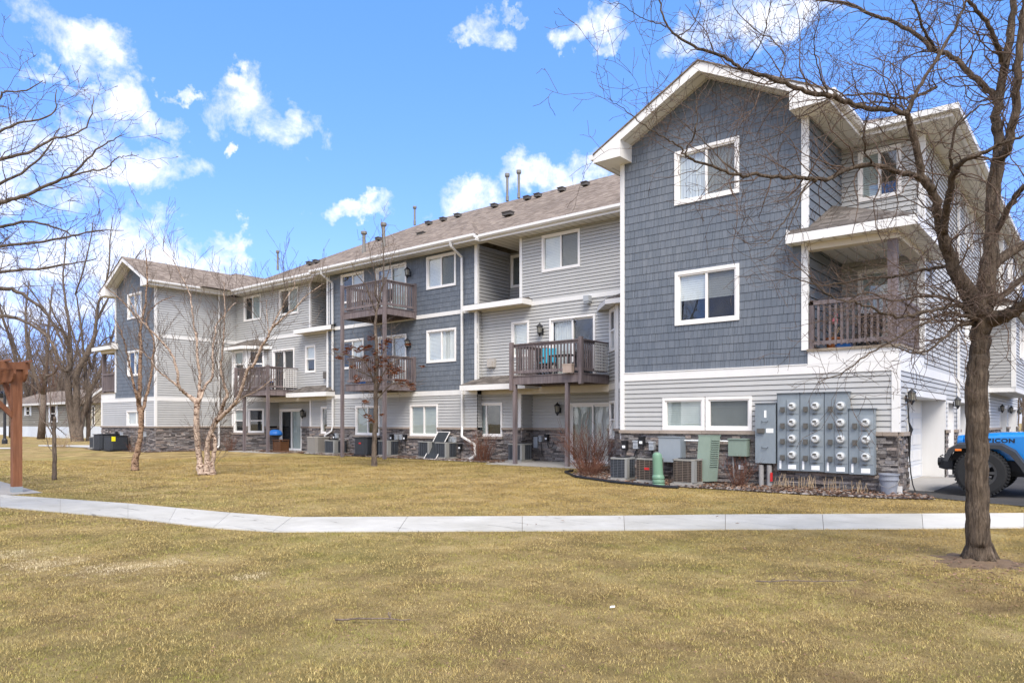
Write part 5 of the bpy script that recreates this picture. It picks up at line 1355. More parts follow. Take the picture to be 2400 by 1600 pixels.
def litter(px, py, s, label, mat='white_label'):
    p = gp(px, py); m = MB(); m.hexa([(p.x-s, p.y-s*.3, p.z+.02), (p.x+s, p.y-s*.1, p.z+.03), (p.x+s*.8, p.y+s*.3, p.z+.03), (p.x-s*.7, p.y+s*.3, p.z+.022), (p.x-s, p.y-s*.2, p.z+.032), (p.x+s*.9, p.y, p.z+.045), (p.x+s*.7, p.y+s*.3, p.z+.04), (p.x-s*.7, p.y+s*.25, p.z+.036)])
    return tag(m.build('litter_scrap', M[mat]), label, 'litter')
litter(1436, 1430, .022, 'small white scrap lying on the grass in the middle of the near lawn')

# ---------------------------------------------------------------- pergola
PX, PY = -17.93, 5.14
t = empty('pergola', (PX-1.8, PY-1.9, 0), 'reddish brown timber pergola with braced posts on a concrete slab', 'pergola')
px_, py_ = (PX, PX-3.7), (PY, PY-3.8)
for x in px_:
    for y in py_:
        MB().box(x-.085, x+.085, y-.085, y+.085, .07, 2.72).build('post', M['cedar'], t)
        MB().box(x-.092, x+.092, y-.092, y+.092, .012, .13).build('post_base', M['grey_light'], t)
        sx = -1 if x == px_[0] else 1; sy = -1 if y == py_[0] else 1
        MB().beam((x+sx*.06, y, 1.60+.02), (x+sx*.72, y, 2.36), .09, .09).build('brace', M['cedar'], t); MB().beam((x, y+sy*.06, 1.62), (x, y+sy*.72, 2.36), .09, .09).build('brace', M['cedar'], t)
for y in py_:
    for o in (-.11, .11):
        q = MB(); x0, x1 = px_[1]-.3, px_[0]+.28; z0, z1 = 2.36, 2.62
        q.prism([(x0, y+o-.022, z0+.16), (x0+.16, y+o-.022, z0), (x1-.16, y+o-.022, z0), (x1-.06, y+o-.022, z0+.06), (x1, y+o-.022, z0+.16), (x1, y+o-.022, z1), (x0, y+o-.022, z1)], (0, .044, 0)); q.build('beam', M['cedar_x'], t)
for i in range(9):
    x = px_[1]-.1 + (px_[0]-px_[1]+.2)*i/8; MB().box(x-.022, x+.022, py_[1]-.3, py_[0]+.22, 2.622, 2.77).build('rafter', M['cedar'], t)
for i in range(12):
    y = py_[1]-.25 + (py_[0]-py_[1]+.4)*i/11; MB().box(px_[1]-.35, px_[0]+.42, y-.02, y+.02, 2.772, 2.812).build('purlin', M['cedar_x'], t)

# ---------------------------------------------------------------- houses far left
def house(x0, x1, y0, y1, zw, zr, mat, label, wins, ridge='x', skirt=.8, gz=.16):
    t = empty('neighbour_house', (.5*(x0+x1), y0, gz), label, 'house')
    m = MB(); k = gz+skirt
    while k < gz+zw: m.box(x0, x1, y0, y1, k, min(k+.18, gz+zw)); m.box(x0-.012, x1+.012, y0-.012, y1+.012, k, k+.03); k += .2
    m.build('wall', M[mat], t)
    MB().box(x0-.02, x1+.02, y0-.02, y1+.02, gz-.1, gz+skirt).build('skirting', M['skirt'], t)
    r = MB(); e = .35; zt = gz+zw
    if ridge == 'x':
        ym = .5*(y0+y1); r.prism([(x0-e, y0-e, zt), (x0-e, ym, zt+zr), (x0-e, y1+e, zt), (x0-e, y1+e, zt-.12), (x0-e, y0-e, zt-.12)], (x1-x0+2*e, 0, 0))
    else:
        xm = .5*(x0+x1); r.prism([(x0-e, y0-e, zt), (xm, y0-e, zt+zr), (x1+e, y0-e, zt), (x1+e, y0-e, zt-.12), (x0-e, y0-e, zt-.12)], (0, y1-y0+2*e, 0))
    rf = r.build('roof', M['roof'], t)
    f = MB(); ux = x0-e
    if ridge == 'x': f.box(x0-e, x1+e, y0-e-.03, y0-e, zt-.16, zt+.03)
    else:
        for s_ in (x0-e, x1+e): f.hexa([(s_, y0-e-.04, zt-.18), (xm, y0-e-.04, zt+zr-.18), (xm, y0-e, zt+zr-.18), (s_, y0-e, zt-.18), (s_, y0-e-.04, zt+.02), (xm, y0-e-.04, zt+zr+.02), (xm, y0-e, zt+zr+.02), (s_, y0-e, zt+.02)])
        gb = MB().prism([(x0, y0, zt-.1), (x1, y0, zt-.1), (xm, y0, zt+zr-.15)], (0, .1, 0)); gb.build('gable', M[mat], t)
    f.build('fascia', M['trim'], rf)
    F = FY(y0)
    for (a, b, c, d, sh) in wins:
        w = MB(); cs = .09
        for q in ((a, b, d-cs, d), (a, b, c, c+cs), (a, a+cs, c, d), (b-cs, b, c, d), (a, b, .5*(c+d)-.03, .5*(c+d)+.03)): w.boxf(F, *q, .015, .07)
        wo = w.build('window', M['frame'], t); MB().boxf(F, a+cs, b-cs, c+cs, d-cs, .015, .03).build('pane', M['carglass'], wo)
        if sh:
            for u in (a-.42, b+.04): MB().boxf(F, u, u+.38, c, d, .015, .06).build('shutter', M['skirt'], wo)
    return t
house(-84, -67.2, 23, 30, 3.0, 1.4, 'house_grey', 'low grey manufactured house with white skirting behind the sapling', [(-77.4, -76.4, 2.1, 3.0, True), (-71.2, -69.9, 1.5, 3.0, True)], 'x', .95)
house(-67, -56.5, 24.5, 36, 3.05, 1.5, 'house_tan', 'cream gabled house partly hidden by the far corner of the building', [(-66.2, -65.6, 1.2, 2.9, False)], 'y', 1.0)
house(-112, -92, 20, 28, 3.0, 1.3, 'house_grey', 'dark grey house at the left edge behind the pergola', [(-99, -97.5, 1.4, 2.6, True)], 'x', .8)
# lamp post at the left edge
lp = gp(11, 1040)
t = empty('lamp_post', lp, 'slim black lamp post with curved arms at the left edge beyond the pergola', 'lamp post')
MB().lathe(tuple(lp), [(.16, 0), (.16, .25), (.09, .35), (.07, 3.0), (.09, 3.02), (.09, 3.1)], 12).build('pole', M['blackmetal'], t)
for s_ in (-1, 1): MB().tube([(lp.x, lp.y, lp.z+3.0), (lp.x+s_*.3, lp.y, lp.z+3.35), (lp.x+s_*.7, lp.y, lp.z+3.3)], .03, 8).build('arm', M['blackmetal'], t); MB().lathe((lp.x+s_*.75, lp.y, lp.z+2.9), [(.14, 0), (.2, .28), (.05, .42)], 12).build('lamp_head', M['blackmetal'], t)
# low hedge row far left / brown brush field far right
# ---------------------------------------------------------------- blue off-road car facing the garage (nose towards -X)
CX, CY, CZ = -2.44, 16.28, .17       # front face, centre line, ground
car = empty('parked_car', (CX+2.2, CY, CZ), 'bright blue boxy off road car parked nose first at the garage, behind the big trunk', 'car')
def W(x, y, z): return (CX + x, CY + y, CZ + z)   # x backwards from the nose, y across, z up
def bxc(m, x0, x1, y0, y1, z0, z1): return m.hexa([W(x0,y0,z0), W(x1,y0,z0), W(x1,y1,z0), W(x0,y1,z0), W(x0,y0,z1), W(x1,y0,z1), W(x1,y1,z1), W(x0,y1,z1)])
def loft(m, secs, close=True):
    k = len(m.v); n = len(secs[0])
    for s in secs: m.v += [W(*p) for p in s]
    for i in range(len(secs)-1):
        for j in range(n): m.f.append((k+i*n+j, k+i*n+(j+1)%n, k+(i+1)*n+(j+1)%n, k+(i+1)*n+j))
    m.f.append(tuple(range(k, k+n))[::-1]); m.f.append(tuple(k+(len(secs)-1)*n+j for j in range(n))); return m
def bev(o, w=.02, s=2):
    b = o.modifiers.new('bevel', 'BEVEL'); b.width = w; b.segments = s; b.limit_method = 'ANGLE'; b.angle_limit = radians(35); return o
def sec(x, hw, z0, z1, c=.05): return [(x, -hw, z0), (x, hw, z0), (x, hw, z1-c), (x, hw-c*1.2, z1), (x, -hw+c*1.2, z1), (x, -hw, z1-c)]
# body tub
m = MB(); loft(m, [sec(1.62, .74, .52, 1.12), sec(1.9, .78, .48, 1.14), sec(4.25, .78, .48, 1.14)]); bev(m.build('body', M['paint'], car))
m = MB(); loft(m, [sec(.38, .56, .68, 1.06, .06), sec(.42, .60, .66, 1.10, .07), sec(1.0, .68, .64, 1.15, .07), sec(1.62, .73, .62, 1.165, .07)]); hood = bev(m.build('hood', M['paint'], car))
# nose: grille with slots, lamps
m = MB(); loft(m, [sec(.30, .60, .62, 1.08, .08), sec(.40, .62, .60, 1.10, .08)]); gr = bev(m.build('grille', M['paint'], car))
for i in range(7): y = -.27+i*.09; bxc(MB(), .285, .302, y-.024, y+.024, .72, 1.0).build('slot', M['black'], gr)
for s in (-1, 1):
    q = MB(); k0 = [W(.27, s*.44+.095*cos(a*pi/10), .88+.095*sin(a*pi/10)) for a in range(20)]; q.prism(k0, (.05, 0, 0)); q.build('headlight', M['lampglass'], car)
    # flare: a broad flat topped arch over the front wheel
    for (wx, nm) in ((.72, 'front'), (3.45, 'rear')):
        prof_o = [(-.60, .66), (-.52, .86), (-.36, .96), (.30, .96), (.50, .84), (.66, .60), (.78, .40)]
        prof_i = [(-.52, .64), (-.45, .80), (-.32, .885), (.27, .885), (.43, .78), (.57, .58), (.67, .40)]
        q = MB(); y0, y1 = (s*.66, s*.93); n = len(prof_o)
        for i in range(n-1):
            a, b = prof_o[i], prof_o[i+1]; c, d = prof_i[i+1], prof_i[i]
            q.hexa([W(wx+d[0], y0, d[1]), W(wx+c[0], y0, c[1]), W(wx+c[0], y1, c[1]-.03), W(wx+d[0], y1, d[1]-.03), W(wx+a[0], y0, a[1]), W(wx+b[0], y0, b[1]), W(wx+b[0], y1, b[1]-.035), W(wx+a[0], y1, a[1]-.035)])
        q.build('fender_flare', M['flare'], car)
        q = MB(); q.prism([W(wx+a, s*.60, b) for a, b in prof_i], (0, s*.02, 0)); q.build('wheel_well', M['black'], car)
    bxc(MB(), .32, .42, s*.93-(.0 if s > 0 else .025), s*.93+(.025 if s > 0 else 0), .81, .845).build('side_marker', M['amber'], car)
    q = MB(); q.hexa([W(.29, s*.70, .80), W(.36, s*.70, .80), W(.36, s*.90, .80), W(.29, s*.90, .80), W(.29, s*.70, .86), W(.36, s*.70, .86), W(.36, s*.90, .86), W(.29, s*.90, .86)]); q.build('turn_signal', M['amber'], car)
    bxc(MB(), 1.62, 4.25, s*.785-(.02 if s < 0 else 0), s*.785+(.02 if s > 0 else 0), .36, .46).build('rock_rail', M['black'], car)
    # doors with handle, glass
    for (a, b) in ((1.72, 2.55), (2.60, 3.35)):
        yy = s*.785; d = bxc(MB(), a, b, min(yy, yy+s*.018), max(yy, yy+s*.018), .52, 1.12).build('door', M['paint'], car); bev(d, .012)
        bxc(MB(), b-.20, b-.06, min(yy+s*.02, yy+s*.045), max(yy+s*.02, yy+s*.045), 1.0, 1.03).build('door_handle', M['black'], d)
    q = MB(); loft(q, [sec(1.80, .07, 1.22, 1.42, .02), sec(1.86, .07, 1.22, 1.42, .02)]); q.v = [(x, y+s*.93, z) for x, y, z in q.v]; q.build('side_mirror', M['black'], car)
# windscreen and hard top
m = MB(); m.hexa([W(1.66,-.72,1.14), W(1.72,-.72,1.14), W(1.72,.72,1.14), W(1.66,.72,1.14), W(1.98,-.64,1.74), W(2.04,-.64,1.74), W(2.04,.64,1.74), W(1.98,.64,1.74)]); ws = bev(m.build('windscreen_frame', M['paint'], car))
m = MB(); m.hexa([W(1.675,-.64,1.20), W(1.69,-.64,1.20), W(1.69,.64,1.20), W(1.675,.64,1.20), W(1.955,-.57,1.69), W(1.97,-.57,1.69), W(1.97,.57,1.69), W(1.955,.57,1.69)]); m.build('windscreen', M['carglass'], ws)
m = MB(); loft(m, [[(2.0, -.66, 1.70), (2.0, .66, 1.70), (2.0, .64, 1.80), (2.0, -.64, 1.80)], [(4.2, -.68, 1.70), (4.2, .68, 1.70), (4.2, .66, 1.82), (4.2, -.66, 1.82)]]); bev(m.build('hard_top', M['flare'], car), .03)
for s in (-1, 1):
    for (xa, xb) in ((1.74, 2.02), (2.58, 2.58), (3.38, 3.38), (4.2, 4.15)): MB().beam(W(xa, s*.75, 1.13), W(xb, s*.66, 1.72), .06, .06).build('roof_pillar', M['flare'], car)
for s in (-1, 1):
    for (a, b, c, d) in ((1.78, 2.55, 2.55, 2.03), (2.61, 3.35, 3.35, 2.61), (3.41, 4.17, 4.12, 3.41)): MB().quad(W(a, s*.755, 1.14), W(b, s*.755, 1.14), W(c, s*.665, 1.70), W(d, s*.665, 1.70)).build('side_window', M['carglass'], car)
bxc(MB(), 4.2, 4.24, -.6, .6, 1.2, 1.68).build('rear_window', M['carglass'], car)
# bumpers, winch area, under body
m = MB(); loft(m, [[(-.02, -.46, .46), (-.02, .46, .46), (-.02, .44, .64), (-.02, -.44, .64)], [(.10, -.56, .44), (.10, .56, .44), (.10, .56, .66), (.10, -.56, .66)], [(.24, -.58, .44), (.24, .58, .44), (.24, .58, .66), (.24, -.58, .66)]]); bp = bev(m.build('front_bumper', M['flare'], car))
for s in (-1, 1):
    q = MB(); c0 = [W(-.03, s*.42+.075*cos(a*pi/8), .58+.08*sin(a*pi/8)) for a in range(16)]; q.prism(c0, (.1, 0, 0)); q.build('fog_lamp', M['black'], bp)
    MB().tube([W(.02, s*.22, .64), W(-.03, s*.22, .67), W(.02, s*.22, .70)], .014, 6).build('tow_hook', M['black'], bp)
bxc(MB(), .05, .3, -.3, .3, .67, .70).build('winch_plate', M['black'], bp)
bxc(MB(), .2, 4.2, -.42, .42, .34, .50).build('chassis', M['black'], car); bxc(MB(), .72-.06, .72+.06, -.7, .7, .37, .47).build('axle', M['black'], car); bxc(MB(), 3.39, 3.51, -.7, .7, .37, .47).build('axle', M['black'], car)
bxc(MB(), 4.27, 4.42, -.8, .8, .50, .68).build('rear_bumper', M['flare'], car)
for s in (-1, 1): bxc(MB(), 4.25, 4.30, s*.70-.07, s*.70+.07, .85, 1.05).build('tail_light', M['red'], car)
# wheels
def wheel(wx, s, spare=False):
    q = MB(); R_ = .42; n = 40; hw = .14
    prof = [(-hw, .24), (-hw, .36), (-hw*.9, .40), (-hw*.6, .42), (hw*.6, .42), (hw*.9, .40), (hw, .36), (hw, .24)]
    k = len(q.v)
    def pt(a, y, r):
        if spare: return W(wx + y, r*cos(a), .98 + r*sin(a))
        return W(wx + r*cos(a), s*.80 + y, R_ + r*sin(a))
    for i in range(n):
        a = 2*pi*i/n
        for (y, r) in prof: q.v.append(pt(a, y, r))
    P = len(prof)
    for i in range(n):
        for j in range(P-1): q.f.append((k+i*P+j, k+i*P+j+1, k+((i+1)%n)*P+j+1, k+((i+1)%n)*P+j))
    for i in range(44):    # tread blocks
        a = 2*pi*i/44; b = a+.075; lo = .40
        for (ya, yb) in ((-hw*.98, -hw*.45), (-hw*.3, hw*.3), (hw*.45, hw*.98)):
            sh = .03 if ya < -.1 or ya > .05 else 0
            q.hexa([pt(a+sh, ya, lo), pt(b+sh, ya, lo), pt(b+sh, yb, lo), pt(a+sh, yb, lo), pt(a+sh, ya, .432), pt(b+sh, ya, .432), pt(b+sh, yb, .432), pt(a+sh, yb, .432)])
    w = q.build('wheel', M['tyre'], car)
    r = MB(); o = s*hw*.55 if not spare else hw*.6
    ring = [(0, .245), (.02, .245), (.02, .20), (0, .20)]
    for i in range(n):
        a, b = 2*pi*i/n, 2*pi*(i+1)/n
        for (y1, r1), (y2, r2) in zip(ring, ring[1:]+ring[:1]):
            sy = s if not spare else 1
            r.quad(pt(a, o+sy*y1, r1), pt(b, o+sy*y1, r1), pt(b, o+sy*y2, r2), pt(a, o+sy*y2, r2))
    for i in range(8):
        a = 2*pi*i/8; da = .14; sy = s if not spare else 1
        r.hexa([pt(a-da*2, o, .05), pt(a+da*2, o, .05), pt(a+da, o, .22), pt(a-da, o, .22), pt(a-da*2, o+sy*.025, .05), pt(a+da*2, o+sy*.025, .05), pt(a+da, o+sy*.015, .22), pt(a-da, o+sy*.015, .22)])
    r.build('rim', M['rim'], w)
    q = MB(); q.poly([pt(2*pi*i/16, (o+ (s if not spare else 1)*.03), .055) for i in range(16)]); q.build('hub_cap', M['chrome'], w)
for wx in (.72, 3.45):
    for s in (-1, 1): wheel(wx, s)
wheel(4.42, 1, spare=True)
# lettering on the side of the hood, both sides
for s in (-1, 1):
    cu = bpy.data.curves.new('lettering', 'FONT'); cu.body = 'RUBICON'; cu.size = .10; cu.extrude = .001; cu.align_x = 'LEFT'; cu.offset = .004; cu.space_character = 1.12
    tmp = bpy.data.objects.new('tmp', cu); C.objects.link(tmp); dg = bpy.context.evaluated_depsgraph_get()
    me = bpy.data.meshes.new_from_object(tmp.evaluated_get(dg)); bpy.data.objects.remove(tmp); bpy.data.curves.remove(cu)
    o = bpy.data.objects.new('hood_lettering', me); me.materials.clear(); me.materials.append(M['black']); C.objects.link(o); me.name = 'hood_lettering'
    xs_ = [v.co.x for v in me.vertices]; ww_ = max(xs_)-min(xs_)
    k = Matrix(((.60/ww_, 0, 0), (0, 1, 0), (0, 0, 1))).to_4x4()
    # side of the hood leans out towards the windscreen: follow it
    ang = atan2(.05, .62)
    if s < 0: Mx = Matrix.Translation(W(.60, -.633, .965)) @ Matrix.Rotation(-.118, 4, 'Z') @ Matrix.Rotation(radians(90), 4, 'X') @ k
    else: Mx = Matrix.Translation(W(1.20, .704, .965)) @ Matrix.Rotation(pi+.118, 4, 'Z') @ Matrix.Rotation(radians(90), 4, 'X') @ k
    me.transform(Mx); o.parent = hood; o.matrix_parent_inverse = PW(hood).inverted()
# ---------------------------------------------------------------- bare trees
def spline(pts, rad, sub=4, wob=0.0, rr=None):
    """Catmull-Rom through the given points, radii interpolated"""
    P = [Vector(p) for p in pts]; out, ro = [], []
    E_ = [P[0]*2-P[1]] + P + [P[-1]*2-P[-2]]
    for i in range(len(P)-1):
        a, b, c, d = E_[i:i+4]
        for k in range(sub):
            t = k/sub; q = .5*((2*b)+(c-a)*t+(2*a-5*b+4*c-d)*t*t+(3*b-a-3*c+d)*t**3)
            if wob and (i or k): q = q + Vector((rr.gauss(0,1), rr.gauss(0,1), rr.gauss(0,1)))*wob
            out.append(q); ro.append(rad[i]+(rad[i+1]-rad[i])*t)
    out.append(P[-1]); ro.append(rad[-1]); return out, ro
def rdir(d, ang, rr):
    o = d.orthogonal().normalized(); o.rotate(Matrix.Rotation(rr.random()*2*pi, 3, d))
    return (d*cos(ang) + o*sin(ang)).normalized()
def grow(mb, p, d, L, r, lvl, S, rr):
    """zigzag branch with children; S = style"""
    seg = S['seg'][min(lvl, len(S['seg'])-1)]; n = max(3, int(L/seg)); pts = [p]; dd = d.copy(); q = p.copy()
    for i in range(n):
        w = S['wob']; dd = (dd + Vector((rr.gauss(0,w), rr.gauss(0,w), rr.gauss(0,w))) + Vector((0,0,S['up'])) ).normalized()
        q = q + dd*(L/n); pts.append(q)
    rad = [max(S['rmin'], r*(1-.72*i/n)) for i in range(n+1)]
    mb.tube(pts, rad, 3 if r < S['thin'] else (5 if r < .02 else 7), cap=False)
    if lvl <= 0: return
    k = S['kids'][min(lvl, len(S['kids'])-1)]
    cnt = max(1, int(L*k*(.7+.6*rr.random())))
    for c in range(cnt):
        t = rr.uniform(S.get('t0', .15), .98); i = min(n-1, int(t*n)); b = (pts[i+1]-pts[i]).normalized()
        cd = rdir(b, radians(rr.uniform(*S['ang'])), rr); cd = (cd + Vector((0,0,S['cup']))).normalized()
        cl = L*rr.uniform(*S['len'])*(1-.45*t)
        if cl < S['lmin']: cl = S['lmin']*rr.uniform(.6, 1.2)
        grow(mb, pts[i]+(pts[i+1]-pts[i])*(t*n-i), cd, cl, max(S['rmin'], rad[i]*rr.uniform(.45, .7)), lvl-1, S, rr)
def dress(mb, pts, rad, S, rr, every, Lr, lvl, t0=0.0, rf=.5, minr=0, rmax=99):
    """side shoots along a traced limb"""
    acc = 0; tot = sum((b-a).length for a, b in zip(pts, pts[1:])); run = 0
    for i in range(len(pts)-1):
        s = (pts[i+1]-pts[i]).length; run += s; acc += s
        while acc > every:
            acc -= every*rr.uniform(.6, 1.4)
            if run/tot < t0: continue
            b = (pts[i+1]-pts[i]).normalized(); cd = rdir(b, radians(rr.uniform(*S['ang'])), rr); cd = (cd+Vector((0,0,S['cup']))).normalized()
            L = rr.uniform(*Lr)*(1-.35*run/tot)
            grow(mb, pts[i], cd, L, min(rmax, max(S['rmin'], rad[i]*rf*rr.uniform(.5, 1))), lvl, S, rr)
def limb(spec, d, rscale=None):
    """spec: (photo x, y at 2352 scale, radius px, depth offset)"""
    pts = []; rad = []
    for q in spec:
        x, y, r = q[:3]; dz = q[3] if len(q) > 3 else 0
        pts.append(at(x*1.0204, y*1.0204, d+dz)); rad.append(r*1.0204*(d+dz)/FL)
    return pts, rad
def nat(spec, k=1/1.0204): return [(q[0]*k, q[1]*k) + tuple(q[2:]) for q in spec]
def tree(name, label, trunk_specs, d, S, rr, bark_, twig_, lvl=2, every=.15, Lr=(.3,1.0), group=None, extra=None, trunk_n=18, wob=.006, cat='tree', t0=.0, rmax=.012, thin_=.60, furrow=0):
    base = trunk_specs[0][0]; loc = at(base[0]*1.0204, base[1]*1.0204, d+(base[3] if len(base) > 3 else 0))
    t = empty(name, (loc.x, loc.y, ground(loc.x, loc.y)), label, cat, group)
    tm, cm_ = MB(), MB()
    for i, sp in enumerate(trunk_specs):
        top_ = trunk_specs[0][1][2]*1.02*d/FL
        P, r_ = limb(sp, d); r_ = [q*(thin_ + (1-thin_)*min(1, (q/top_)**1.3)) for q in r_]; P, r_ = spline(P, r_, 5, wob*(1 if r_[0] < .05 else 1.3), rr)
        if i == 0 and furrow: k0_ = len(tm.v)
        n = trunk_n if i == 0 and furrow else min(trunk_n, 20) if max(r_) > .05 else (10 if max(r_) > .02 else 7)
        tm.tube(P, r_, n, cap=True)
        if i == 0 and furrow:
            P2, R2 = [], []
            for a_, b_, ra, rb in zip(P, P[1:], r_, r_[1:]):
                m_ = max(1, int((b_-a_).length/.03))
                for q_ in range(m_): P2.append(a_.lerp(b_, q_/m_)); R2.append(ra+(rb-ra)*q_/m_)
            del tm.v[k0_:]; tm.f = [f_ for f_ in tm.f if max(f_) < k0_]; tm.tube(P2+[P[-1]], R2+[r_[-1]], n, cap=True)
            from mathutils import noise as mn
            for vi in range(k0_, len(tm.v)):
                c_ = (P2+[P[-1]])[(vi-k0_)//n]; v_ = Vector(tm.v[vi]); o_ = v_-c_; aa = atan2(o_.y, o_.x)
                rg = mn.noise(Vector((cos(aa)*3.2, sin(aa)*3.2, v_.z*1.4)))*1.1 + mn.ridged_multi_fractal(Vector((cos(aa)*4.5, sin(aa)*4.5, v_.z*2.6)), 1, 2, 3, 1, 2)*-.45 + .5
                v2 = c_ + o_*(1+furrow*rg); tm.v[vi] = tuple(v2)
        dress(cm_, P, r_, S, rr, every, Lr, lvl, t0 if i == 0 else .03, rmax=rmax)
    if extra: extra(tm, cm_)
    tr = tm.build('trunk', M[bark_], t, smooth=True); cr = cm_.build('crown', M[twig_], t, smooth=True)
    return t, tr, cr
# -- the big honey locust on the right
SL = dict(seg=[.055, .07, .09], wob=.26, up=.0, kids=[0, 6.0, 5.0], ang=(30, 75), cup=.08, len=(.35, .8), lmin=.10, rmin=.0019, thin=.006)
rr = random.Random(42)
big = [
 [(2250,1318,34),(2249,1290,28),(2247,1250,26),(2245,1150,24.5),(2243,1040,24),(2244,960,24.5),(2243,880,23.5),(2251,800,22),(2257,730,23.5),(2262,670,22),(2272,600,18.5),(2278,520,17,.05),(2282,440,17.5,.1),(2290,380,17.5,.1),(2296,330,14,.15),(2288,270,13,.2),(2300,200,12,.25),(2318,100,11,.3),(2330,0,9,.35),(2335,-120,6,.4)],
 [(2255,722,26),(2215,660,20,-.05),(2185,600,17,-.1),(2165,535,15,-.2),(2145,450,13,-.3),(2122,410,12,-.35),(2108,350,11,-.4),(2092,290,10,-.45),(2084,258,9,-.5),(2110,205,6,-.5),(2150,140,5.5,-.45),(2200,48,5,-.4),(2228,-20,4,-.35)],
 [(2084,262,8.5,-.5),(2040,252,8.5,-.55),(1977,246,8.5,-.6),(1940,232,8.5,-.65),(1900,218,8.5,-.7),(1850,210,7.5,-.72),(1790,186,7,-.75),(1705,160,6,-.8),(1664,130,5.5,-.85),(1605,112,5,-.9),(1556,84,4.2,-.95),(1530,55,3.6,-1.0),(1514,0,3,-1.0),(1500,-60,2,-1)],
 [(2134,418,10,-.32),(2090,402,9,-.4),(2055,393,8.5,-.5),(2002,378,8,-.6),(1940,393,7.5,-.7),(1900,411,7,-.8),(1864,410,7,-.9),(1814,408,6.5,-1.0),(1745,402,6,-1.15),(1698,402,5.5,-1.25),(1648,385,5,-1.35),(1598,370,4.4,-1.4),(1573,353,3.8,-1.45),(1560,335,3,-1.5),(1522,315,2.4,-1.55),(1473,283,2,-1.6),(1432,250,1.4,-1.65),(1394,224,1,-1.7)],
 [(1573,353,3,-1.45),(1590,318,2.4,-1.5),(1598,290,2.2,-1.55),(1600,250,1.8,-1.6),(1598,210,1.3,-1.6)],
 [(1698,402,4,-1.25),(1650,360,2.4,-1.2),(1610,320,1.9,-1.15),(1560,275,1.3,-1.1),(1530,240,1,-1.1)],
 [(2168,540,12,-.2),(2178,455,11,-.5),(2190,400,10,-.7),(2215,368,8.5,-.9),(2262,350,7,-1.0),(2300,330,5.5,-1.1),(2352,310,4,-1.2)],
 [(2190,400,7,-.7),(2182,360,5,-.8),(2196,300,4,-.9),(2240,250,3.4,-1.0),(2300,225,2.6,-1.1)],
 [(2205,640,9,-.1),(2198,612,7,.2),(2150,616,6,.5),(2110,622,5.5,.7),(2060,636,5,.9),(2010,636,4.4,1.1),(1940,648,4,1.3),(1885,656,3,1.4),(1830,640,2,1.5),(1780,622,1.2,1.5)],
 [(2240,730,10,0),(2200,700,7,-.3),(2170,706,6,-.6),(2120,715,5.5,-.9),(2060,728,5,-1.1),(2000,706,4.4,-1.2),(1960,694,3.8,-1.3),(1915,684,3,-1.4),(1870,650,2.2,-1.5),(1820,600,1.5,-1.55)],
 [(2245,725,8,.1),(2190,690,6,.4),(2120,680,4.6,.6),(2050,690,3.6,.7),(1990,672,3,.9),(1950,690,2.4,1.0)],
 [(2236,742,9,0),(2200,748,6,-.4),(2170,775,5,-.7),(2130,806,4,-.9),(2088,808,3,-1.1),(2050,792,2.4,-1.2),(2028,780,1.6,-1.2)],
 [(2250,735,8,0),(2180,718,5.5,-.5),(2120,742,4.6,-.8),(2060,775,3.8,-1.1),(2000,810,3,-1.3),(1940,850,2.3,-1.4),(1880,878,1.4,-1.5)],
 [(2265,735,24,0),(2300,728,19,-.2),(2330,715,17,-.35),(2365,690,15,-.5),(2420,640,12,-.7),(2500,560,9,-.9)],
 [(2270,700,14,0),(2300,680,10,.2),(2335,650,9,.4),(2400,600,7,.6),(2480,540,5,.8)],
 [(2275,612,17,0),(2310,585,14,.1),(2340,570,13,.2),(2400,535,11,.4),(2480,490,8,.6)],
 [(2280,545,10,.05),(2320,470,9,-.2),(2352,430,8,-.4),(2420,370,6,-.6)],
 [(2292,372,14,.1),(2318,330,13,-.1),(2330,250,12,-.2),(2338,150,11,-.3),(2348,60,10,-.3),(2356,-60,8,-.3)],
 [(2300,250,11,.2),(2268,205,10,.3),(2225,165,9,.4),(2180,125,8,.5),(2151,120,8,.5),(2110,84,7,.6),(2050,50,6,.7),(1997,33,5.5,.8),(1960,12,5,.9),(1900,2,4,1.0),(1830,-10,3,1.1)],
 [(2310,165,9,.1),(2290,100,8,-.1),(2265,50,7,-.2),(2230,8,6,-.3),(2200,-30,5,-.3)],
 [(2151,120,6,.5),(2120,60,4.5,.2),(2098,0,4,.1),(2080,-60,3,0)],
 [(2084,262,5,-.5),(2062,240,3.2,-.2),(2020,235,2.8,.1),(1960,238,2.4,.4),(1900,226,2,.6),(1830,235,1.6,.8),(1790,250,1,.9)],
 [(2151,200,5.5,.3),(2080,225,4.4,.1),(2000,215,3.6,-.2),(1930,222,3,-.4),(1860,250,2.4,-.6),(1800,300,1.8,-.8),(1750,330,1.3,-.9)],
 [(2002,378,4,-.6),(1985,330,3,-.9),(1990,280,2.4,-1.0),(2005,240,1.8,-1.1),(2030,180,1.3,-1.2)],
 [(1864,410,3.6,-.9),(1830,460,2.6,-1.1),(1800,510,2.2,-1.2),(1770,550,1.6,-1.3),(1720,560,1.2,-1.3),(1670,530,.9,-1.3)],
 [(1900,218,3.2,-.7),(1880,160,2.4,-.9),(1870,100,2,-1.0),(1880,40,1.6,-1.1),(1870,-20,1.2,-1.1)],
 [(1705,160,2.8,-.8),(1740,110,2.2,-1),(1760,60,1.8,-1.1),(1770,0,1.4,-1.2)],
 [(1556,84,2.4,-.95),(1590,60,2,-.9),(1606,20,1.6,-.9),(1612,-30,1.3,-.9)],
 [(1530,62,2.2,-1),(1500,50,1.8,-1.05),(1470,40,1.5,-1.1),(1430,12,1.1,-1.15),(1400,8,.8,-1.2)],
 [(1790,186,2.8,-.75),(1800,120,2.2,-.6),(1740,70,1.8,-.5),(1690,20,1.4,-.4),(1680,-30,1,-.4)],
]
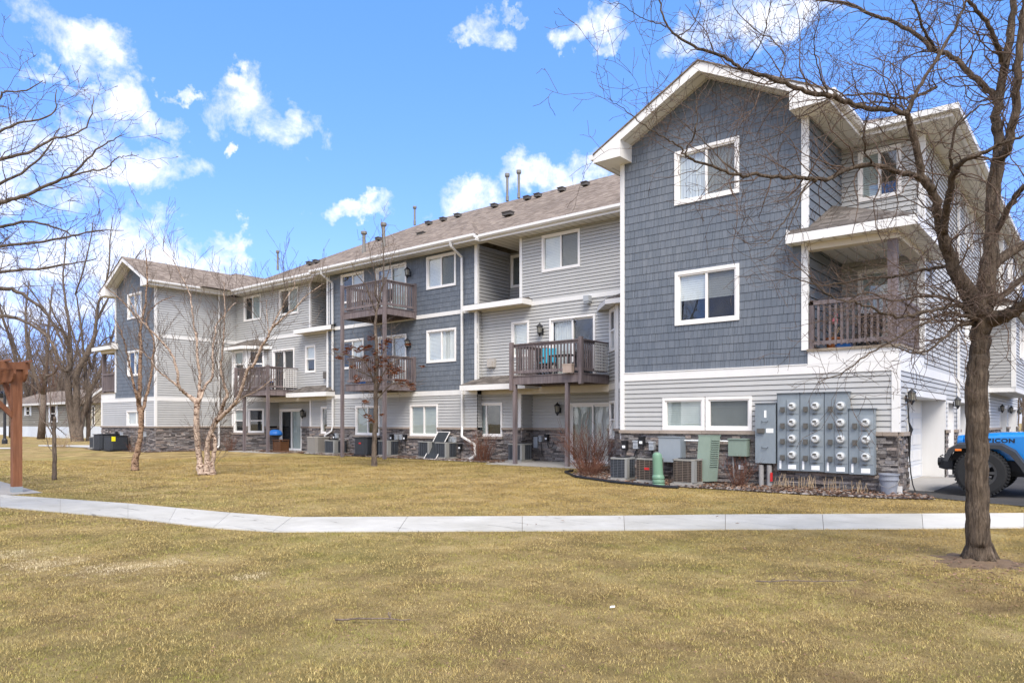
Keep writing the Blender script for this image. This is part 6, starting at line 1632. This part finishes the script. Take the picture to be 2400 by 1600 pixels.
def locust_extra(tm, cm_):
    # root flare
    b = gp(2296, 1316)
    for i in range(7):
        a = i*.9+.3; tm.tube([b+Vector((cos(a)*.07, sin(a)*.07, .20)), b+Vector((cos(a)*.13, sin(a)*.13, .06)), b+Vector((cos(a)*.20, sin(a)*.20, -.03))], [.05, .045, .025], 8)
tree('honey_locust_tree', 'big bare tree with furrowed brown trunk at the right, standing before the sidewalk', big, 7.72, SL, rr, 'bark', 'twig', lvl=2, every=.085, Lr=(.3,1.35), extra=locust_extra, t0=.66, rmax=.008, trunk_n=64, furrow=.075)

# -- locust whose trunk is outside the frame on the left
rr = random.Random(5)
SL2 = dict(SL); SL2['rmin'] = .0030; SL2['thin'] = .008; SL2['kids'] = [0, 5.5, 4.5]; SL2['seg'] = [.08,.1,.12]; SL2['wob'] = .22
k = 1/1.0204
def T_(*p): return [(x*k, y*k) + tuple(q) for (x, y, *q) in p]
trunkL = (-330, 1215, 42)
left = [
 T_((-330,1215,46),(-325,1050,34),(-320,850,30),(-300,720,26),(-270,600,20),(-240,450,15),(-230,300,10),(-200,150,6)),
 T_((-300,720,18),(-200,600,15),(-90,530,11),(0,477,7,-.2),(62,457,6,-.3),(145,419,5,-.4),(182,399,4,-.5),(220,357,3.2,-.5),(249,337,2.4,-.6),(290,316,1.3,-.6)),
 T_((145,419,4,-.4),(207,401,3.2,-.2),(249,395,2.8,0),(269,374,2.2,0),(290,366,1.6,0),(325,363,1,0)),
 T_((-290,640,15),(-180,500,11),(-80,410,8),(0,374,6,.3),(62,357,5,.3),(124,328,4,.4),(166,316,3.2,.4),(207,291,2.6,.5),(220,225,1.4,.5)),
 T_((-280,700,14),(-140,620,9,.5),(0,577,5.5,.8),(124,564,4,1),(199,544,3,1.1),(290,540,1.3,1.2)),
 T_((-290,760,13),(-130,680,9,-.4),(0,639,5.5,-.6),(83,631,4.2,-.7),(150,620,3,-.8),(225,606,1.6,-.9)),
 T_((-300,800,14),(-130,700,10,.2),(0,676,7,.4),(41,685,6,.5),(104,730,4.6,.6),(145,800,3.4,.7),(170,850,2,.8)),
 T_((-250,520,11),(-120,340,8),(-40,270,5),(0,233,4,0),(8,216,3.4,0),(62,212,2.6,.1),(101,189,1.3,.1)),
 T_((-260,560,10),(-120,420,7,-.5),(-30,330,5,-.7),(40,290,4,-.8),(120,270,2.8,-.9),(133,210,1.5,-.9)),
 T_((-280,640,12),(-100,560,8,.8),(0,530,5.5,1),(80,520,4.2,1.1),(150,540,3,1.2),(180,560,1.8,1.2)),
 T_((-300,820,13),(-120,770,9,-.3),(0,740,6,-.4),(70,760,5,-.5),(120,800,3.6,-.5),(150,860,2,-.5)),
 T_((-280,600,10),(-100,480,7,.4),(0,430,5,.5),(60,400,4,.6),(110,350,3,.6),(140,300,1.6,.7)),
]
tree('honey_locust_tree', 'bare tree reaching in from outside the left edge with long twiggy boughs over the pergola', left, 10.6, SL2, rr, 'bark_grey', 'twig_grey', lvl=2, every=.115, Lr=(.3,1.25), t0=.5, rmax=.008)

# -- river birch, three stems, in the lawn left of the middle
SB = dict(seg=[.12,.16,.2], wob=.10, up=.05, kids=[0, 3.0, 2.6], ang=(18, 48), cup=.25, len=(.4,.75), lmin=.35, rmin=.0042, thin=.012)
rr = random.Random(12)
C6 = lambda *p: [((220+x/5.226)*k, (780+y/5.226)*k) + tuple(q) for (x, y, *q) in p]
D3 = lambda *p: [((500+x/6.533)*k, (620+y/6.533)*k) + tuple(q) for (x, y, *q) in p]
D5 = lambda *p: [((220+x/6.532)*k, (560+y/6.532)*k) + tuple(q) for (x, y, *q) in p]
birch = [
 C6((1330,1740,10),(1300,1640,8.5),(1290,1560,7),(1262,1200,7.5),(1255,1000,7),(1255,850,7.5),(1150,760,5),(1045,665,4.5,-.3),(1012,430,4.2,-.4),(930,220,3.6,-.5),(730,0,3.2,-.7),(560,-180,2.4,-.9),(430,-420,1.6,-1)),
 C6((1040,660,4,-.3),(900,550,3,-.5),(765,440,2.6,-.7),(700,330,2.2,-.8),(600,240,1.8,-.9),(480,190,1.2,-1)),
 C6((1275,870,6),(1295,650,5,.1),(1295,500,4.4,.2),(1268,300,4,.2),(1255,0,3.4,.3)) + D5((1560,1500,3.0,.3),(1500,1100,2.6,.3),(1470,850,2.3,.4),(1380,650,2,.4),(1220,350,1.7,.4),(1070,170,1.3,.4),(1075,0,1,.4)),
 C6((1285,840,5),(1370,640,4.4,.2),(1450,530,4,.3),(1460,180,3.4,.5),(1490,0,3,.6)) + D5((1870,1330,2.6,.7),(1990,1170,2.2,.8),(2130,1010,1.8,.8),(2180,980,1.2,.9)),
 C6((1385,1740,10),(1385,1600,7.5),(1400,1330,6.5),(1490,1090,6.5),(1560,970,6),(1600,830,5,-.2),(1635,760,4.8,-.2),(1590,600,4.2,-.3),(1555,450,3.8,-.3),(1580,200,3.2,-.4),(1590,0,2.8,-.4)) + D5((2010,1200,2.2,-.5),(2000,900,1.8,-.5),(1990,650,1.3,-.5)),
 C6((1500,1080,6),(1650,940,5.4,-.3),(1777,780,5,-.5)) + D3((520,1620,4.8,-.7),(600,1560,4.6,-.8),(680,1400,4.4,-.9),(750,1230,4.2,-1),(820,1130,4,-1.1),(900,960,3.8,-1.2),(1000,880,3.4,-1.3),(1150,740,2.8,-1.4),(1250,680,2.4,-1.5),(1400,500,2,-1.6),(1600,350,1.4,-1.7),(1700,290,1,-1.7)),
 D3((900,960,3.2,-1.2),(970,800,2.8,-1.1),(1060,650,2.4,-1.0),(1090,560,2,-1),(1180,420,1.7,-.9),(1245,330,1.4,-.9),(1240,180,1,-.9)),
 D3((850,1060,2.2,-1.1),(830,880,1.6,-1.1),(815,700,1.2,-1.1),(810,540,.8,-1.1)),
 C6((1450,1740,9),(1450,1600,6.5),(1485,1380,5.5),(1470,1260,5),(1420,1230,5)),
 C6((1600,1000,4),(1820,800,2.4,-.6),(2000,700,2,-.8),(2200,560,1.4,-1)),
]
tree('river_birch_tree', 'pale peeling three stemmed birch in the lawn with one stem leaning far right', birch, 20.4, SB, rr, 'birch', 'twig_grey', lvl=2, thin_=.5, every=.13, Lr=(.5,1.9), t0=.62, rmax=.008)

# -- second, shaggier birch behind it
rr = random.Random(18)
bir2 = [
 C6((500,1690,9),(510,1568,7.5),(540,1400,6.5),(572,1250,6),(580,1000,6.5),(552,880,6),(560,600,5.4),(572,300,4.6),(570,0,4)) + D5((700,1500,3.6),(735,1250,3.2),(790,950,2.8),(818,640,2.3),(800,300,1.7),(790,150,1.1)),
 C6((595,960,5),(640,780,4.2,.3),(700,520,3.6,.5),(722,300,3,.7),(735,80,2.6,.8)) + D5((800,1250,2.1,.9),(960,1000,1.6,1),(1240,870,1,1)),
 C6((560,880,4.6),(520,760,4,-.3),(480,600,3.4,-.4),(440,400,3,-.5),(395,200,2.6,-.6),(340,0,2,-.7),(250,-180,1.3,-.8)),
 D5((735,1300,2.6),(600,1150,2.2,.4),(480,1000,1.9,.6),(300,830,1.5,.8),(150,720,1,.9)),
]
tree('river_birch_tree', 'shaggy brown barked birch standing before the far gable', bir2, 22.3, SB, rr, 'rivbirch', 'twig_grey', lvl=2, every=.15, Lr=(.5,1.7), t0=.4, rmax=.008)

# -- young oak keeping dry leaves
rr = random.Random(23)
SO = dict(SB); SO['ang'] = (40, 80); SO['cup'] = .12; SO['wob'] = .14
D2 = lambda *p: [((740+x/4.9)*k, (780+y/4.9)*k) + tuple(q) for (x, y, *q) in p]
D1 = lambda *p: [((740+x/5.226)*k, (500+y/5.226)*k) + tuple(q) for (x, y, *q) in p]
oak = [
 D2((676,1580,9),(676,1530,7.5),(672,1400,6.4),(676,1200,6),(690,950,5.8),(690,700,5.6),(692,450,5.2),(702,250,4.8),(690,30,4.4)) + D1((730,1500,4.2),(738,1250,3.8),(770,1100,3.2),(800,960,2.6),(828,800,2.2),(830,500,1.8),(812,200,1.3),(800,60,.8)),
 D1((770,1100,2.6),(730,980,2.2,-.2),(735,800,1.8,-.3),(680,560,1.4,-.4),(640,350,1,-.4)),
 D1((800,960,2),(880,760,1.6,.3),(930,560,1.3,.4),(990,420,.9,.5)),
 D1((740,1230,2.4),(620,900,1.8,-.4),(500,740,1.5,-.6),(430,590,1,-.7)),
 D2((690,600,2.6),(560,330,2,-.5),(400,260,1.7,-.8),(250,240,1.4,-1),(200,180,1,-1)),
 D2((690,700,2.6),(800,420,2,.4),(950,300,1.6,.6),(1080,270,1.1,.8)),
 D2((690,780,2.4),(850,600,1.8,-.4),(980,570,1.5,-.6),(1110,640,1,-.8)),
 D2((686,520,2.4),(500,440,1.8,.5),(400,380,1.4,.7),(330,330,1,.8)),
 D2((680,1050,2),(580,930,1.4,-.3),(530,830,1.1,-.4),(560,790,.9,-.4)),
 D2((690,420,2),(820,130,1.5,.5),(880,60,1.2,.6)),
]
def oak_leaves(tm, cm_): pass
t, tr_, cr_ = tree('young_oak_tree', 'slender young oak with rust brown dry leaves clinging halfway up, before the two level balcony', oak, 22.4, SO, rr, 'bark_grey', 'twig_grey', lvl=2, every=.14, Lr=(.4,1.2), t0=.3, rmax=.007)
ol = MB()
cl_ = [(230,195,30),(400,165,55),(480,200,45),(600,170,55),(680,230,50),(780,150,60),(830,90,45),(700,360,70),(790,300,60),(480,510,45),(440,390,35),(560,300,60),(870,470,70),(960,430,60),(1000,580,65),(1080,600,45),(1110,640,30),(1220,385,25),(570,800,35),(600,960,50),(645,1010,40),(760,940,20),(350,230,40),(270,290,40),(640,60,50),(1060,130,30),(540,180,50),(850,400,60),(640,430,50),(940,560,40),(720,540,50),(480,560,30)]
for (cx, cy, sz) in cl_:
    for i in range(int(sz*.55)):
        a, q = rr.random()*6.3, rr.random()**.5; p = at(740+(cx+cos(a)*q*sz)/4.9, 780+(cy+sin(a)*q*sz*.7)/4.9, 22.4+rr.uniform(-.8,.8)); leaf(ol, p.x, p.y, p.z, rr.uniform(.055,.105), rr)
ol.build('dry_leaves', M['oakleaf'], t)

# -- topped sapling near the pergola
rr = random.Random(29)
D7 = lambda *p: [((x/3.92)*k, (780+y/3.92)*k) + tuple(q) for (x, y, *q) in p]
SS = dict(SB); SS['rmin'] = .0028; SS['thin'] = .009; SS['cup'] = .4; SS['kids'] = [0,2.2,1.6]; SS['ang'] = (12,35); SS['wob'] = .06
sap = [D7((502,1352,5.5),(500,1250,4.6),(502,1000,4.4),(498,850,4),(502,770,3.4)), D7((478,930,2),(440,860,1.9,.1),(380,780,1.7,.2),(362,700,1.5,.2),(360,560,1.2,.2),(350,430,.8,.2)),
 D7((480,900,1.9),(466,800,1.7,-.1),(466,600,1.4,-.1),(460,450,1,-.1)), D7((510,860,1.6),(560,900,1.3,.3),(610,940,1,.4)), D7((486,1090,1.2),(440,1020,1,.1),(420,900,.8,.1))]
tree('young_sapling', 'thin topped sapling with dark stem and upright orange brown shoots between pergola and house', sap, 18.7, SS, rr, 'bark_grey', 'redtwig', lvl=1, every=.16, Lr=(.6,1.5), t0=.93, rmax=.005)

# -- big multi stemmed maple behind the far corner
rr = random.Random(31)
SM_ = dict(seg=[.25,.35,.5], wob=.13, up=.03, kids=[0, 1.6, 1.3], ang=(22, 55), cup=.22, len=(.45,.8), lmin=.6, rmin=.0075, thin=.03)
mp = [
 D7((715,1020,14),(700,960,12),(680,850,11),(650,700,9.5),(632,560,8.5),(625,400,8),(640,300,7),(650,200,6),(640,50,5),(630,-100,4.4),(600,-300,3.6),(580,-500,3),(600,-750,2),(620,-950,1.1)),
 D7((705,1000,13),(710,850,10),(700,700,9),(705,560,8.5),(700,420,8),(740,300,8),(800,200,7.5),(860,60,6),(880,-60,5),(900,-250,4),(960,-420,3.4),(1000,-600,2.8),(1010,-850,1.9),(1040,-1080,1.1)),
 D7((730,1010,10),(735,900,8),(760,760,8,.4),(800,650,7.5,.4),(820,540,7,.4),(860,470,6.4,.5),(910,380,5.6,.6),(950,250,4.8,.8),(1000,120,4,1),(1050,-20,3.4,1.2),(1100,-200,2.9,1.4),(1200,-450,2.2,1.5),(1280,-700,1.3,1.5)),
 D7((810,1010,6,.8),(812,850,6,.8),(815,700,6,.8),(820,600,6,.6),(790,450,5,.6),(780,300,4.4,.8),(760,100,3.8,1),(740,-100,3,1.2),(700,-350,2,1.4)),
 D7((640,320,6),(600,350,5,-.5),(540,280,4.6,-.8),(490,130,4,-1),(430,20,3.4,-1.2),(350,-60,2.6,-1.4),(260,-120,1.6,-1.6)),
 D7((630,420,5),(560,300,4,1),(480,380,3.4,1.5),(390,380,2.6,2),(300,330,1.8,2)),
 D7((650,180,5),(600,60,4,-.5),(560,-60,3.4,-.8),(500,-160,2.8,-1),(440,-330,1.8,-1)),
 D7((880,-100,4,.2),(1000,-330,3,.5),(1150,-560,2.3,.6),(1300,-760,1.3,.6)),
 D7((690,-350,3,.8),(760,-560,2.6,.6),(820,-800,1.9,.5),(860,-1050,1,.5)),
 D7((640,50,4,0),(480,-100,3.2,0),(330,-330,2.4,0),(200,-480,1.4,0)),
 D7((800,200,5,.2),(850,330,3.6,.8),(870,200,3,1),(960,60,2.4,1),(1060,30,1.6,1)),
]
tree('multi_stem_maple_tree', 'large bare multi stemmed tree behind the far left corner of the building', mp, 50.5, SM_, rr, 'bark_grey', 'twig_grey', lvl=2, every=.34, Lr=(1.2,4.0), t0=.25, rmax=.03)

# -- generic bare trees farther off
def far_tree(x, y, h, seed, label, group='bare trees beyond the lawn', mat='twig_grey', fork=.25, spread=.5):
    rr = random.Random(seed); z = ground(x, y); t = empty('bare_tree', (x, y, z), label, 'tree', group)
    tm, cm_ = MB(), MB(); r0 = h*.016
    S = dict(seg=[.3,.4,.6], wob=.10, up=.05, kids=[0, 1.0, .85], ang=(20, 50), cup=.25, len=(.45,.8), lmin=h*.05, rmin=.0085, thin=.03)
    base = Vector((x, y, z)); n = rr.choice((2, 3, 4)); fk = base+Vector((rr.uniform(-.3,.3), rr.uniform(-.3,.3), h*fork))
    tm.tube([base, base.lerp(fk, .5)+Vector((.05,0,0)), fk], [r0*1.3, r0, r0*.95], 10)
    for i in range(n):
        a = 2*pi*i/n+rr.random(); d = Vector((cos(a)*spread, sin(a)*spread, 1)).normalized(); P = [fk]; q = fk.copy(); L = h*(1-fork)*rr.uniform(.8, 1.05)
        for s in range(8): d = (d+Vector((rr.gauss(0,.08), rr.gauss(0,.08), .08))).normalized(); q = q+d*L/8; P.append(q)
        R_ = [r0*.75*(1-.85*s/8)+.012 for s in range(9)]; tm.tube(P, R_, 8); dress(cm_, P, R_, S, rr, h*.034, (h*.12, h*.3), 2, .05, rmax=.04)
    tm.build('trunk', M['bark_grey'], t, smooth=True); cm_.build('crown', M[mat], t, smooth=True); return t
for (px_q, d_q, h_q, sd_q, lb_q) in ((96, 57, 14, 1, 'bare tree just left of the large multi stemmed one, before the grey house'), (30, 63, 15, 2, 'tall bare tree behind the pergola roof'),
    (-60, 55, 14, 3, 'bare tree at the left edge behind the lamp post'), (222, 64, 12, 4, 'bare tree rising behind the cream gabled house'), (150, 78, 14, 5, 'bare tree behind the grey manufactured house'), (70, 84, 15, 6, 'farthest bare tree over the roof of the grey house')):
    v_ = at(px_q, 989, d_q); far_tree(v_.x, v_.y, h_q, sd_q, lb_q)
far_tree(2.6, 56, 9, 8, 'bare tree beyond the far end of the garages', 'bare trees beyond the driveway')
far_tree(6.5, 70, 10, 9, 'farther bare tree past the end of the driveway', 'bare trees beyond the driveway')
# distant woods: one mass of thin stems
def wood_mass(name, k0, k1, d0, d1, n, h0, h1, seed, label):
    rr = random.Random(seed); m = MB()
    for i in range(n):
        d_ = rr.uniform(d0, d1); v_ = at(1200+FL*rr.uniform(k0, k1), 989, d_); x, y = v_.x, v_.y; h = rr.uniform(h0, h1); z = .1; p = Vector((x, y, z)); d = Vector((rr.gauss(0,.05), rr.gauss(0,.05), 1)).normalized()
        P = [p]; q = p.copy()
        for s in range(5): d = (d+Vector((rr.gauss(0,.06), rr.gauss(0,.06), .05))).normalized(); q = q+d*h/5; P.append(q)
        m.tube(P, [h*.012*(1-.17*s) for s in range(6)], 4, cap=False)
        for b in range(26):
            s = rr.uniform(1.2, 4.9); c = P[int(s)].lerp(P[int(s)+1], s % 1); dd = rdir(Vector((0,0,1)), radians(rr.uniform(20, 65)), rr); L = h*rr.uniform(.12, .3)
            e = c+dd*L*.5; f = e+(dd+Vector((0,0,.5))).normalized()*L*.5; m.tube([c, e, f], [.04, .026, .014], 3, cap=False)
            for g in range(4): dg = rdir(dd, radians(40), rr); m.tube([e, e+dg*L*.45], [.018, .010], 3, cap=False)
    return tag(m.build(name, M['twig_grey']), label, 'woods', kind='stuff')
wood_mass('distant_woods', -1.7, -.50, 85, 125, 620, 7, 12, 3, 'grey brown band of distant bare woods behind the neighbour houses')
wood_mass('distant_woods', .66, .95, 90, 130, 160, 7, 11, 4, 'distant bare woods beyond the end of the driveway')

# ---------------------------------------------------------------- shrubs and dry stalks
def shrub(x, y, h, w, n, mat, label, seed, name='bare_shrub', pods=False, fan=.6, sub=3, rad=.006):
    rr = random.Random(seed); z = ground(x, y); t = empty(name, (x, y, z), label, 'shrub'); m = MB()
    for i in range(n):
        a = rr.random()*6.3; q = rr.random()**.6*w*.22; b = Vector((x+cos(a)*q, y+sin(a)*q, z)); d = Vector((cos(a)*fan*rr.random(), sin(a)*fan*rr.random(), 1)).normalized(); L = h*rr.uniform(.5, 1.08)
        P = [b]; c = b.copy()
        for s in range(5): d = (d+Vector((rr.gauss(0,.07), rr.gauss(0,.07), -.01))).normalized(); c = c+d*L/5; P.append(c)
        m.tube(P, [rad*(1-.15*s) for s in range(6)], 4, cap=False)
        for k_ in range(sub): s = rr.uniform(1.5, 4.9); c = P[int(s)].lerp(P[int(s)+1], s % 1); dd = rdir(d, radians(rr.uniform(20, 50)), rr); m.tube([c, c+dd*L*.12, c+dd*L*.25+Vector((0,0,.03))], [rad*.5, rad*.45, rad*.3], 3, cap=False)
    m.build('stems', M[mat], t)
    if pods:
        q = MB()
        for i in range(int(n*1.3)): a = rr.random()*6.3; e = rr.random()**.5*w*.5; leaf(q, x+cos(a)*e, y+sin(a)*e, z+h*rr.uniform(.1,.8), .03, rr)
        q.build('dry_leaves', M['leaf'], t)
    return t
shrub(-16.45, 18.35, 1.0, 1.0, 80, 'redtwig', 'red brown fan shaped bare shrub below the ground floor window right of the downspout', 1, rad=.008)
shrub(-10.55, 16.1, 1.35, 1.3, 110, 'redtwig', 'tall tangled reddish bare shrub before the right patio door', 2, pods=True, fan=.9, sub=5, rad=.007)
shrub(-10.0, 15.2, .5, 1.1, 90, 'redtwig', 'low dry brown shrub at the foot of the tall tangled one', 3, pods=True, fan=1.2, sub=4)
shrub(-5.95, 14.75, .62, .5, 46, 'redtwig', 'low red brown twiggy shrub under the green wall box', 4, pods=True, fan=.7, sub=4, rad=.005)
shrub(-31.7, 17.7, .9, .7, 34, 'redtwig', 'thin bare shrub by the left balcony post', 5)
shrub(-32.9, 17.3, .6, .8, 40, 'redtwig', 'low bare shrub in the inner corner beside the downspout', 6, fan=.9)
shrub(-34.6, 14.6, .5, .9, 40, 'redtwig', 'low bare shrub beneath the electrical boxes of the far gable', 7, fan=1)
shrub(-43.5, 14.6, .75, 1.5, 90, 'paletwig', 'pale dry shrub beyond the far left corner of the building', 8, pods=True, fan=1.1)
shrub(-33.5, 14.0, 1.7, .3, 8, 'twig_grey', 'thin tall twiggy seedling at the corner of the far gable', 9, fan=.15)
rr = random.Random(77)
for i, (x, n) in enumerate(((-5.1, 22), (-4.55, 20), (-4.05, 12), (-3.65, 10))):
    z = ground(x, 14.85); t = empty('dry_stalk_clump', (x, 14.85, z), ('dry cut stalks below the left end of the meter bank', 'dry cut stalks below the second meter column', 'dry cut stalks below the third meter column', 'sparse dry stalks below the right meter column')[i], 'dry plant', 'cut dry stalks in the planting bed'); m = MB()
    for j in range(n): a, b = x+rr.gauss(0,.14), 14.8+rr.gauss(0,.06); m.tube([(a, b, z), (a+rr.gauss(0,.008), b, z+.1), (a+rr.gauss(0,.02), b+rr.gauss(0,.02), z+rr.uniform(.14,.34))], .0038, 4)
    m.build('stalks', M['paletwig'], t)
# ---------------------------------------------------------------- sky, sun, camera
SUN_EL, SUN_AZ = radians(48), None
sd = Vector((.60, -.52, 1.0)).normalized()        # direction towards the sun (behind the camera, to its right)
EL = math.asin(sd.z)
w = bpy.data.worlds.new('World'); bpy.context.scene.world = w; w.use_nodes = True
nt = NT(w); nt.n.clear()
out = nt.add('ShaderNodeOutputWorld'); bg = nt.add('ShaderNodeBackground'); bg.inputs['Strength'].default_value = .15
sky = nt.add('ShaderNodeTexSky', _sky_type='NISHITA', _sun_disc=False)
sky.sun_elevation = EL; sky.sun_rotation = atan2(sd.x, sd.y); sky.altitude = 200; sky.air_density = 1.0; sky.dust_density = .1; sky.ozone_density = 2.0
tc = nt.add('ShaderNodeTexCoord'); dirv = tc.outputs['Generated']
# clouds: soft clumps at fixed bearings, broken up with fractal noise
warpn = nt.add('ShaderNodeTexNoise'); setin(warpn, Scale=9.0, Detail=6, Roughness=.62); nt.link(dirv, warpn.inputs['Vector'])
sub = nt.add('ShaderNodeVectorMath', _operation='SUBTRACT'); nt.link(warpn.outputs['Color'], sub.inputs[0]); sub.inputs[1].default_value = (.5,.5,.5)
scl = nt.add('ShaderNodeVectorMath', _operation='SCALE'); nt.link(sub.outputs[0], scl.inputs[0]); scl.inputs['Scale'].default_value = .16
wv = nt.add('ShaderNodeVectorMath', _operation='ADD'); nt.link(dirv, wv.inputs[0]); nt.link(scl.outputs[0], wv.inputs[1])
def cdir(px, py): return (at(px*1.0204, py*1.0204, 1.0) - Vector((0,0,EYE))).normalized()
RIGHT = Vector((cT, sT, 0))
blobs = [(150,75,120,62,-20),(235,135,60,40,-30),(165,185,60,18,0),(250,245,85,42,5),(335,385,105,62,0),(170,350,110,78,0),(60,350,90,60,0),(30,420,90,50,0),(260,420,90,30,0),
  (605,255,120,60,0),(548,190,46,24,0),(680,235,45,38,0),(800,480,82,22,0),(1078,458,98,40,0),(1255,405,105,42,0),(1380,410,70,34,0),(1180,395,30,20,0),
  (1105,58,75,40,10),(1062,92,34,24,30),(1345,60,48,36,0),(1345,112,26,20,0),(1190,5,40,12,0),(1740,50,215,62,0),(1620,85,95,42,0),(1880,40,80,40,0),(1800,95,90,26,0),
  (400,190,38,12,-10),(530,360,22,10,30),(460,600,75,48,0),(330,600,130,72,0),(190,610,130,80,0),(60,640,130,70,0),(545,580,34,26,-40),(130,700,200,60,0),(900,700,200,40,0)]
acc = None
for (px, py, rx_, ry_, rot) in blobs:
    c_ = cdir(px, py); R_ = Vector((0,0,1)).cross(c_).normalized() * -1; U_ = R_.cross(c_) * 1
    a_ = radians(rot); rr_ = (R_*cos(a_) + U_*sin(a_)); uu_ = (U_*cos(a_) - R_*sin(a_))
    sx_ = 1654.0/ (rx_*1.25) * c_.dot(Vector((-sT, cT, 0)))**-1; sy_ = 1654.0/(ry_*1.25) * c_.dot(Vector((-sT, cT, 0)))**-1
    s1 = nt.add('ShaderNodeVectorMath', _operation='DOT_PRODUCT'); nt.link(wv.outputs[0], s1.inputs[0]); s1.inputs[1].default_value = rr_*sx_
    s2 = nt.add('ShaderNodeVectorMath', _operation='DOT_PRODUCT'); nt.link(wv.outputs[0], s2.inputs[0]); s2.inputs[1].default_value = uu_*sy_
    s3 = nt.add('ShaderNodeVectorMath', _operation='DOT_PRODUCT'); nt.link(wv.outputs[0], s3.inputs[0]); s3.inputs[1].default_value = c_
    x_ = mth(nt, 'SUBTRACT', s1.outputs['Value'], 0); 
    d2_ = mth(nt, 'ADD', mth(nt, 'MULTIPLY', x_, x_), mth(nt, 'MULTIPLY', s2.outputs['Value'], s2.outputs['Value']))
    g_ = mth(nt, 'SUBTRACT', 1.0, d2_); front = mth(nt, 'GREATER_THAN', s3.outputs['Value'], .3); g_ = mth(nt, 'MULTIPLY', mth(nt, 'MAXIMUM', g_, -1.0), front)
    g_ = mth(nt, 'SUBTRACT', g_, mth(nt, 'SUBTRACT', 1.0, front))
    acc = g_ if acc is None else mth(nt, 'MAXIMUM', acc, g_)
fb = nt.add('ShaderNodeTexNoise'); setin(fb, Scale=17.0, Detail=12, Roughness=.66, Distortion=.25); nt.link(dirv, fb.inputs['Vector'])
# unseen broken cloud deck behind and beside the camera, added for neutral ambient fill
fwd = nt.add('ShaderNodeVectorMath', _operation='DOT_PRODUCT'); nt.link(dirv, fwd.inputs[0]); fwd.inputs[1].default_value = (-sT, cT, 0)
big = nt.add('ShaderNodeTexNoise'); setin(big, Scale=2.2, Detail=4, Roughness=.5); nt.link(dirv, big.inputs['Vector'])
away = nt.add('ShaderNodeMapRange'); setin(away, From_Min=.55, From_Max=.1, To_Min=0, To_Max=1); nt.link(fwd.outputs['Value'], away.inputs[0])
bk = mth(nt, 'SUBTRACT', mth(nt, 'MULTIPLY', mth(nt, 'SUBTRACT', big.outputs['Fac'], .33), 4.5), mth(nt, 'MULTIPLY', mth(nt, 'SUBTRACT', 1.0, away.outputs[0]), 4))
acc = mth(nt, 'MAXIMUM', acc, bk)
dens = mth(nt, 'ADD', mth(nt, 'MULTIPLY', mth(nt, 'MINIMUM', acc, .85), .85), mth(nt, 'MULTIPLY', mth(nt, 'SUBTRACT', fb.outputs['Fac'], .5), 3.4))
cm = nt.add('ShaderNodeMapRange', _interpolation_type='LINEAR'); setin(cm, From_Min=.05, From_Max=1.25, To_Min=0, To_Max=1); nt.link(dens, cm.inputs[0])
shade = noise(nt, dirv, 26, 5, .6)
cc = ramp(nt, mth(nt, 'ADD', mth(nt, 'MULTIPLY', dens, .35), mth(nt, 'MULTIPLY', shade, .6)), [(.3, (3.5,3.6,3.85)), (.62, (5.0,4.95,4.9))])
# blue of the photograph: a more saturated, slightly lighter rendering of the same sky
hs = nt.add('ShaderNodeHueSaturation'); setin(hs, Saturation=1.12, Value=SKYV); nt.link(sky.outputs[0], hs.inputs['Color'])
sz = nt.add('ShaderNodeSeparateXYZ'); nt.link(dirv, sz.inputs[0])
grade = ramp(nt, sz.outputs['Z'], [(0, (.27,.30,.52)), (.10, (.32,.36,.62)), (.22, (.53,.56,.80)), (.5, (.66,.79,.97))])
skyc = mixc(nt, 1.0, hs.outputs[0], grade, 'MULTIPLY')
cc = mixc(nt, 1.0, cc, ramp(nt, away.outputs[0], [(0, (1,1,1)), (1, (1.55,1.52,1.47))]), 'MULTIPLY')  # out-of-view clouds brightened to lift the ambient fill
mixs = mixc(nt, cm.outputs[0], skyc, cc)
nt.link(mixs, bg.inputs['Color']); nt.link(bg.outputs[0], out.inputs[0])

sl_ = bpy.data.lights.new('sun', 'SUN'); sl_.energy = SUNE; sl_.angle = radians(32); sl_.color = (1, .93, .83)
so_ = bpy.data.objects.new('sun', sl_); C.objects.link(so_); so_.rotation_euler = sd.to_track_quat('Z', 'Y').to_euler(); so_.location = (20, -20, 40)
cam = bpy.data.cameras.new('camera'); co = bpy.data.objects.new('camera', cam); C.objects.link(co)
co.location = (0, 0, EYE); co.rotation_euler = (radians(90), 0, TH); cam.sensor_width = 36; cam.lens = FL/2400*36
cam.shift_y = (HY-800)/2400; cam.clip_end = 3000; cam.clip_start = .05
sc = bpy.context.scene; sc.camera = co
sc.view_settings.view_transform = 'Standard'; sc.view_settings.look = 'None'; sc.view_settings.exposure = EXPO; sc.view_settings.gamma = 1
sc.render.film_transparent = False
sc.cycles.max_bounces = 6; sc.cycles.diffuse_bounces = 3; sc.cycles.transparent_max_bounces = 12; sc.cycles.glossy_bounces = 3
